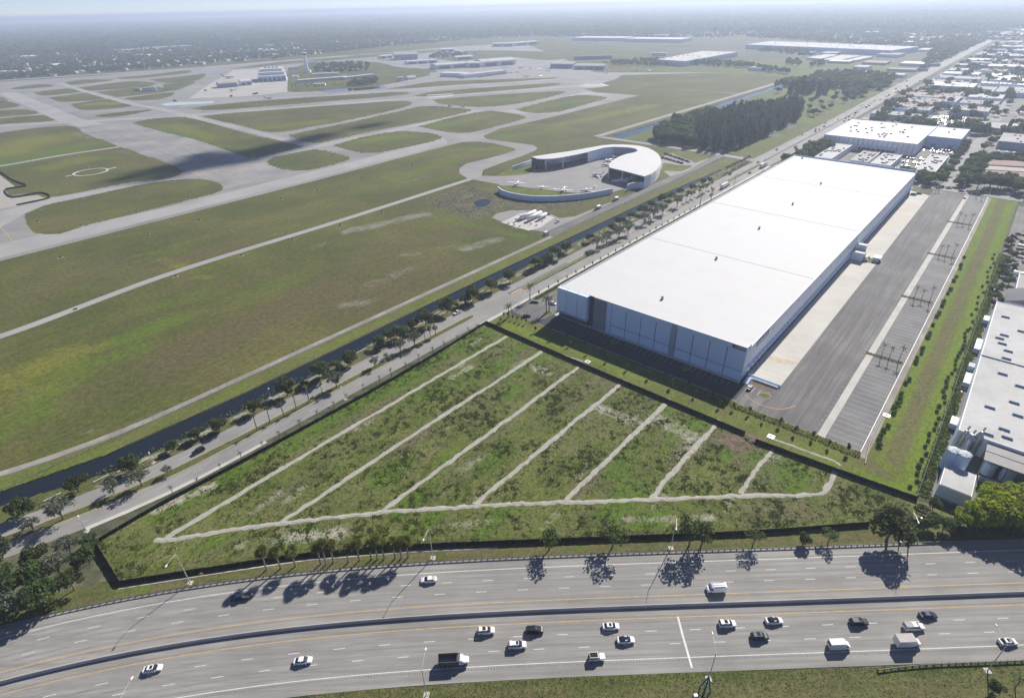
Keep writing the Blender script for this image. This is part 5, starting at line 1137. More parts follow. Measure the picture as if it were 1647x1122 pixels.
VAN_B = [(-2.35, .95, .4, 2.3), (-2.3, 1.0, .32, 2.42), (.9, 1.0, .3, 2.45), (1.25, .98, .3, 2.2), (1.75, .97, .3, 1.3), (2.2, .92, .32, 1.1), (2.35, .8, .4, .8)]
VAN_G = [(.98, .99, 1.32, 1.4), (1.2, 1.0, 1.3, 2.12), (1.32, 1.0, 1.3, 2.02), (1.74, 1.0, 1.28, 1.36)]
CARK = {}
CARK['sedan'] = lambda: car_kind('sedan_car', 4.7, .9, SED_B, SED_G, (-1.15, .4, .68, 1.4), (-.15, .7))
CARK['sedan2'] = lambda: car_kind('sedan_car', 4.8, .9, SED_B, SED_G, (-1.0, .35, .68, 1.41), None)
CARK['glassroof'] = lambda: car_kind('sedan_car', 4.8, .9, SED_B, SED_G, (-.35, .32, .66, 1.405), (-.1, 1.2))
CARK['suv'] = lambda: car_kind('suv_car', 4.7, .95, SUV_B, SUV_G, (-2.0, .4, .74, 1.68), (-.5, .9), True)
CARK['suv2'] = lambda: car_kind('suv_car', 4.9, .95, SUV_B, SUV_G, (-2.0, .4, .74, 1.68), (.0, .6), True)
def van_kind():
    r_ = empty('van'); s = 5.6 / 4.7
    MB().loft([sec(x * s, ww, a, b_, .16) for x, ww, a, b_ in VAN_B]).build('body', 'paint', r_); MB().loft([sec(x * s, ww, a, b_, .1) for x, ww, a, b_ in VAN_G]).build('windscreen', 'glass', r_)
    MB().box(-2.36 * s, 0, 1.3, .08, 1.5, .7).build('rear_window', 'glass', r_); wheels(r_, (-1.4 * s, 1.45 * s), .98, .36); lamps(r_, 2.3 * s, .88, .75, 'headlamp', 'headlight'); lamps(r_, -2.37 * s, .95, 1.0, 'taillamp', 'tail_light')
    for sy in (-1, 1): MB().box(1.35 * s, sy * 1.12, 1.35, .12, .2, .3).build('mirror', 'dark_metal', r_)
    return r_
CARK['van'] = van_kind
def workvan_kind():
    r_ = van_kind(); r_.name = 'work_van'
    for sy in (-.7, 0, .7): MB().box(-.6, sy, 2.47, 3.4, .08, .08).build('ladder_rack', 'wood', r_)
    return r_
CARK['workvan'] = workvan_kind
def pickup_kind(cap=False):
    r_ = empty('pickup_truck')
    B = [(-2.75, .85, .5, .95), (-2.68, .95, .42, 1.08), (-.6, .96, .4, 1.1), (.9, .96, .4, 1.1), (1.9, .94, .4, 1.05), (2.6, .9, .42, .95), (2.75, .8, .5, .8)]
    MB().loft([sec(x, ww, a, b_) for x, ww, a, b_ in B]).build('body', 'paint', r_)
    G_ = [(-.75, .8, 1.0, 1.1), (-.6, .78, 1.0, 1.72), (.5, .78, 1.0, 1.74), (.85, .78, 1.0, 1.6), (1.45, .84, 1.0, 1.1)]
    MB().loft([sec(*q, .1) for q in G_]).build('windows', 'glass', r_); MB().loft([sec(-.62, .72, 1.7, 1.76, .03), sec(.5, .74, 1.7, 1.79, .03), sec(.62, .7, 1.68, 1.74, .02)]).build('roof', 'paint', r_)
    if cap:
        MB().box(-1.75, 0, 1.1, 1.95, 1.75, .75, 0, .95, .9).build('utility_cap', 'wall_grey', r_)
        for x in (-2.4, -1.95, -1.5, -1.05): MB().box(x, 0, 1.86, .07, 1.6, .07).build('ladder_rung', 'steel', r_)
    else: MB().box(-1.72, 0, 1.04, 1.85, 1.55, .075).build('bed', 'truck_bed', r_)
    wheels(r_, (-1.65, 1.75), .96, .38, .26); lamps(r_, 2.68, .86, .78, 'headlamp', 'headlight'); lamps(r_, -2.74, .9, .85, 'taillamp', 'tail_light'); return r_
CARK['pickup'] = pickup_kind; CARK['cappickup'] = lambda: pickup_kind(True)
def jeep_kind():
    r_ = empty('off_road_car')
    MB().loft([sec(x, ww, a, b_, .06) for x, ww, a, b_ in [(-2.1, .82, .55, 1.1), (-2.0, .86, .5, 1.15), (.6, .86, .5, 1.15), (2.0, .72, .55, 1.1), (2.1, .66, .6, .95)]]).build('body', 'paint', r_)
    MB().loft([sec(x, ww, a, b_, .06) for x, ww, a, b_ in [(-2.0, .82, 1.1, 1.8), (.35, .8, 1.1, 1.82), (.62, .8, 1.1, 1.2)]]).build('windows', 'glass', r_); MB().box(-.85, 0, 1.78, 2.3, 1.6, .1).build('hard_top', 'paint', r_); MB().box(-.9, 0, 1.885, 2.0, 1.3, .03).build('soft_panel', 'rubber', r_)
    for x in (-1.95, -1.0, -.15): 
        for sy in (-1, 1): MB().box(x, sy * .82, 1.1, .1, .06, .72).build('pillar', 'paint', r_)
    for x in (-1.3, 1.4):
        for sy in (-1, 1): MB().box(x, sy * .9, .85, .95, .22, .1).build('fender', 'paint', r_)
    MB().tube([(-2.15, 0, 1.0), (-2.38, 0, 1.0)], .38, 12).build('spare_wheel', 'rubber', r_); wheels(r_, (-1.3, 1.4), .95, .4, .27); lamps(r_, 2.1, .6, .8, 'headlamp', 'headlight'); lamps(r_, -2.12, .8, .85, 'taillamp', 'tail_light'); return r_
CARK['jeep'] = jeep_kind
def boxtruck_kind():
    r_ = empty('box_truck')
    MB().box(-1.0, 0, .75, 4.6, 2.35, 2.35).build('cargo_box', 'paint', r_); MB().box(-1.0, 0, 3.1, 4.66, 2.4, .06).build('cargo_roof', 'concrete', r_)
    MB().loft([sec(1.3, .98, .5, 2.05), sec(1.95, .98, .45, 2.05), sec(2.35, .96, .45, 1.35), sec(3.2, .9, .5, 1.2), sec(3.35, .8, .55, .9)]).build('cab', 'paint', r_); MB().loft([sec(1.75, .99, 1.3, 1.36), sec(1.96, 1.0, 1.28, 2.0), sec(2.34, .98, 1.27, 1.38)]).build('windscreen', 'glass', r_)
    MB().box(-.4, 0, .5, 5.6, 1.0, .25).build('chassis', 'dark_metal', r_); wheels(r_, (-2.0, 2.3), 1.05, .4, .3); lamps(r_, 3.3, .8, .75, 'headlamp', 'headlight'); return r_
CARK['boxtruck'] = boxtruck_kind
def dump_kind():
    r_ = empty('dump_truck')
    bd = MB()
    for x, y, sx, sy in ((-1.4, -1.2, 5.0, .1), (-1.4, 1.2, 5.0, .1), (-3.9, 0, .1, 2.4), (1.1, 0, .1, 2.4)): bd.box(x, y, 1.15, sx, sy, 1.55)
    for k in range(6): bd.box(-3.6 + k * .88, -1.28, 1.15, .1, .1, 1.5); bd.box(-3.6 + k * .88, 1.28, 1.15, .1, .1, 1.5)
    bd.build('dump_bed', 'truck_bed', r_); MB().box(-1.4, 0, 1.1, 4.9, 2.35, .1).build('bed_floor', 'wall_grey', r_); MB().box(1.35, 0, 2.6, .8, 2.3, .1).build('cab_guard', 'truck_bed', r_); MB().box(0, 0, .7, 7.4, .9, .3).build('chassis', 'dark_metal', r_)
    MB().loft([sec(1.45, 1.05, .8, 2.35), sec(2.3, 1.05, .8, 2.4), sec(2.75, 1.0, .8, 1.65), sec(3.9, .85, .85, 1.5), sec(4.05, .75, .9, 1.3)]).build('cab', 'paint', r_); MB().loft([sec(2.05, 1.06, 1.65, 1.7), sec(2.31, 1.07, 1.6, 2.3), sec(2.73, 1.02, 1.6, 1.7)]).build('windscreen', 'glass', r_)
    wheels(r_, (-2.9, -1.6, 3.1), 1.2, .5, .4); MB().tube([(1.3, .95, 1.0), (1.3, .95, 3.1)], .09, 8).build('exhaust', 'steel', r_); lamps(r_, 4.02, .8, 1.0, 'headlamp', 'headlight'); return r_
CARK['dump'] = dump_kind
def semi_kind():
    r_ = empty('trailer_truck'); MB().box(-2.2, 0, 1.15, 13.2, 2.5, 2.8).build('trailer', 'paint', r_); MB().box(-2.2, 0, .85, 13, 1.0, .3).build('chassis', 'dark_metal', r_)
    MB().loft([sec(5.0, 1.15, .7, 3.1), sec(6.4, 1.15, .7, 3.0), sec(6.9, 1.1, .7, 2.0), sec(8.2, .95, .7, 1.8), sec(8.35, .85, .8, 1.5)]).build('cab', 'paint', r_); MB().loft([sec(6.3, 1.16, 1.9, 1.95), sec(6.5, 1.17, 1.85, 2.85), sec(6.88, 1.12, 1.85, 2.05)]).build('windscreen', 'glass', r_); wheels(r_, (-7.6, -6.4, 4.4, 5.6, 7.4), 1.2, .5, .35); return r_
CARK['semi'] = semi_kind
def tanker_kind():
    r_ = empty('tanker_truck'); MB().loft([[(x, math.cos(t) * q, 2.05 + math.sin(t) * q) for t in np.linspace(0, 6.283, 13)[:-1]] for x, q in ((-4.2, .7), (-4.0, 1.15), (1.6, 1.15), (1.8, .7))]).build('tank', 'white_metal', r_, True); MB().box(-.8, 0, .7, 7.6, .9, .3).build('chassis', 'dark_metal', r_)
    MB().loft([sec(2.0, 1.1, .6, 2.6), sec(3.1, 1.1, .6, 2.5), sec(3.4, 1.05, .6, 1.6), sec(3.7, .95, .65, 1.4)]).build('cab', 'paint', r_); MB().loft([sec(2.95, 1.11, 1.6, 1.65), sec(3.12, 1.12, 1.55, 2.4), sec(3.4, 1.06, 1.55, 1.65)]).build('windscreen', 'glass', r_); wheels(r_, (-3.2, -2.1, 2.9), 1.15, .48, .35); return r_
CARK['tanker'] = tanker_kind
SRC = {}
def vehicle(kind, p, heading, color, label, cat='car', group=None, scale=1.0):
    src = SRC.get(kind); col = (*color, 1)
    if src is None:
        o = SRC[kind] = CARK[kind](); o.location = p; o.rotation_euler = (0, 0, heading)
        for ch in KIDS[o.name]: ch.color = col
        o.color = col
    else: o = copy_tree(src, None, p, heading, None, col)
    if scale != 1.0: o.scale = (scale,) * 3
    return tag(o, label, cat, group)
WHITE, BLACK, NAVY, GREY, SILVER, RED, TAN, GREEN = (.8, .8, .79), (.012, .012, .014), (.02, .028, .09), (.12, .125, .13), (.48, .49, .5), (.3, .03, .025), (.4, .33, .24), (.03, .08, .07)
def on_hwy(x, y, z=.12):
    p = G(x, y); i = min(range(len(HL)), key=lambda k: (HL[k] - p).length_squared); n = nnH[i]; return Vector((p.x, p.y, z)), math.atan2(-n.x, n.y)
for kind, x, y, back, c_, lab in [
    ('sedan', 247, 1077, 0, WHITE, 'white sedan alone on the near carriageway at the lower left'), ('sedan2', 488, 1064, 0, WHITE, 'white sedan between the lone left car and the dump truck'), ('dump', 730, 1066, 0, WHITE, 'white-cabbed dump truck with an empty dark bed on the near shoulder lane'), ('suv', 782, 1016, 0, WHITE, 'white hatchback with dark sunroof above the dump truck'),
    ('suv2', 860, 1015, 0, BLACK, 'black car following the white hatchback in the inner lane'), ('suv2', 832, 1039, 0, WHITE, 'white estate car in the middle lane right of the dump truck'), ('sedan', 982, 1009, 0, WHITE, 'white sedan in the inner lane just before the painted cross line'), ('glassroof', 1006, 1031, 0, WHITE, 'white sedan with a black glass roof in the middle lane'),
    ('jeep', 960, 1059, 0, WHITE, 'white boxy off-road car with black roof in the outer lane'), ('suv', 1169, 1005, 0, WHITE, 'white hatchback in the inner lane just past the painted cross line'), ('glassroof', 1244, 1000, 0, WHITE, 'white coupe in the inner lane right of the white hatchback'), ('suv', 1221, 1025, 0, (.02, .05, .055), 'dark teal car in the middle lane below the white coupe'),
    ('suv2', 1380, 1002, 0, BLACK, 'black large car with roof rails in the inner lane'), ('van', 1348, 1040, 0, WHITE, 'plain white van in the outer lane'), ('cappickup', 1468, 1010, 0, WHITE, 'white pickup with a grey ladder-topped cap'), ('sedan2', 1491, 991, 0, NAVY, 'dark blue sedan at the head of the inner lane'), ('boxtruck', 1457, 1036, 0, WHITE, 'white box truck with a dirty roof in the outer lane'), ('sedan', 1619, 1034, 0, WHITE, 'white sedan under the street light at the lower right edge'),
    ('pickup', 388, 962, 1, NAVY, 'dark blue pickup on the far carriageway beneath the palm shadows'), ('sedan2', 690, 934, 1, WHITE, 'white sedan on the far carriageway beside the light pole shadow'), ('workvan', 1151, 949, 1, WHITE, 'white work van with a roof rack on the far carriageway')]:
    p, h = on_hwy(x, y); vehicle(kind, p, h + (math.pi if back else 0), c_, lab, 'truck' if kind in ('dump', 'boxtruck') else ('van' if 'van' in kind else 'car'), 'highway traffic')
RL = rad(48.2)
for kind, x, y, rev, c_, lab in [('suv2', 320, 727, 1, BLACK, 'black car on the canal road beside the median tree'), ('sedan', 893, 424, 1, BLACK, 'black car on the canal road beside the tree shadows'), ('sedan2', 816, 464, 1, SILVER, 'silver car parked in tree shade by the canal road'), ('pickup', 736, 504, 1, WHITE, 'white pickup in tree shade towing a small trailer'),
    ('semi', 1166, 301, 0, WHITE, 'white trailer truck on the canal road beside the warehouse'), ('semi', 1228, 268, 0, WHITE, 'white trailer truck at the north end of the canal road'), ('sedan2', 1206, 279, 0, BLACK, 'dark car between the two trailer trucks'), ('suv', 1174, 281, 1, BLACK, 'dark van opposite the trailer trucks near the canal head'), ('sedan', 1219, 262, 1, GREY, 'grey car at the canal road bend beside the wood'), ('sedan2', 1144, 314, 1, GREY, 'grey car at the kerb left of the southern trailer truck'),
    ('tanker', 962, 336, 0, WHITE, 'white fuel tanker parked on the airside road, nearer the fuel farm'), ('tanker', 991, 322, 0, WHITE, 'white fuel tanker parked on the airside road, farther along'), ('van', 879, 377, 0, WHITE, 'white van on the airside road below the fuel tanks'), ('pickup', 881, 346, 1, GREY, 'grey pickup parked behind the fuel tanks'), ('suv', 896, 358, 1, WHITE, 'white car parked right of the fuel tanks')]:
    p = G(x, y); p.z = .12; vehicle(kind, p, RL + (math.pi if rev else 0), c_, lab, 'truck' if kind in ('semi', 'tanker') else 'car')
tr_ = tag(empty('flat_trailer', G(752, 497), RL), 'small flat trailer standing behind the white pickup', 'trailer'); MB().box(0, 0, .6, 5, 1.9, .15).build('deck', 'wood', tr_); wheels(tr_, (-.5,), .98, .33)
for u, v, h, c_, kind, lab in [(106.6, 366, 0, (.03, .09, .06), 'suv', 'dark green car at the north end of the dock pad'), (109.5, 372, .3, BLACK, 'sedan', 'black car at the north corner of the dock pad'), (141.4, 381, RL - YAW, NAVY, 'sedan2', 'dark blue car standing on the pale strip at the north end of the court'),
    (107.6, -2.8, 1.57, GREY, 'sedan', 'grey car in the shade at the south-east lot corner'), (-10.5, 8, 0, WHITE, 'sedan2', 'white car by the entrance drive'), (-12.2, -13.5, .8, BLACK, 'sedan', 'black car at the entrance kerb')]:
    vehicle(kind, W(u, v, .12), YAW + h, c_, lab)

# ================================================================== LIGHT POLES, SIGNS, UTILITY POLES
def light_pole(p, arm_dir, h, arm, label, group='highway light poles'):
    r_ = tag(empty('light_pole', p), label, 'light pole', group); d = Vector((arm_dir[0], arm_dir[1], 0)).normalized()
    MB().box(0, 0, 0, 1.5, 1.5, .12).build('base_slab', 'concrete', r_); MB().tube([(0, 0, .1), (0, 0, h * .5), (0, 0, h)], [.15, .12, .09], 8).build('pole', 'pole', r_)
    e = d * arm; MB().tube([(0, 0, h - .05), (e.x * .5, e.y * .5, h + .45), (e.x, e.y, h + .6)], [.07, .06, .05], 6).build('arm', 'pole', r_)
    a = d * (arm + .9); hd = MB(); hd.box(0, 0, -.08, 1.0, .42, .2, 0, .7, .7); o = hd.build('lamp_head', 'white_metal', r_); o.location = (e.x + d.x * .45, e.y + d.y * .45, h + .6); o.rotation_euler = (0, 0, math.atan2(d.y, d.x))
    return r_
for k, (x, y, dx) in enumerate([(306, 937, .18), (696.6, 897, .0), (1079, 881, -.05), (1446, 871, -.1)]): light_pole(G(x, y), (dx - .25, -1), 13.2, 4.0, ['leftmost', 'second', 'third', 'rightmost'][k] + ' light pole on the far side of the highway')
for k, (x, y) in enumerate([(222, 1165), (686, 1117), (1139.5, 1091), (1588, 1078)]): light_pole(G(x, y), (.1, 1), 11.6, 4.2, ['light pole whose head peeks in at the lower left edge', 'light pole below the dump truck', 'light pole behind the green steel frame', 'light pole at the lower right guard rail'][k])
for k, (x, y) in enumerate([(246.6, 744), (140, 854), (435, 640), (556, 642)]): light_pole(G(x, y), (.7, -.7) if k % 2 == 0 else (-.7, .7), 5.5, 1.2, f'{nth(k)} slim lamp post along the canal road from the highway', 'canal road lamp posts')
for k, (u, v) in enumerate([(137, 397), (156, 396), (170, 396)]): light_pole(W(u, v), (-.7, -.3), 9, 1.5, f'{nth(k)} lamp post at the north end of the court counting eastward', 'lamp posts at the court north end')
def utility_pole(p, h, label, rz=YAW):
    r_ = tag(empty('utility_pole', p, rz), label, 'utility pole', 'utility poles'); MB().tube([(0, 0, -.2), (0, 0, h)], [.2, .13], 8).build('pole', 'wood', r_)
    for z in (h - .6, h - 2.0):
        c = MB().box(0, 0, z, 2.6, .12, .14).build('crossarm', 'wood', r_)
        for x in (-1.15, -.5, .5, 1.15): MB().tube([(x, 0, z + .1), (x, 0, z + .4)], .06, 5).build('insulator', 'white_metal', c)
    MB().tube([(.35, 0, h - 4.2), (.35, 0, h - 3.1)], .28, 8).build('transformer', 'steel', r_)
utility_pole(G(1462, 866), 13, 'tall wooden utility pole beside the big oak above the highway'); utility_pole(W(177.5, 40), 10, 'wooden utility pole beside the factory containers'); utility_pole(W(177.6, 165), 10, 'wooden utility pole near the dark-roofed house'); utility_pole(W(-24.6, 300), 12, 'wooden utility pole on the canal road by the north trailer truck'); utility_pole(W(-24.6, 372), 12, 'wooden utility pole at the warehouse north-west corner')
for k, (x, y) in enumerate([(33, 984), (327, 930)]):
    r_ = tag(empty('warning_sign', G(x, y), .3), ['yellow diamond sign at the lower left guard rail', 'yellow diamond sign right of the leftmost light pole'][k], 'road sign'); MB().tube([(0, 0, 0), (0, 0, 2.1)], .05, 6).build('post', 'steel', r_); o = MB().box(0, 0, 0, .95, .05, .95).build('sign_board', 'yellow_sign', r_); o.matrix_local = Matrix.Translation((0, -.06, 2.3)) @ Matrix.Rotation(rad(45), 4, 'Y') @ Matrix.Translation((0, 0, -.47))
r_ = tag(empty('sign_frame', G(1133, 1112)), 'green steel lattice frame at the bottom edge of the picture', 'frame')
for a in (0, 2.1, 4.2): MB().tube([(math.cos(a) * 1.5, math.sin(a) * 1.5, 0), (math.cos(a) * .25, math.sin(a) * .25, 6.0)], .16, 6).build('leg', 'green_steel', r_)
for z in (1.5, 3, 4.5):
    q = 1.5 - 1.25 * z / 6; P_ = [(math.cos(a) * q, math.sin(a) * q, z) for a in (0, 2.1, 4.2)]; MB().tube(P_ + [P_[0]], .09, 5).build('brace', 'green_steel', r_)
MB().tube([(0, 0, 5.5), (0, 0, 7.2)], .3, 8).build('cap', 'green_steel', r_)
r_ = tag(empty('cabinet', G(1118, 1121), .1), 'small white cabinet at the bottom edge left of the green frame', 'cabinet'); MB().box(0, 0, 0, .8, .6, 1.2).build('box', 'white_metal', r_); MB().box(0, 0, 1.2, .9, .7, .06).build('lid', 'steel', r_)

# ================================================================== CURVED HANGAR AND ITS RAMP
sheet('hangar_ramp', px((752, 287), (775, 291.5), (800, 296), (808, 300), (835, 300.5), (870, 304), (905, 309), (945, 311), (984, 309.5), (1003, 304), (1012, 308), (1012, 285), (1050, 270), (1058, 255), (1045, 242), (1005, 235), (960, 240), (905, 250), (858, 258), (858, 266), (862, 270), (850, 275), (827, 281), (800, 283.5), (778, 283)), .1, 'ramp')
sheet('ramp_lawn', px((797, 283.5), (826, 268), (838, 267), (857, 274), (848, 280), (812, 283.5)), .125, 'lawn', rounded=True)
sheet('ramp_grass', px((803, 298.5), (830, 300.5), (870, 305), (900, 309.5), (935, 311.5), (905, 318), (860, 317.5), (825, 312)), .125, 'lawn', rounded=True)
HZ = 11.0
roof_px = [(854.8, 252), (885, 247.5), (914.9, 243.4), (945, 238), (969.5, 233.6), (986, 232.4), (1002, 232.5), (1018, 233.3), (1030.7, 235), (1042, 237.8), (1050, 241.5), (1058, 247), (1062.4, 253.5), (1063, 260), (1060.5, 267), (1054.8, 274), (1047, 279.5), (1037, 283.8), (1020, 279.3), (1002, 274.5), (988, 271.3), (979.5, 269), (979.5, 265), (983, 260), (989, 255.4), (997, 251.2), (1006.7, 247.8), (1017, 245.8), (1024, 243.8), (1025.5, 241.5), (1021, 238.8), (1012, 237.3), (1002, 236.6), (986, 236.2), (971.7, 237.6), (945.5, 244.5), (925, 249), (904, 253), (890, 255), (876, 255.6), (864, 255.2)]
RO = [G(x, y, HZ) for x, y in roof_px]; hb0 = Vector((RO[4].x, RO[4].y, 0)); RR = [p - hb0 for p in RO]
hg = tag(empty('curved_hangar', hb0), 'white hook-shaped aircraft hangar with a broad curved roof beside the canal', 'hangar')
MB().prism([(p.x, p.y) for p in RR], HZ - .9, HZ).build('roof', 'roof_white', hg, fix=True)
def wall_run(idx, z0, z1, mat, name, inset=1.2, th=.5, par=hg, pts=RR):
    L = [Vector((pts[i].x, pts[i].y, 0)) for i in idx]; c = sum((Vector((p.x, p.y, 0)) for p in pts), Vector()) / len(pts)
    sweep(mb_ := MB(), L, [(-th / 2, z0), (th / 2, z0), (th / 2, z1), (-th / 2, z1)]); return mb_.build(name, mat, par, fix=True)
inner = lambda i, k: RR[i] + (sum(RR, Vector()) / len(RR) - RR[i]) * k
wall_run(range(0, 18), 0, HZ - .92, 'wall_white', 'outer_wall')
wall_run(range(33, 36), 0, HZ - .92, 'wall_pale', 'inner_wall'); wall_run(range(27, 34), 0, HZ - .92, 'wall_midgrey', 'office_glazing'); wall_run(range(22, 28), 0, HZ - .92, 'wall_pale', 'inner_wall')
for i in (39, 37, 35, 19, 21):
    p = RR[i]; q = inner(i, .02); MB().box(q.x, q.y, 0, .9, .9, HZ - .92, .5).build('column', 'white_metal', hg)
L = [Vector((RR[i].x, RR[i].y, 0)) for i in (0, 40, 39)]; sweep(mb_ := MB(), L, [(-.06, 0), (.06, 0), (.06, HZ - 1), (-.06, HZ - 1)]); mb_.build('hangar_glass', 'glass', hg)
for k in range(9):
    p = RR[28].lerp(RR[33], k / 8); MB().box(p.x, p.y, 3.2, .5, .7, 1.4, .3).build('window', 'glass', hg)
def curved_wall(name, pts, h, th, label):
    L = smooth_line(pts, 4.0); b0 = L[0]; r_ = tag(empty(name, b0), label, 'wall'); Q = [p - b0 for p in L]; sweep(mb_ := MB(), Q, [(-th / 2, 0), (th / 2, 0), (th / 2, h), (-th / 2, h)]); mb_.build('wall_body', 'wall_cool', r_, fix=True)
    sweep(mb_ := MB(), Q, [(-th * .7, h), (th * .7, h), (th * .7, h + .25), (-th * .7, h + .25)]); mb_.build('coping', 'wall_white', r_, fix=True)
    for k in range(1, len(Q) - 1, 3): n = normals(Q)[k]; MB().box(Q[k].x, Q[k].y, 0, .18, th + .12, h, math.atan2(n.y, n.x) + 1.57).build('rib', 'wall_midgrey', r_)
curved_wall('blast_wall', px((801.5, 308.5), (806, 312.5), (816.5, 317), (845, 322.5), (870, 324), (893, 323.6), (920, 321.8), (950, 318), (984.8, 311.5)), 4.6, .6, 'curved pale blue-grey blast wall below the parked aircraft')
curved_wall('wing_wall', px((824.5, 274.5), (838, 269.5), (855, 263.5)), 4.2, .5, 'short pale wing wall at the left end of the curved hangar')
curved_wall('ramp_wall', [Vector((RO[17].x, RO[17].y, 0)), G(1020, 303), G(1008, 307)], 5.5, .5, 'curved pale wall sweeping from the hangar to the ramp gate')
# hangar car park
sheet('hangar_car_park', px((1058, 268), (1066, 252), (1085, 245), (1128, 254), (1140, 255), (1105, 276), (1078, 284)), .095, 'ramp')
sheet('hangar_car_park_lawn', px((1081, 246), (1088, 244.5), (1138, 252.5), (1141, 254), (1118, 262), (1113, 259), (1092, 252)), .13, 'lawn', rounded=True)
sheet('hangar_lawn', px((1064, 275), (1068, 262), (1090, 266), (1110, 266), (1111, 269), (1095, 275.5), (1082, 275)), .13, 'lawn', rounded=True)
cols = [BLACK, GREY, SILVER, NAVY, WHITE, BLACK, GREY, RED]
k = 0
for r_i, (a, b_, n) in enumerate((((1070, 248), (1108, 261), 13), ((1066, 254.5), (1096, 263), 11))):
    for i in range(n):
        p = G(*a).lerp(G(*b_), i / (n - 1)); p.z = .12; vehicle(('sedan', 'suv', 'sedan2', 'suv2')[k % 4], p, RL + rad(60), cols[(k * 5) % 8], f'{nth(i)} car from the hangar in the {("upper", "lower")[r_i]} row of the hangar car park', 'car', 'cars in the hangar car park'); k += 1
# scrub plot, pond and fuel farm
sheet('scrub_plot', px((683, 327), (720, 308), (757, 300), (800, 313), (830, 322), (880, 326), (945, 323), (900, 338), (850, 340), (810, 337), (768, 353), (700, 333)), .05, 'scrub')
sheet('pond', px((762, 325), (775, 320), (790, 322), (786, 329), (772, 333), (764, 330)), .1, 'water', rounded=True)
n = 2600; X_, Y_ = [], []
ring = [(p.x, p.y) for p in px((683, 327), (720, 308), (757, 300), (800, 313), (830, 322), (880, 326), (945, 323), (900, 338), (850, 340), (810, 337), (768, 353), (700, 333))]
X = RNG.uniform(min(p[0] for p in ring), max(p[0] for p in ring), 5000); Y = RNG.uniform(min(p[1] for p in ring), max(p[1] for p in ring), 5000); ok = inside(ring, X, Y); pond_c = G(775, 326); ok &= np.hypot(X - pond_c.x, Y - pond_c.y) > 9
tufts('scrub', X[ok], Y[ok], RNG.uniform(.3, .9, ok.sum()), RNG.uniform(.08, .4, ok.sum()), 'scrubleaf', 'brown scrub and rushes round the small pond', z=.05, k=3)
sheet('fuel_yard', px((791, 350), (800, 343), (822, 338.5), (850, 338), (880, 342), (900, 351), (925, 348), (950, 338), (1000, 318), (1010, 318), (960, 343), (895, 377), (870, 372), (830, 367)), .078, 'ramp', rounded=False)
sheet('fuel_pad', px((806, 358), (838, 343), (862, 340), (892, 350), (870, 366), (850, 371)), .12, 'concrete')
for k, (a, b_, r_) in enumerate([((838, 354.5), (861, 344.5), 1.5), ((849, 357), (870, 346.5), 1.6), ((866, 355), (878, 348.5), 1.4), ((829, 357), (842, 350), .9)]):
    A, B = G(*a), G(*b_); d = B - A; t = tag(empty('fuel_tank', (A + B) / 2, math.atan2(d.y, d.x)), ['long white fuel tank, leftmost of the big ones in the fuel farm', 'long white fuel tank in the middle of the fuel farm', 'shorter white fuel tank at the back of the fuel farm', 'small white tank at the front left of the fuel farm'][k], 'fuel tank', 'fuel farm tanks'); L = d.length / 2
    MB().loft([[(x, math.cos(q) * s, r_ + 1.0 + math.sin(q) * s) for q in np.linspace(0, 6.283, 15)[:-1]] for x, s in ((-L - .5, r_ * .3), (-L - .3, r_ * .7), (-L, r_), (L, r_), (L + .3, r_ * .7), (L + .5, r_ * .3))]).build('tank', 'white_metal', t, True)
    for x in (-L * .6, L * .6): MB().box(x, 0, 0, .5, r_ * 1.7, 1.3).build('saddle', 'concrete', t)
    MB().tube([(0, 0, 2 * r_ + 1), (0, 0, 2 * r_ + 1.7)], .25, 6).build('vent_pipe', 'steel', t); MB().box(0, -r_ - .5, .4, L * 1.2, .15, .15).build('pipe_run', 'steel', t)
for k in range(7):
    p = G(818 + k * 9, 360 + (k % 3) * 3 - k * .6); r_ = tag(empty('pump_skid', p, RL), f'{nth(k)} pump skid in front of the fuel tanks, from the left', 'pump', 'fuel farm pump skids'); MB().box(0, 0, .1, 2.2, 1.0, .25).build('skid', 'steel', r_); MB().tube([(-.6, 0, .3), (-.6, 0, 1.7 + .4 * (k % 2))], .3, 7).build('filter', 'white_metal', r_); MB().tube([(.2, 0, .6), (.9, 0, .6)], .25, 7).build('motor', 'wall_grey', r_)

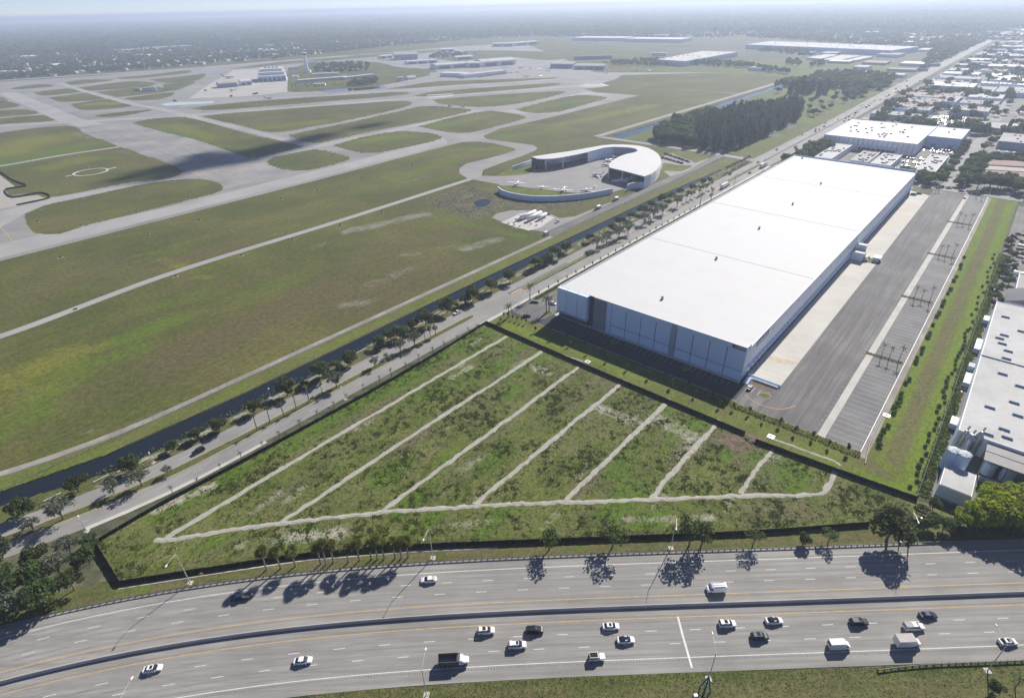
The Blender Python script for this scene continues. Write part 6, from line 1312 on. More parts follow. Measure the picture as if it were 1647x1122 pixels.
# ================================================================== AIRCRAFT (nose +x)
def airfoil(mb, x0, c0, x1, c1, y0, y1, z0, z1, th=.1):
    for s in (1,):
        mb.add([(x0, y0, z0 + th), (x0 - c0, y0, z0), (x1 - c1, y1, z1), (x1, y1, z1 + th * .6), (x0, y0, z0 - th), (x1, y1, z1 - th * .5)], [(0, 1, 2, 3), (4, 5, 2, 1), (0, 3, 5, 4)])
def fuselage(mb, L, r, z): 
    st_ = [(.5, .08, .0), (.47, .4, -.02), (.42, .75, 0), (.33, 1, 0), (-.15, 1, 0), (-.32, .72, .12), (-.46, .3, .3), (-.5, .12, .36)]
    mb.loft([[(x * L, math.cos(q) * s * r, z + o * r + math.sin(q) * s * r) for q in np.linspace(0, 6.283, 13)[:-1]] for x, s, o in st_])
def jet_kind(L=16, span=15, ttail=True, name='business_jet', under=False):
    r_ = empty(name); z = L * .11; fr = L * .062
    f = MB(); fuselage(f, L, fr, z); f.build('fuselage', 'white_metal', r_, True)
    w = MB()
    for s in (-1, 1): airfoil(w, L * .08, L * .2, -L * .1, L * .06, s * fr * .5, s * span / 2, z - fr * .5, z - fr * .1, .12)
    w.build('wing', 'white_metal', r_, fix=True)
    t = MB(); t.add([(-.34 * L, -.08, z + fr * .7), (-.47 * L, -.08, z + fr * .7), (-.54 * L, 0, z + L * .19), (-.47 * L, 0, z + L * .19), (-.34 * L, .08, z + fr * .7), (-.47 * L, .08, z + fr * .7)], [(0, 1, 2, 3), (4, 3, 2, 5), (0, 3, 4)]); t.build('fin', 'tailblue' if under else 'white_metal', r_, fix=True)
    h = MB(); hz = z + (L * .185 if ttail else fr * .8)
    for s in (-1, 1): airfoil(h, -.45 * L, L * .08, -.5 * L, L * .04, 0, s * span * .2, hz, hz, .06)
    h.build('tailplane', 'white_metal', r_, fix=True)
    for s in (-1, 1):
        if under: MB().tube([(L * .1, s * span * .17, z - fr * 1.2), (-L * .03, s * span * .17, z - fr * 1.2)], [L * .028, L * .02], 10).build('engine', 'steel', r_)
        else: MB().tube([(-.2 * L, s * fr * 1.65, z + fr * .5), (-.36 * L, s * fr * 1.65, z + fr * .5)], [L * .03, L * .022], 10).build('engine', 'white_metal', r_)
    MB().loft([sec(.4 * L, fr * .8, z + fr * .2, z + fr * .62, .05), sec(.43 * L, fr * .72, z + fr * .2, z + fr * .55, .05), sec(.455 * L, fr * .5, z + fr * .15, z + fr * .3, .05)]).build('windscreen', 'glass', r_)
    for x, y in ((.36 * L, 0), (-.04 * L, -fr * 1.6), (-.04 * L, fr * 1.6)): MB().tube([(x, y, 0), (x, y, z - fr * .6)], .16, 6).build('landing_gear', 'dark_metal', r_)
    return r_
def prop_kind(L=9, span=12, twin=False, high=False, name='propeller_plane'):
    r_ = empty(name); z = L * .15; fr = L * .075
    f = MB(); fuselage(f, L, fr, z); f.build('fuselage', 'white_metal', r_, True); w = MB(); wz = z + (fr * .9 if high else -fr * .5)
    for s in (-1, 1): airfoil(w, L * .16, L * .17, L * .14, L * .12, 0, s * span / 2, wz, wz + .15, .1)
    w.build('wing', 'white_metal', r_, fix=True); t = MB(); t.add([(-.36 * L, -.06, z), (-.5 * L, -.06, z), (-.54 * L, 0, z + L * .2), (-.45 * L, 0, z + L * .2), (-.36 * L, .06, z), (-.5 * L, .06, z)], [(0, 1, 2, 3), (4, 3, 2, 5), (0, 3, 4)]); t.build('fin', 'white_metal', r_, fix=True)
    h = MB()
    for s in (-1, 1): airfoil(h, -.38 * L, L * .1, -.4 * L, L * .07, 0, s * span * .17, z + fr * .4, z + fr * .4, .05)
    h.build('tailplane', 'white_metal', r_, fix=True)
    for y in ((-span * .18, span * .18) if twin else (0,)):
        x = L * .2 if twin else L * .5
        if twin: MB().tube([(x, y, z - fr * .3), (x - L * .2, y, z - fr * .3)], [fr * .5, fr * .35], 8).build('engine', 'white_metal', r_)
        p = MB().box(x + .15, y, z - (fr * .3 if twin else 0) - .9, .05, .16, 1.8).box(x + .15, y, z - (fr * .3 if twin else 0) - .08, .05, 1.8, .16); p.build('propeller', 'dark_metal', r_)
    MB().loft([sec(.12 * L, fr * .8, z + fr * .3, z + fr * 1.1, .06), sec(.25 * L, fr * .75, z + fr * .3, z + fr * 1.05, .06), sec(.34 * L, fr * .6, z + fr * .2, z + fr * .5, .05)]).build('windscreen', 'glass', r_)
    for x, y in ((.38 * L, 0), (.05 * L, -fr * 2), (.05 * L, fr * 2)): MB().tube([(x, y, 0), (x, y, z - fr * .5)], .1, 6).build('landing_gear', 'dark_metal', r_)
    return r_
CARK['jet'] = lambda: jet_kind(); CARK['airliner'] = lambda: jet_kind(34, 34, False, 'airliner', True); CARK['prop'] = lambda: prop_kind(); CARK['twin'] = lambda: prop_kind(11, 15, True, False, 'twin_propeller_plane'); CARK['highprop'] = lambda: prop_kind(10.5, 15, False, True, 'high_wing_plane')
for kind, x, y, h, s, lab in [('highprop', 831, 298, 250, 1.2, 'white high-wing plane at the left end of the ramp grass'), ('prop', 873, 302, 75, .9, 'small white plane between the high-wing plane and the twin'), ('twin', 906, 307.5, 250, 1.25, 'white twin-engined plane in the middle of the ramp grass'), ('jet', 945, 308.5, 200, .95, 'white jet at the right end of the ramp grass'),
    ('twin', 961, 283.5, 190, 1.1, 'twin-propeller plane alone on the open ramp'), ('jet', 979, 260, 215, 1.0, 'white jet nosing under the hook of the hangar roof'), ('jet', 976, 267, 200, .9, 'white jet parked outside the hook, nearer the ramp'), ('jet', 1000, 294, 195, 1.35, 'large white jet parked under the right-hand canopy'), ('jet', 884, 266, 130, .8, 'white jet in the shade of the long hangar bay'), ('prop', 862, 270.5, 60, 1.0, 'dark-shaded little plane on the grass by the hangar bay'), ('jet', 915, 258, 120, .8, 'jet parked deep in the middle hangar bay'), ('jet', 1003, 247.5, 170, .8, 'white jet in the inner curve of the hangar'), ('jet', 1012, 290, 200, .8, 'small jet behind the large one under the canopy'),
    ('airliner', 368, 126.5, 355, 1.0, 'white airliner with a dark tail at the terminal apron'), ('twin', 376, 146.5, 205, 1.6, 'white turboprop parked below the grey hangar on the terminal apron'), ('airliner', 432, 159.5, 350, .55, 'small airliner taxiing below the terminal apron'), ('jet', 848, 124, 20, 1.1, 'jet on the north apron edge with pale wings'), ('jet', 870, 124, 60, 1.1, 'dark-tailed jet on the north apron edge'),
    ('jet', 812, 109.5, 30, 1.3, 'white jet in front of the gabled hangar'), ('jet', 838, 110, 200, 1.2, 'white jet right of the gabled hangar'), ('twin', 854, 111, 30, 1.2, 'plane in the middle of the north apron'), ('jet', 868, 113, 60, 1.2, 'plane at the right of the north apron group'), ('jet', 882, 114.5, 20, 1.1, 'white jet beside the blue-grey hangar'), ('prop', 832, 117, 150, 1.3, 'small plane in front of the white sheds'), ('jet', 975, 118, 120, 1.1, 'dark plane at the edge of the north apron'), ('jet', 1024, 115, 120, 1.1, 'second dark plane along the north apron edge'), ('jet', 1045, 114.5, 60, 1.0, 'third dark plane along the north apron edge'), ('airliner', 765, 84.5, 170, .8, 'distant airliner with a dark tail beyond the gabled hangar'), ('jet', 620, 98, 20, 1.6, 'white jet left of the dark blue hangar'), ('jet', 640, 97, 10, 1.5, 'white jet at the foot of the dark blue hangar'), ('prop', 3, 163, 200, 1.6, 'small white plane on the far left taxiway')]:
    p = G(x, y); p.z = .14; vehicle(kind, p, rad(h), WHITE, lab, 'airplane', 'parked aircraft', s)
for k, (x, y) in enumerate([(724, 171.5), (745, 172.5)]): p = G(x, y); p.z = .14; vehicle('boxtruck', p, rad(20), SILVER, ['work truck on the taxiway below the white runway bars, left one', 'work truck on the taxiway below the white runway bars, right one'][k], 'truck')
for k, (x, y) in enumerate([(282, 163.5), (331, 146.5), (372, 155.5), (409, 152), (413, 151.5)]): p = G(x, y); p.z = .14; vehicle('suv', p, rad(20 + 60 * k), BLACK, f'{nth(k)} dark service vehicle on the terminal apron, from the left', 'car', 'apron service vehicles', 1.6)

# ================================================================== AIRPORT BUILDINGS
def block(name, p, q, depth, h, label, wall='wall_white', roofm='roof_white', cat='building', gable=0.0, bays=0, group=None, z0=0.0, bandw=None):
    """box on the line p-q (front), running depth away from the viewer; optional gable, doors along the front"""
    A, B = G(*p), G(*q); d = B - A; n = Vector((-d.y, d.x, 0)).normalized(); L = d.length
    r_ = tag(empty(name, A, math.atan2(d.y, d.x)), label, cat, group)
    MB().box(L / 2, depth / 2, 0, L, depth, h).build('wall', wall, r_)
    if gable: MB().add([(-.6, -.6, h), (L + .6, -.6, h), (L + .6, depth + .6, h), (-.6, depth + .6, h), (-.6, depth / 2, h + gable), (L + .6, depth / 2, h + gable)], [(0, 1, 5, 4), (2, 3, 4, 5), (0, 4, 3), (1, 2, 5)]).build('roof', roofm, r_)
    else:
        MB().box(L / 2, depth / 2, h, L + .6, depth + .6, .5).build('roof', roofm, r_)
    for k in range(bays):
        x = L * (k + .5) / bays; MB().box(x, -.05, 0, L / bays * .7, .3, h * .72).build('hangar_door', 'wall_grey', r_)
    if bandw: MB().box(L / 2, -.1, h * .55, L * .96, .2, h * .18).build('window_band', 'glass', r_)
    return r_
tw = tag(empty('control_tower', G(494.5, 117)), 'slim white airport control tower with a dark glass cab', 'tower')
MB().tube([(0, 0, 0), (0, 0, 30), (0, 0, 42)], [5.6, 4.4, 4.2], 12).build('shaft', 'wall_white', tw); MB().tube([(0, 0, 42), (0, 0, 44)], [4.4, 7.4], 12).build('cab_base', 'wall_white', tw); MB().tube([(0, 0, 44), (0, 0, 48)], [6.2, 7.4], 12).build('cab_glass', 'glass', tw); MB().tube([(0, 0, 48), (0, 0, 49.2)], [7.8, 7.0], 12).build('cab_roof', 'wall_white', tw); MB().tube([(0, 0, 49), (0, 0, 56)], .25, 6).build('antenna', 'pole', tw); MB().box(0, 4, 0, 16, 12, 6).build('base_building', 'wall_white', tw)
block('airport_hangar', (353, 142), (383, 139.5), 30, 9, 'grey-roofed hangar with green side on the terminal apron', 'wall_midgrey', 'roof_grey', 'hangar', 3)
block('airport_hangar', (388, 138), (406, 136.5), 24, 9, 'white gabled hangar right of the grey-roofed one', 'wall_white', 'roof_white', 'hangar', 4, 2)
t = block('terminal', (416, 132.5), (461, 130), 60, 12, 'white stepped airport terminal with a shaded front', 'wall_cool', 'roof_worn', 'terminal', 0, 6)
A, B = G(416, 132.5), G(461, 130); L = (B - A).length
for k, (y0, dd_, hh) in enumerate(((26, 40, 18), (50, 44, 24))): MB().box(L / 2, y0 + dd_ / 2, 0, L * (.96 - .12 * k), dd_, hh).build('upper_storey', 'wall_white', t); MB().box(L / 2, y0 + dd_ / 2, hh, L * (.98 - .12 * k), dd_ + 2, .6).build('roof', 'roof_white', t); MB().box(L / 2, y0 - .1, hh * .6, L * .85, .3, 2.4).build('window_band', 'glass', t)
for k in range(4): MB().box(L * (.3 + .14 * k), 72, 24.6, 9, 10, 5, 0, .2, .2).build('roof_lantern', 'wall_white', t)
block('airport_building', (481, 133), (560, 127), 16, 5, 'long low white building below the control tower', cat='building', bandw=1); block('airport_building', (503, 122.5), (545, 120.5), 14, 5, 'white building in the trees behind the long low one', cat='building'); block('airport_building', (556, 128.5), (603, 123), 14, 5, 'low white building right of the long low one, by the water', cat='building', bandw=1); block('airport_building', (505, 138.5), (523, 138), 10, 4, 'small white building in the car park below the tower', cat='building'); block('airport_building', (493, 104), (510, 102.5), 14, 7, 'pale building left of the tower trees', cat='building')
block('field_station', (216, 146.5), (226, 146), 10, 4.5, 'small grey-blue shed of the lone field station', 'wall_midgrey', 'roof_grey', 'building'); block('field_station', (231, 147.5), (252, 146), 14, 7, 'larger pale block of the lone field station', 'wall_cool', 'roof_grey', 'building')
sheet('terminal_pond', px((513, 147), (540, 143.5), (575, 142), (618, 138), (621, 142), (575, 146), (520, 149)), .13, 'water')
block('fire_station', (640, 131), (649, 130.5), 10, 8, 'small white fire station building on the airport grass', bandw=1); block('round_hut', (656, 128.5), (669, 127.5), 10, 5, 'little domed white hut beside the fire station', gable=3)
block('airport_hangar', (708, 123.5), (747, 124.5), 26, 8, 'white flat shed at the front of the hangar group, left', cat='hangar'); block('airport_hangar', (747, 126), (815, 118.5), 24, 7, 'white flat shed at the front of the hangar group, right', 'wall_white', 'roof_worn', 'hangar')
block('airport_hangar', (702, 112), (752, 108.5), 50, 11, 'white hangar with a dark door behind the front sheds', 'wall_white', 'roof_worn', 'hangar', 2, 2); block('airport_hangar', (752, 109), (775, 108.5), 46, 12, 'dark-doored middle hangar of the north group', 'wall_white', 'roof_worn', 'hangar', 2, 1); block('airport_hangar', (776, 108), (830, 104), 56, 13, 'big white gabled hangar of the north group', 'wall_white', 'roof_worn', 'hangar', 5, 2)
block('airport_hangar', (635, 97), (672, 95.5), 60, 16, 'dark blue-grey hangar with a low gabled roof', 'wall_midgrey', 'roof_grey', 'hangar', 5); block('airport_hangar', (655, 104), (704, 101), 28, 8, 'white row hangar with three dark doors', 'wall_white', 'roof_white', 'hangar', 0, 3); block('airport_hangar', (612, 95), (632, 93.5), 22, 9, 'small white hangar left of the dark blue-grey one', 'wall_white', 'roof_white', 'hangar', 2, 2); block('airport_hangar', (708, 84), (731, 83), 22, 9, 'small white hangar among the trees, far centre', 'wall_white', 'roof_white', 'hangar', 2, 2); block('airport_hangar', (733, 96.5), (761, 95), 24, 8, 'white arched hangar right of the small far one', 'wall_white', 'roof_white', 'hangar', 3, 1)
block('airport_hangar', (792, 75.5), (826, 75), 60, 12, 'long pale hangar far behind, left half', 'wall_cool', 'roof_worn', 'hangar', 2, 2); block('airport_hangar', (829, 74.5), (867, 71.5), 60, 12, 'long pale hangar far behind, right half with dark doors', 'wall_cool', 'roof_worn', 'hangar', 2, 2)
block('airport_hangar', (885, 110), (921, 110.5), 60, 11, 'blue-grey hangar with a low gable beside the apron', 'wall_midgrey', 'roof_grey', 'hangar', 4, 1); block('airport_hangar', (923, 112), (972, 112.5), 44, 9, 'second blue-grey hangar to the right with dark front', 'wall_midgrey', 'roof_grey', 'hangar', 4, 3); block('airport_hangar', (925, 96.5), (984, 95), 30, 9, 'dark-fronted long building behind the blue-grey hangars', 'wall_grey', 'roof_dark', 'building')
block('far_warehouse', (920, 65.5), (1002, 66.5), 120, 12, 'far white-roofed warehouse, left of the distant pair', 'wall_cool', 'roof_white', 'warehouse'); block('far_warehouse', (1004, 67.5), (1094, 69), 120, 12, 'far white-roofed warehouse, right of the distant pair', 'wall_cool', 'roof_white', 'warehouse')
def roofed(name, pts, h, label, wall='wall_cool', roofm='roof_worn', units=0, cat='warehouse', group=None):
    """building from its four surveyed roof corners (left-front, right-front, right-back, left-back) at height h"""
    C = [G(x, y, h) for x, y in pts]; b0 = Vector((C[0].x, C[0].y, 0)); Q = [(p.x - b0.x, p.y - b0.y) for p in C]
    r_ = tag(empty(name, b0), label, cat, group); MB().prism(Q, 0, h).build('wall', wall, r_, fix=True)
    c = Vector((sum(q[0] for q in Q) / 4, sum(q[1] for q in Q) / 4)); MB().prism([(q[0] + (q[0] - c.x) * .004, q[1] + (q[1] - c.y) * .004) for q in Q], h + .01, h + .5).build('roof', roofm, r_, fix=True)
    u0 = None
    for k in range(units):
        a, b_ = random.uniform(.08, .92), random.uniform(.12, .88); P_ = [Vector((*q, 0)) for q in Q]; p = P_[0].lerp(P_[1], a).lerp(P_[3].lerp(P_[2], a), b_)
        if u0 is None: o = u0 = MB().box(0, 0, 0, 2.6, 1.9, 1.3, YAW).build('roof_unit', 'wall_grey', r_)
        else: o = u0.copy(); COL.objects.link(o)
        o.location = (p.x, p.y, h + .5)
    return r_
roofed('far_warehouse', [(1057, 96), (1102, 99), (1187, 84), (1130, 82.5)], 12, 'white-roofed warehouse with dark rooftop units right of the airport trees', units=16)
roofed('far_warehouse', [(1200, 72), (1434, 81.5), (1478, 75.5), (1240, 66.5)], 13, 'very long white-roofed warehouse with many rooftop units in the distance', units=34)
for k, (a, b_, c_, d_) in enumerate([((1297, 93), (1320, 95), (1348, 88.5), (1328, 87.5)), ((1322, 96.5), (1352, 96.5), (1385, 90), (1352, 88.8)), ((1358, 97.5), (1374, 98), (1405, 91.5), (1388, 90.5))]): roofed('storage_shed', [a, b_, c_, d_], 4, f'{nth(k)} from the left of the three low white storage sheds in the distant meadow', cat='shed', group='three storage sheds')
block('far_hangar', (1048, 90), (1072, 90), 16, 8, 'small pale box building left of the white-roofed warehouse', 'wall_cool', 'roof_worn')
# parked cars and small trees round the terminal
for k in range(46): p = G(470 + (k % 23) * 6.2 + random.uniform(-1, 1), 137.5 + (k // 23) * 3.2 - (k % 23) * .22); p.z = .13; vehicle(('sedan', 'suv')[k % 2], p, random.choice((.4, 1.97)), cols[k % 8], 'parked car in the crowded lot between the long low building and the water', 'car', 'cars below the control tower')
for k in range(24): p = G(770 + k * 2.3, 124.8 - k * .32); p.z = .13; vehicle(('sedan', 'suv')[k % 2], p, 1.97, cols[(k * 3) % 8], 'parked car in the row before the white flat sheds', 'car', 'cars before the flat sheds')

for k, (a, b_, d, h) in enumerate([((512, 112), (530, 111), 16, 5), ((540, 113.5), (556, 112.5), 14, 5), ((566, 115), (584, 114), 14, 5), ((468, 112), (482, 111), 16, 6), ((470, 126), (480, 125.5), 14, 5)]): block('airport_building', a, b_, d, h, ['low pale building just right of the tower foot', 'second low pale building right of the tower', 'third low pale building right of the tower', 'pale building left of the tower top trees', 'pale building at the terminal road left of the tower'][k], 'wall_white', 'roof_worn')

# ================================================================== FACTORY AT THE RIGHT EDGE
def ubox(name, u0, u1, v0, v1, h, label, wall='wall_white', roofm='roof_worn', cat='building', group=None, units=0, parapet=.6, doors=0, gable=0, windows=0):
    """building on the street grid, u east, v north"""
    r_ = tag(empty(name, W(u0, v0), YAW), label, cat, group); a, b_ = u1 - u0, v1 - v0
    MB().box(a / 2, b_ / 2, 0, a, b_, h).build('wall', wall, r_)
    if gable: MB().add([(-.4, -.4, h), (a + .4, -.4, h), (a + .4, b_ + .4, h), (-.4, b_ + .4, h), (a / 2, -.4, h + gable), (a / 2, b_ + .4, h + gable)], [(0, 4, 5, 3), (1, 2, 5, 4), (0, 1, 4), (2, 3, 5)]).build('roof', roofm, r_)
    else:
        MB().box(a / 2, b_ / 2, h, a - .4, b_ - .4, .12).build('roof', roofm, r_)
        if parapet:
            for x, y, sx, sy in ((a / 2, .15, a, .3), (a / 2, b_ - .15, a, .3), (.15, b_ / 2, .3, b_ - .6), (a - .15, b_ / 2, .3, b_ - .6)): MB().box(x, y, h, sx, sy, parapet).build('parapet', wall, r_)
    u_ = None
    for k in range(units):
        x, y = random.uniform(.12, .88) * a, random.uniform(.1, .9) * b_
        if u_ is None: o = u_ = MB().box(0, 0, 0, 2.2, 1.7, 1.1).build('roof_unit', 'wall_grey', r_)
        else: o = u_.copy(); COL.objects.link(o)
        o.location = (x, y, h + .1)
    for k in range(doors): MB().box(a * (k + .5) / doors, -.06, 0, min(4, a / doors * .6), .2, min(4, h * .6)).build('door', 'wall_grey', r_)
    for k in range(windows): MB().box(a * (k + .5) / windows, -.06, h * .45, a / windows * .55, .2, 1.3).build('window', 'glass', r_)
    return r_
fac = ubox('factory', 180.3, 236, 8, 144, 8, 'white flat-roofed factory with skylights at the right picture edge', 'wall_white', 'roof_worn', 'factory', parapet=.3)
MB().box(27.8, 67.7, 8.1, 55.4, .5, .5).build('roof_ridge', 'wall_midgrey', fac); MB().box(12.5, 34, 8.1, .5, 67, .12).build('roof_walk', 'wall_tan', fac)
sk = None
for x, y in [(367, 238), (362, 316), (342, 329), (353, 352), (379, 384), (371, 416), (355, 482), (430, 535), (404, 605), (300, 625), (362, 720), (292, 740), (374, 755), (437, 300), (420, 660)]:
    u, v = guv(1480 + x / 2.67, 420 + y / 2.67, 8.4)
    if sk is None: o = sk = MB().box(0, 0, 0, 3.6, 1.6, .3).loft([[(x_, -.6, .3) , (x_, -.4, .8), (x_, .4, .8), (x_, .6, .3)] for x_ in (-1.6, 1.6)]).build('skylight', 'wall_midgrey', fac)
    else: o = sk.copy(); COL.objects.link(o)
    o.location = (u - 180.3, v - 8, 8.1)
ubox('factory_shed', 180.0, 189, -24.5, -11.5, 5.0, 'white shed with a ribbed roof below the silo', 'wall_white', 'roof_worn', 'shed', parapet=0)
for k in range(7): pass
cn = tag(empty('factory_canopy', W(189.5, -4), YAW), 'grey-roofed open canopy over tanks beside the silo', 'canopy')
MB().box(7, 6, 7.0, 14, 12, .3).build('roof', 'roof_grey', cn); MB().box(7, 6.0, 7.32, 14.1, .25, .15).build('roof_joint', 'wall_grey', cn)
for x in (.5, 7, 13.5):
    for y in (.4, 11.6): MB().box(x, y, 0, .35, .35, 7.0).build('post', 'steel', cn)
for k, u in enumerate((192.2, 197.6)):
    t = tag(empty('storage_tank', W(u, -.5), YAW), ['left', 'right'][k] + ' of the two pale tanks standing under the factory canopy', 'tank'); MB().tube([(0, 0, 0), (0, 0, 5.2), (0, 0, 5.9)], [2.1, 2.1, .6], 14).build('tank_body', 'wall_pale', t); MB().tube([(0, 0, 5.8), (0, 0, 6.3)], .3, 6).build('hatch', 'steel', t)
for j, (sx, sy, hh) in enumerate(((1553, 728, 9.6), (1536, 722, 9.2))):
    su, sv = guv(sx, sy, hh); si = tag(empty('silo', W(su, sv), YAW), ['pale silo with a railed dish top, nearer the canopy', 'pale silo with a railed dish top, nearer the long lawn'][j], 'silo'); hh -= .6
    MB().tube([(0, 0, 0), (0, 0, hh)], 2.15, 20).build('silo_body', 'wall_cool', si); MB().tube([(0, 0, hh), (0, 0, hh + .25), (0, 0, hh + .6)], [2.25, 2.2, .5], 20).build('dish_top', 'wall_midgrey', si)
    for k in range(8): a = 6.283 * k / 8; MB().box(math.cos(a) * 1.1, math.sin(a) * 1.1, hh + .3, 1.9, .08, .2, a).build('roof_rib', 'steel', si)
    for k in range(12): a = 6.283 * k / 12; MB().box(math.cos(a) * 2.15, math.sin(a) * 2.15, hh + .2, .06, .06, 1.0).build('rail_post', 'steel', si)
for k, (u, v, r_, h) in enumerate([(184.2, 4.4, 1.5, 10.5), (186.6, 7.2, 1.2, 11.2), (182.4, 6.6, 1.0, 10)]):
    c = tag(empty('dust_collector', W(u, v)), ['nearest', 'tallest', 'leftmost'][k] + ' grey cone-topped dust collector behind the silo', 'dust collector'); MB().tube([(0, 0, 0), (0, 0, h - 2), (0, 0, h)], [r_, r_, r_ * .25], 12).build('drum', 'steel', c); MB().tube([(0, 0, h - .6), (1.8, 1.2, h + .6), (3.4, 2.6, h - .8)], .35, 8).build('duct', 'steel', c)
tk = tag(empty('pipe_bridge', W(190, -9), YAW), 'long silver pipe bridge in the shade below the canopy', 'pipe'); MB().tube([(0, 0, 3), (26, 1.5, 3)], .55, 10).build('pipe', 'steel', tk); MB().box(13, .8, 2.0, 26, 1.4, .3, .057).build('walkway', 'wall_midgrey', tk)
for x in (1, 9, 17, 25): MB().box(x, .06 * x, 0, .3, .3, 2.4).build('post', 'dark_metal', tk)
ubox('factory_annex', 203.5, 236, -11, 3, 6, 'low white annex with a dark vehicle rack at the right edge', 'wall_white', 'roof_worn', 'building')
for k, (v, L, h) in enumerate([(129.5, 6, 2.6), (93, 12, 2.6), (73, 4, 2.6), (56.5, 10, 2.6), (20, 6, 2.6)]):
    c = tag(empty('shipping_container', W(177.9, v), YAW), ['northernmost white container beside the factory wall', 'long white container north of the roof ridge', 'small grey container at the roof ridge', 'long white container south of the roof ridge', 'southernmost white container near the silo'][k], 'container'); MB().box(1.1, L / 2, .1, 2.3, L, h).build('box', 'wall_white' if k != 2 else 'wall_midgrey', c); MB().box(1.1, -.03, .25, 2.1, .08, h - .3).build('door', 'wall_cool', c)
    for j in range(int(L / .8)): MB().box(-.06, .4 + j * .8, .2, .06, .25, h - .2).build('rib', 'wall_white', c)
ubox('dark_house', 184, 200, 151, 170, 7, 'dark-roofed house with a grey side north of the factory', 'wall_midgrey', 'roof_dark', 'house', gable=3); ubox('factory_shed', 187, 215, 172, 205, 5, 'pale flat shed behind the dark-roofed house', 'wall_white', 'roof_grey', 'shed', units=3)
sheet('factory_yard', uvp((177.2, -26), (240, -26), (240, 380), (177.2, 380)), .04, 'yard')
mb = MB(); strip(mb, [W(176.2, -30), W(176.6, 394)], -.05, .05, .9); 
def wire_fence(name, a, b_, h, label, step=3.0):
    d = b_ - a; r_ = tag(empty(name, a), label, 'fence'); n = int(d.length / step); pm = MB(); 
    for i in range(n + 1): p = d * (i / n); pm.tube([(p.x, p.y, -.1), (p.x, p.y, h)], .05, 5)
    pm.build('posts', 'steel', r_)['kind'] = 'stuff'
    for z in (.15, h * .35, h * .68, h): MB().tube([(0, 0, z), (d.x, d.y, z)], .025, 4).build('wire', 'steel', r_)
wire_fence('wire_fence', W(175.6, -30.5), W(176.4, 394), 2.0, 'wire fence between the long lawn and the factory yard'); wire_fence('wire_fence', W(-76.9, -240), W(-76.9, 395), 1.8, 'wire fence along the airport patrol track beside the canal', 4.0); wire_fence('wire_fence', W(-50.2, 425), W(-50.6, 1170), 1.8, 'wire fence between the meadow and the avenue', 6.0); wire_fence('wire_fence', W(-214, 424.5), W(-56, 421.5), 1.8, 'wire fence along the cross road below the dark wood', 5.0)
for k in range(22): plant('oak', W(random.uniform(177.6, 184.5), 148 + k * 7 + random.uniform(-2, 2)), random.uniform(.4, .75), label=f'{nth(k)} ragged bush beside the wire fence north of the factory', cat='bush', group='ragged bushes north of the factory')
ubox('factory_shed', 190, 214, 212, 240, 5, 'grey shed in the yards north of the factory, nearer one', 'wall_midgrey', 'roof_grey', 'shed', units=3); ubox('factory_shed', 192, 222, 262, 300, 6, 'tan shed in the yards north of the factory, farther one', 'wall_tan', 'roof_tan', 'shed', units=4)
for k in range(20):
    u, v = 186 + random.uniform(-1, 3), 208 + k * 8.5; 
    if k % 3 == 0: vehicle('pickup', W(u, v, .1), YAW + random.uniform(0, 3), cols[k % 8], 'vehicle parked in the yards north of the factory', 'car', 'vehicles in the factory yards')
    else:
        r_ = tag(empty('pallet_stack', W(u, v), YAW + random.uniform(-.3, .3)), 'stacked goods in the yards north of the factory', 'stack', 'goods in the factory yards'); hh = random.uniform(1, 2.4); MB().box(0, 0, 0, random.uniform(2, 5), random.uniform(1.5, 3), hh).build('stack_body', random.choice(['wood', 'wall_white', 'wall_tan']), r_); MB().box(0, 0, hh, 2, 1.2, .15).build('cover', 'wall_tan', r_)

# ================================================================== INDUSTRIAL DISTRICT NORTH OF THE WAREHOUSE
sheet('district_paving', uvp((-23, 397), (700, 397), (1700, 5200), (-20, 5200)), .03, 'yard')
mb = MB(); strip(mb, [W(-24, 402), W(330, 402)], -5.5, 5.5, .1); upward(mb).build('north_street', 'street')['kind'] = 'structure'
mb = MB(); strip(mb, [W(124.5, 406), W(124.5, 1600)], -5.5, 5.5, .112); upward(mb).build('side_street', 'street')['kind'] = 'structure'
for v in (722, 900, 1060, 1230, 1420, 1700, 2050, 2450): mb = MB(); strip(mb, [W(-26, v), W(500 + v * .3, v)], -5.5, 5.5, .105); upward(mb).build('district_street', 'street')['kind'] = 'structure'
b2 = ubox('white_warehouse', -13, 79, 525, 648, 12, 'broad white-roofed warehouse with tan buttress stripes beyond the huge one', 'wall_white', 'roof_white', 'warehouse', units=30)
for k in range(19): MB().box(2.4 + k * 4.85, -.5, 0, .5, 1.0, 12).build('buttress', 'wall_tan', b2)
MB().box(56, -4, 5, 38, 8, .5).build('dock_canopy', 'wall_white', b2); MB().box(56, -.1, 0, 36, .3, 4.4).build('dock_opening', 'glass', b2)
an = ubox('white_warehouse', 79.6, 111, 585, 655, 11, 'white-roofed annex right of the buttressed warehouse', 'wall_cool', 'roof_white', 'warehouse', units=3, doors=2)
for k, (a, b_, c, d) in enumerate([(4.5, 20.5, 433.5, 515.5), (37, 52.5, 440, 493), (55.8, 73, 437, 493), (95, 110.5, 434, 516)]): ubox('flat_building', a, b_, c, d, 6, ['westernmost', 'second', 'third', 'easternmost'][k] + ' of four pale flat-roofed buildings behind the huge warehouse', 'wall_white', ('roof_worn', 'roof_grey')[k in (1,)], 'building', 'flat buildings behind the warehouse', units=14)
for k, (v0, v1) in enumerate([(452, 470), (474, 490), (497, 521)]): ubox('tiled_building', 144.5, 215, v0, v1, 6, ['nearest', 'middle', 'farthest'][k] + ' of three brown-tiled long roofs behind the dark trees', 'wall_tan', ('roof_red', 'roof_grey', 'roof_red')[k], 'building', 'brown-tiled long buildings', gable=2.5)
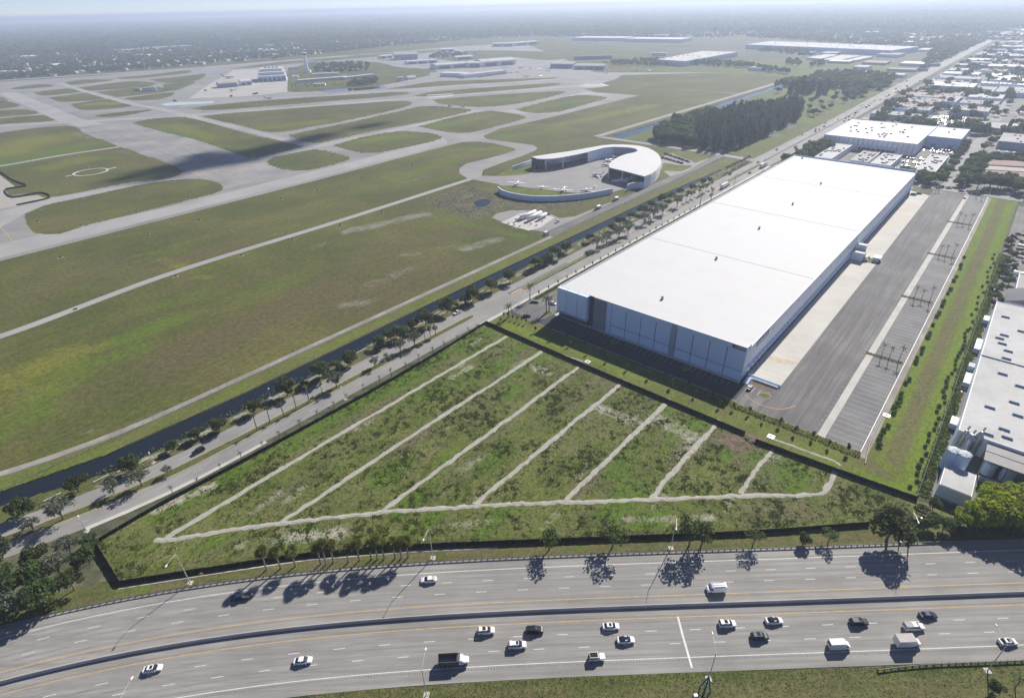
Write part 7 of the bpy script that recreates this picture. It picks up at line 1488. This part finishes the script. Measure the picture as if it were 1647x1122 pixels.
ubox('flat_building', 113, 141, 712, 762, 6, 'pale blue-walled building at the end of the side street', 'wall_cool', 'roof_grey', 'building', windows=7); ubox('flat_building', 142, 190, 620, 680, 7, 'grey-roofed building behind the yard with coloured crates', 'wall_midgrey', 'roof_grey', 'building', units=8)
ubox('white_warehouse', -1, 66, 1108, 1176, 8, 'white-roofed warehouse farther up the avenue', 'wall_white', 'roof_white', 'warehouse', units=10); ubox('flat_building', 3, 48, 800, 936, 8, 'tan-roofed building with rows of rooftop units by the avenue', 'wall_cool', 'roof_tan', 'building', units=40); ubox('flat_building', 50, 66, 905, 985, 8, 'narrow grey building behind the tan-roofed one', 'wall_cool', 'roof_grey', 'building', units=10); ubox('flat_building', 0, 60, 955, 1050, 7, 'brown-roofed building with a white edge by the avenue', 'wall_cool', 'roof_tan', 'building', units=14)
ubox('flat_building', 76, 140, 1250, 1340, 8, 'white-roofed building at the right edge of the far district', 'wall_white', 'roof_white', 'building', units=5); ubox('flat_building', 100, 150, 1075, 1160, 7, 'grey-roofed building at the right edge beside the car rows', 'wall_cool', 'roof_grey', 'building', units=9); ubox('flat_building', -13, 40, 690, 716, 6, 'tan-roofed low building behind the buttressed warehouse', 'wall_tan', 'roof_tan', 'building', units=8); ubox('flat_building', -14, 45, 750, 785, 6, 'grey-roofed low building below the tan-roofed one', 'wall_cool', 'roof_grey', 'building', units=10)
def vis(p, mx=30, my=10):
    d = Vector(p) - Vector((0, 0, CAM_H)); z = d.dot(FW)
    if z < 5: return False
    x = CXP + PF * d.dot(RT) / z; y = CYP - PF * d.dot(UP) / z
    return -mx < x < PW + mx and -my < y < PH + my
RC = [('roof_worn', 'white'), ('roof_grey', 'grey'), ('roof_tan', 'tan'), ('roof_white', 'bright white'), ('roof_dark', 'dark'), ('roof_red', 'reddish')]
row = 0; nb = 0
for ri, (v0, v1) in enumerate([(540, 575), (690, 716), (735, 772), (790, 830), (850, 892), (915, 950), (968, 1008), (1022, 1052), (1075, 1104), (1116, 1166)]):
    u = 196 if v0 < 700 else (146 if v0 < 1060 or v0 > 1170 else 156); ci = 0
    while u < 420:
        wd = random.uniform(22, 46)
        if vis(W(u, v0), 10): rm, cname = RC[random.choices(range(6), [3, 4, 3, 1.5, 1.5, 2])[0]]; ubox('flat_building', u, u + wd, v0, v1 - random.uniform(0, 9), random.uniform(5, 7.5), f'{cname}-roofed building, {nth(ci)} east of the side street in the {nth(ri)} near row', random.choice(['wall_white', 'wall_cool', 'wall_tan', 'wall_midgrey']), rm, 'building', 'near district buildings', units=random.randint(4, 9))
        u += wd + random.uniform(5, 16); ci += 1
for ri, (a, b_, c, d) in enumerate([(68, 112, 840, 890), (70, 116, 915, 960), (72, 116, 990, 1045), (72, 97, 1075, 1150)]): ubox('flat_building', a, b_, c, d, 6.5, ['nearest', 'second', 'third', 'farthest'][ri] + ' of the row of roofs left of the side street behind the big lot', 'wall_cool', ('roof_grey', 'roof_tan', 'roof_worn', 'roof_grey')[ri], 'building', 'roofs left of the side street', units=8)
rows = [(1185, 1226), (1240, 1300), (1350, 1412), (1430, 1500), (1540, 1600), (1640, 1695), (1710, 1790), (1850, 1930), (1980, 2040), (2070, 2160), (2240, 2330), (2400, 2440), (2470, 2580), (2700, 2850), (3000, 3150), (3350, 3550), (3800, 4000), (4300, 4500)]
for (v0, v1) in rows:
    u = random.uniform(-18, -8); col_i = 0; row += 1
    while u < 1500:
        wd = random.uniform(28, 70) * (1 + v0 / 5000); p = W(u + wd / 2, (v0 + v1) / 2)
        if vis(p, 60) and not (v0 < 1345 and v1 > 1240 and u < 145 and u + wd > 70):
            rm, cname = RC[random.choices(range(6), [4, 4, 2.5, 3, 1.3, 1.2])[0]]; dv = random.uniform(0, .25) * (v1 - v0)
            ubox('flat_building', u, u + wd, v0 + dv * .5, v1 - dv, random.uniform(5, 8.5), f'{cname}-roofed building, {nth(col_i)} east of the avenue in the {nth(row - 1)} far row', random.choice(['wall_white', 'wall_cool', 'wall_tan', 'wall_midgrey']), rm, 'building', 'far district buildings', units=random.randint(3, 9) if v0 < 2200 else 0, parapet=.6 if v0 < 1700 else 0); nb += 1
        u += wd + random.uniform(8, 26); col_i += 1
        if u > 90 + v0 * .45: break
for row, (v0, v1) in enumerate([(1290, 1350), (1420, 1480), (1560, 1640), (1800, 1880), (2050, 2150), (2400, 2520), (2900, 3050)]):
    u = -72; col_i = 0
    while u > -300 - v0 * .06:
        wd = random.uniform(25, 60); 
        if random.random() < .75: rm, cname = RC[random.choices(range(6), [3, 4, 3, 2, 1, 1])[0]]; ubox('flat_building', u - wd, u, v0, v0 + random.uniform(.6, 1) * (v1 - v0), random.uniform(4, 7), f'{cname}-roofed building, {nth(col_i)} west of the avenue in the {nth(row)} far row', random.choice(['wall_white', 'wall_cool', 'wall_tan']), rm, 'building', 'far buildings west of the avenue')
        u -= wd + random.uniform(10, 50); col_i += 1
# cars in the district lots and on the avenue
ncar = 0
def lot_cars(u0, u1, v0, v1, step_u=2.9, step_v=16, fill=.7, label='parked car', group='cars', mx=60):
    global ncar
    for v in np.arange(v0, v1, step_v):
        for side in (0, 5.4):
            for u in np.arange(u0, u1, step_u):
                if random.random() < fill and ncar < 290:
                    ncar += 1; vehicle(('sedan2', 'suv', 'sedan', 'suv2')[ncar % 4], W(u + random.uniform(-.2, .2), v + side, .11), YAW + math.pi / 2 + (math.pi if side else 0), cols[random.randrange(8)], label, 'car', group)
lot_cars(54, 106, 742, 822, 2.9, 16, .55, 'parked car in the big lot behind the white annex', 'cars in the lot behind the annex'); lot_cars(76, 92, 450, 512, 2.9, 20, .5, 'parked car between the flat buildings behind the huge warehouse', 'cars between the flat buildings'); lot_cars(-12, 3, 440, 512, 2.9, 17, .45, 'parked car beside the trees at the avenue corner', 'cars at the avenue corner'); lot_cars(80, 110, 556, 582, 3.1, 16, .6, 'vehicle in the yard below the white annex', 'vehicles below the annex'); lot_cars(70, 130, 1180, 1235, 2.9, 16, .5, 'parked car in the rows at the far right edge', 'cars at the far right edge')
for k in range(46):
    v = random.uniform(425, 1250); s = random.choice((-1, 1)); u = -39 - (v - 412) * .006 + s * random.choice((3.2, 6.6, 9.6)); vehicle(('sedan', 'suv', 'sedan2', 'suv2', 'van')[k % 5], W(u, v, .12), RL + (math.pi if s < 0 else 0), cols[random.randrange(8)], 'car driving on the avenue past the dark wood', 'car', 'cars on the avenue')
for k in range(6): vehicle('sedan' if k % 2 else 'suv', W(110 + k * 9 + random.uniform(-2, 2), 404 + random.choice((-2.5, 2.5)), .12), YAW, cols[k], f'{nth(k)} car on the shaded street north of the court, counting eastward', 'car', 'cars on the north street')

# ================================================================== WOOD, MEADOWS AND DISTRICT TREES
sheet('meadow', uvp((-222, 426), (-52, 424), (-54, 900), (-56, 1175), (-228, 1172)), .03, 'meadow'); sheet('far_meadow', uvp((-700, 1190), (-70, 1192), (-80, 1560), (-180, 1640), (-700, 1500)), .03, 'meadow')
def fill(poly, step, seed):
    g = np.random.default_rng(seed); xs = [p[0] for p in poly]; ys = [p[1] for p in poly]; X, Y = np.meshgrid(np.arange(min(xs), max(xs), step), np.arange(min(ys), max(ys), step * .87)); X = X + (np.arange(X.shape[0]) % 2)[:, None] * step / 2
    X = X + g.uniform(-.36, .36, X.shape) * step; Y = Y + g.uniform(-.36, .36, Y.shape) * step; ok = inside([(p[0], p[1]) for p in poly], X, Y); return list(zip(X[ok], Y[ok]))
casp = px((1112, 236), (1161, 245), (1196, 238), (1212, 228), (1233, 219), (1282, 195.5), (1292, 180), (1262, 176), (1200, 185), (1160, 190), (1130, 205))
for x, y in fill(casp, 10.6, 11): plant('cas', Vector((x, y, 0)), random.uniform(1.0, 1.35), label='tall dark feathery tree in the dense wood beyond the curved hangar', group='dark wood beyond the hangar')
brp = px((1037, 226), (1075, 233), (1112, 236), (1130, 205), (1160, 190), (1140, 182), (1100, 198), (1060, 212))
for x, y in fill(brp, 11.6, 12): plant('oak', Vector((x, y, 0)), random.uniform(1.6, 2.3), label='dark bushy tree in the western half of the wood beyond the hangar', group='bushy trees of the wood')
for k, (x, y, s) in enumerate([(1120, 212, 1.6), (1130, 208, 1.5)]): plant('grey', G(x, y), s, label=['paler tree standing out in the dark wood, left', 'paler tree standing out in the dark wood, right'][k])
for x, y in fill(px((1268, 155), (1310, 157), (1338, 152), (1335, 146), (1290, 142), (1270, 143)), 19, 13): plant('cas', Vector((x, y, 0)), random.uniform(1.1, 1.5), label='dark tree in the clump at the far end of the canal', group='clump at the canal far end')
for x, y in fill(px((1352, 158), (1372, 160), (1394, 157), (1385, 150), (1362, 146)), 13, 14): plant('oak', Vector((x, y, 0)), random.uniform(1.3, 1.9), label='dark tree in the meadow clump beside the avenue', group='meadow clump by the avenue')
for k, (x, y, s) in enumerate([(1251, 150, 1.6), (1304, 167, 1.4), (1320, 168, 1.1), (1340, 163, 1.5), (1308, 187, 1.5), (1301, 176, .9), (1323, 179, 1.2), (1335, 175, 1.2), (1357, 166, 1.1), (1315, 184, 1.0), (1345, 155, 1.2), (1300, 184, .8)]): plant('oak', G(x, y), s, label=f'{nth(k)} scattered bush on the meadow right of the wood', cat='bush', group='scattered meadow bushes')
for k, (c_, r_) in enumerate([((1262, 204), 12), ((1240, 218), 9)]):
    o = sheet('gravel_patch', [G(*c_) + Vector((math.cos(t) * r_ * 1.4, math.sin(t) * r_, 0)) for t in np.linspace(0, 6.28, 14)[:-1]], .06, 'scrub', rounded=True)
for k, (p, q, h) in enumerate([((1252, 202), (1277, 206), 3), ((1236, 221), (1246, 217), 4)]): A, B = G(*p), G(*q); d = B - A; r_ = tag(empty('steel_frame', A, math.atan2(d.y, d.x)), ['long pale pipe frame at the edge of the dark wood', 'small pale pipe frame nearer the road by the wood'][k], 'frame'); [MB().box(x * d.length, y, 0, .3, .3, h).build('post', 'white_metal', r_) for x in (0, .5, 1) for y in (0, 9)]; [MB().box(d.length / 2, y, h, d.length, .3, .3).build('beam', 'white_metal', r_) for y in (0, 9)]
# low-detail broadleaf trees of the district
V0, F0 = leaf_cloud(lobes_round(1.5, 7.5, 4.4, 8, 501), 340, .75, seed=502); V1, F1 = leaf_cloud(lobes_round(1.2, 8.5, 4.0, 9, 503), 340, .75, seed=504)
DT = [mesh_np('broadleaf_tree', V0, F0, 'leaf'), mesh_np('broadleaf_tree', V1, F1, 'leaf')]; dused = [False, False]; dcount = 0; EXTRA = []
def dtree(p, s, label, group):
    global dcount
    k = dcount % 2; dcount += 1
    if not dused[k]: o = DT[k]; dused[k] = True
    else: o = DT[k].copy(); COL.objects.link(o)
    o.location = p; o.rotation_euler = (0, 0, random.uniform(0, 6)); o.scale = (s * random.uniform(.85, 1.15), s * random.uniform(.85, 1.15), s * random.uniform(.8, 1.1)); return tag(o, label, 'tree', group)
for x, y in fill(uvp((129, 415), (141, 415), (141, 530), (131, 540)), 8, 21): plant('oak', Vector((x, y, 0)), random.uniform(1.3, 1.7), label='dense dark tree in the double row right of the side street', group='dense row by the side street')
for x, y in fill(uvp((140, 413), (215, 413), (215, 446), (142, 447)), 12, 22): plant('oak', Vector((x, y, 0)), random.uniform(1.5, 2.0), label='dense dark tree north of the long lawn', group='dense trees north of the lawn')
for x, y in fill(uvp((84, 408), (120, 408), (118, 432), (86, 430)), 8.5, 23): plant('oak', Vector((x, y, 0)), random.uniform(1.1, 1.5), label='dark tree behind the warehouse north-east corner', group='trees behind the north-east corner')
for x, y in fill(uvp((-23, 408), (0, 412), (2, 520), (-20, 520)), 9.5, 24): plant('oak', Vector((x, y, 0)), random.uniform(.9, 1.5), label='tree in the thicket at the avenue corner behind the warehouse', group='thicket at the avenue corner')
for x, y in fill(uvp((112, 440), (119, 440), (119, 640), (113, 640)), 8.5, 25): plant('oak', Vector((x, y, 0)), random.uniform(.9, 1.4), label='tree lining the left side of the side street', group='trees left of the side street')
for x, y in fill(uvp((129, 560), (136, 545), (137, 690), (131, 690)), 11, 26): plant('royal' if random.random() < .3 else 'oak', Vector((x, y, 0)), random.uniform(.7, 1.2), label='tree lining the right side of the side street', group='trees right of the side street')
for x, y in fill(uvp((142, 525), (172, 525), (172, 560), (142, 560)), 11, 27): plant('oak', Vector((x, y, 0)), 1.5, label='round dark tree between the tiled roofs and the crate yard', group='round trees by the crate yard')
for k in range(8):
    r_ = tag(empty('crate', W(146 + (k % 4) * 7, 575 + (k // 4) * 16), YAW), f'{nth(k)} coloured container in the crate yard right of the side street', 'container', 'containers in the crate yard'); o = MB().box(0, 0, 0, 2.6, 7, 2.8).build('box', 'matt', r_); o.color = (*random.choice([(.6, .58, .5), (.75, .75, .75), (.5, .3, .15), (.2, .25, .5)]), 1); MB().box(0, -3.55, .2, 2.2, .1, 2.4).build('door', 'wall_grey', r_)
belt = [((1100, 105), (1200, 110), (1270, 122), (1270, 118), (1190, 104), (1100, 100), 16), ((970, 106), (1060, 108), (1100, 104), (1060, 98), (990, 100), 20), ((1300, 128), (1380, 130), (1440, 133), (1440, 124), (1370, 118), (1310, 121), 16), ((1220, 84), (1300, 92), (1320, 86), (1240, 80), 26), ((1262, 104), (1285, 108), (1290, 101), (1265, 98), 18), ((1303, 108), (1330, 108), (1325, 101), (1306, 101), 18), ((506, 119), (560, 118), (600, 114), (592, 104), (540, 104), (508, 108), 24), ((560, 140), (600, 137), (612, 130), (570, 133), 14), ((690, 96), (740, 92), (760, 88), (700, 88), 24)]
gn = ['tree belt below the white-roofed warehouse', 'trees behind the blue-grey hangars', 'tree line along the far cross road', 'dark wood below the very long warehouse', 'left meadow clump in the distance', 'right meadow clump in the distance', 'trees round the control tower', 'trees by the terminal pond', 'trees among the far hangars']
for i, b_ in enumerate(belt):
    for x, y in fill(px(*b_[:-1]), b_[-1], 30 + i):
        if random.random() > .26: EXTRA.append((x, y))
        else: dtree(Vector((x, y, 0)), random.uniform(1.0, 1.6), 'dark tree of the ' + gn[i], gn[i])
gd = 0
for _ in range(2600):
    u, v = random.uniform(-18, 620), 690 + 2400 * random.random() ** 1.6
    if vis(W(u, v)) and (abs((v % 170) - 5) < 25 or random.random() < .45) and gd >= 90: EXTRA.append(W(u, v)[:2])
    elif gd < 90 and vis(W(u, v)): dtree(W(u, v), random.uniform(.8, 1.6), 'street tree among the flat roofs of the far district', 'trees of the far district'); gd += 1

for _l in KINDT.values():
    for _s in _l:
        if _s.name not in USED:
            for _c in list(_s.children): bpy.data.objects.remove(_c)
            bpy.data.objects.remove(_s)

# ------------------------------------------------------------------ suburbs to the horizon: uncountable trees and roofs
AIRP = [(p.x, p.y) for p in AIR]; FMEAD = [(p.x, p.y) for p in uvp((-260, 1150), (-52, 1150), (-70, 1560), (-180, 1640), (-560, 1560), (-560, 1200))]; DIST = [(p.x, p.y) for p in uvp((-62, 380), (700, 380), (1800, 4700), (-62, 4700))]
NORTHAIR = [(p.x, p.y) for p in px((880, 122), (1200, 118), (1300, 128), (1480, 110), (1500, 80), (1200, 60), (880, 60))]
def suburb(n, r0, r1, seed):
    g = np.random.default_rng(seed); r = np.exp(g.uniform(math.log(r0), math.log(r1), n)); a = g.uniform(rad(-52), rad(52), n); X, Y = r * np.sin(a), r * np.cos(a); ok = ~inside(AIRP, X, Y) & ~inside(FMEAD, X, Y) & ~inside(DIST, X, Y) & ~inside(NORTHAIR, X, Y); ok &= (Y > 900); return X[ok], Y[ok]
def scatter(name, X, Y, S, src, label):
    me = bpy.data.meshes.new(name); V = np.stack([X, Y, np.zeros(len(X))], 1); me.vertices.add(len(V)); me.vertices.foreach_set('co', V.astype(np.float32).ravel()); at = me.attributes.new('sc', 'FLOAT', 'POINT'); at.data.foreach_set('value', S.astype(np.float32))
    o = link(bpy.data.objects.new(name, me)); tag(o, label, kind='stuff')
    ng = bpy.data.node_groups.new(name, 'GeometryNodeTree'); ng.interface.new_socket('Geometry', in_out='INPUT', socket_type='NodeSocketGeometry'); ng.interface.new_socket('Geometry', in_out='OUTPUT', socket_type='NodeSocketGeometry')
    gi, go = ng.nodes.new('NodeGroupInput'), ng.nodes.new('NodeGroupOutput'); ip = ng.nodes.new('GeometryNodeInstanceOnPoints'); oi = ng.nodes.new('GeometryNodeObjectInfo'); oi.inputs['Object'].default_value = src; na = ng.nodes.new('GeometryNodeInputNamedAttribute'); na.data_type = 'FLOAT'; na.inputs['Name'].default_value = 'sc'
    rv = ng.nodes.new('FunctionNodeRandomValue'); rv.data_type = 'FLOAT_VECTOR'; rv.inputs[0].default_value = (0, 0, 0); rv.inputs[1].default_value = (0, 0, 6.28)
    L = ng.links; L.new(gi.outputs[0], ip.inputs['Points']); L.new(oi.outputs['Geometry'], ip.inputs['Instance']); L.new(rv.outputs[0], ip.inputs['Rotation']); L.new(na.outputs[0], ip.inputs['Scale']); L.new(ip.outputs[0], go.inputs[0])
    md = o.modifiers.new('scatter', 'NODES'); md.node_group = ng; return o
scatter('belt_trees', np.array([p[0] for p in EXTRA]), np.array([p[1] for p in EXTRA]), RNG.uniform(1, 1.6, len(EXTRA)), DT[1], 'further trees among the far buildings and belts')
for k, sd in enumerate((41, 42)):
    X, Y = suburb(20000, 1300, 4400, sd); den = value_noise(X + 20000, Y + 20000, 170, 7 + k); ok = den > .22; X, Y = X[ok], Y[ok]
    scatter('suburb_trees', X, Y, np.random.default_rng(sd).uniform(.9, 1.75, len(X)), DT[k], 'dense green trees of the suburbs beyond the airport')
# groves for the farthest belts
g = np.random.default_rng(60); GV, GF, base = [], [], 0
for i in range(9):
    V_, F_ = leaf_cloud(lobes_round(1, 9, 6.5, 5, 600 + i), 60, 2.4, seed=610 + i); V_ = V_ + np.array([g.uniform(-26, 26), g.uniform(-26, 26), g.uniform(-1, 1.5)]); GV.append(V_); GF.append(F_ + base); base += len(V_)
grove = mesh_np('distant_grove', np.concatenate(GV), np.concatenate(GF), 'leaf'); grove.location = (-1500, 4600, 0); tag(grove, 'dark distant grove on the hazy plain at upper left', kind='stuff')
X, Y = suburb(9000, 3600, 16000, 43); scatter('distant_woods', X, Y, np.random.default_rng(5).uniform(.9, 1.9, len(X)) * (1 + np.hypot(X, Y) / 9000), grove, 'far-off wooded suburbs fading into the haze')
def roofs_mesh(name, X, Y, A, B, H, ROT, mat, label):
    n = len(X); ca, sa = np.cos(ROT), np.sin(ROT); cor = []
    for sx, sy in ((-1, -1), (1, -1), (1, 1), (-1, 1)): dx, dy = sx * A / 2, sy * B / 2; cor.append((X + dx * ca - dy * sa, Y + dx * sa + dy * ca))
    V = np.zeros((n, 8, 3))
    for i, (x, y) in enumerate(cor): V[:, i] = np.stack([x, y, np.zeros(n)], 1); V[:, i + 4] = np.stack([x, y, H], 1)
    F = np.array([(4, 5, 6, 7), (0, 1, 5, 4), (1, 2, 6, 5), (2, 3, 7, 6), (3, 0, 4, 7)]); F = (np.arange(n)[:, None, None] * 8 + F[None]).reshape(-1, 4); o = mesh_np(name, V.reshape(-1, 3), F, mat); return tag(o, label, kind='stuff')
g = np.random.default_rng(70)
for k, mat in enumerate(('roof_worn', 'roof_grey', 'roof_tan')):
    X, Y = suburb(2300 - 400 * k, 1600, 9000, 71 + k); n = len(X); roofs_mesh('suburb_roofs', X, Y, g.uniform(9, 18, n), g.uniform(9, 26, n), g.uniform(4.5, 8, n), g.choice([.2, 1.1, -.73, .84], n), mat, ('pale', 'grey', 'tan')[k] + ' roofs of the suburbs too far to tell apart')
X, Y = suburb(190, 2300, 11000, 77); n = len(X); roofs_mesh('suburb_roofs', X, Y, g.uniform(40, 140, n), g.uniform(25, 60, n), g.uniform(7, 10, n), g.choice([.38, -.73, .84], n), 'roof_white', 'large white roofs of the far suburbs')
X, Y = RNG.uniform(-60, 1500, 4200), RNG.uniform(2600, 9000, 4200); ok = Y > 2600 + 0 * X; Xw = WO.x + AX.x * X + LX.x * Y; Yw = WO.y + AX.y * X + LX.y * Y; n = len(Xw); roofs_mesh('suburb_roofs', Xw[:1300], Yw[:1300], g.uniform(12, 50, 1300), g.uniform(12, 40, 1300), g.uniform(6, 10, 1300), np.full(1300, YAW), 'roof_worn', 'pale roofs along the far end of the avenue'); scatter('avenue_trees', Xw[1300:], Yw[1300:], g.uniform(1, 1.9, n - 1300), DT[0], 'trees between the roofs along the far end of the avenue')
# named far roofs that stand out
for k, (a, b_, d, h, lab) in enumerate([((0, 112), (42, 113), 60, 7, 'long white roof at the far left edge beyond the runway'), ((18, 107.5), (42, 106.5), 40, 7, 'white roof behind the long one at the far left edge'), ((42, 115), (80, 112), 40, 7, 'white roof right of the long one at the far left edge'), ((-10, 119), (34, 118.5), 30, 6, 'low grey-white roof nearest the runway at the far left'), ((185, 85), (240, 82), 70, 9, 'grey roof in the trees beyond the runway'), ((240, 81), (310, 77), 60, 10, 'long white roof in the trees beyond the runway'), ((305, 41.5), (335, 41), 120, 12, 'tiny white roof high in the hazy trees'), ((506, 33), (545, 32.5), 140, 12, 'pale long roof near the horizon'), ((548, 45.5), (620, 43), 100, 10, 'faint white roof row near the horizon centre'), ((1585, 27), (1640, 26), 160, 12, 'white roofs near the horizon at the right end of the avenue')]): block('far_building', a, b_, d, h, lab, 'wall_white', 'roof_white')
# ------------------------------------------------------------------ the cloud whose shadow lies on the airfield
cl = MB(); hgt = 1700.0; sh = SUN_DIR * (hgt / SUN_DIR.z); pts_c = [(205, 287, 16), (250, 278, 24), (300, 268, 32), (350, 258, 36), (400, 250, 38), (445, 238, 34), (490, 226, 24), (535, 214, 20), (575, 206, 19), (612, 199, 14), (330, 252, 26), (270, 282, 16)]
import mathutils
for k, (x, y, r_) in enumerate(pts_c):
    c = G(x, y) + sh + Vector((random.uniform(-6, 6), random.uniform(-6, 6), random.uniform(-12, 12))); n1, n2 = 12, 7
    rings = [[(c.x + r_ * math.cos(q) * math.sin(p), c.y + r_ * math.sin(q) * math.sin(p), c.z + r_ * .5 * math.cos(p)) for q in np.linspace(0, 6.283, n1 + 1)[:-1]] for p in np.linspace(.15, 2.99, n2)]; cl.loft(rings)
o = cl.build('cloud', 'cloudmat', smooth=True); tag(o, 'small white cloud overhead shading the airfield', kind='stuff')

# ================================================================== HAZE
mb = MB().box(0, 0, -2.6, 90200, 90200, 162.0)
m = bpy.data.materials.new('haze_air'); m.use_nodes = True; nt = m.node_tree; nt.nodes.clear()
out = nt.nodes.new('ShaderNodeOutputMaterial'); pv = nt.nodes.new('ShaderNodeVolumePrincipled')
pv.inputs['Color'].default_value = (0.7, 0.8, 1.0, 1); pv.inputs['Density'].default_value = 0.00017; pv.inputs['Anisotropy'].default_value = 0.3
nt.links.new(pv.outputs[0], out.inputs['Volume'])
hz = mb.build('haze', m); hz['kind'] = 'stuff'
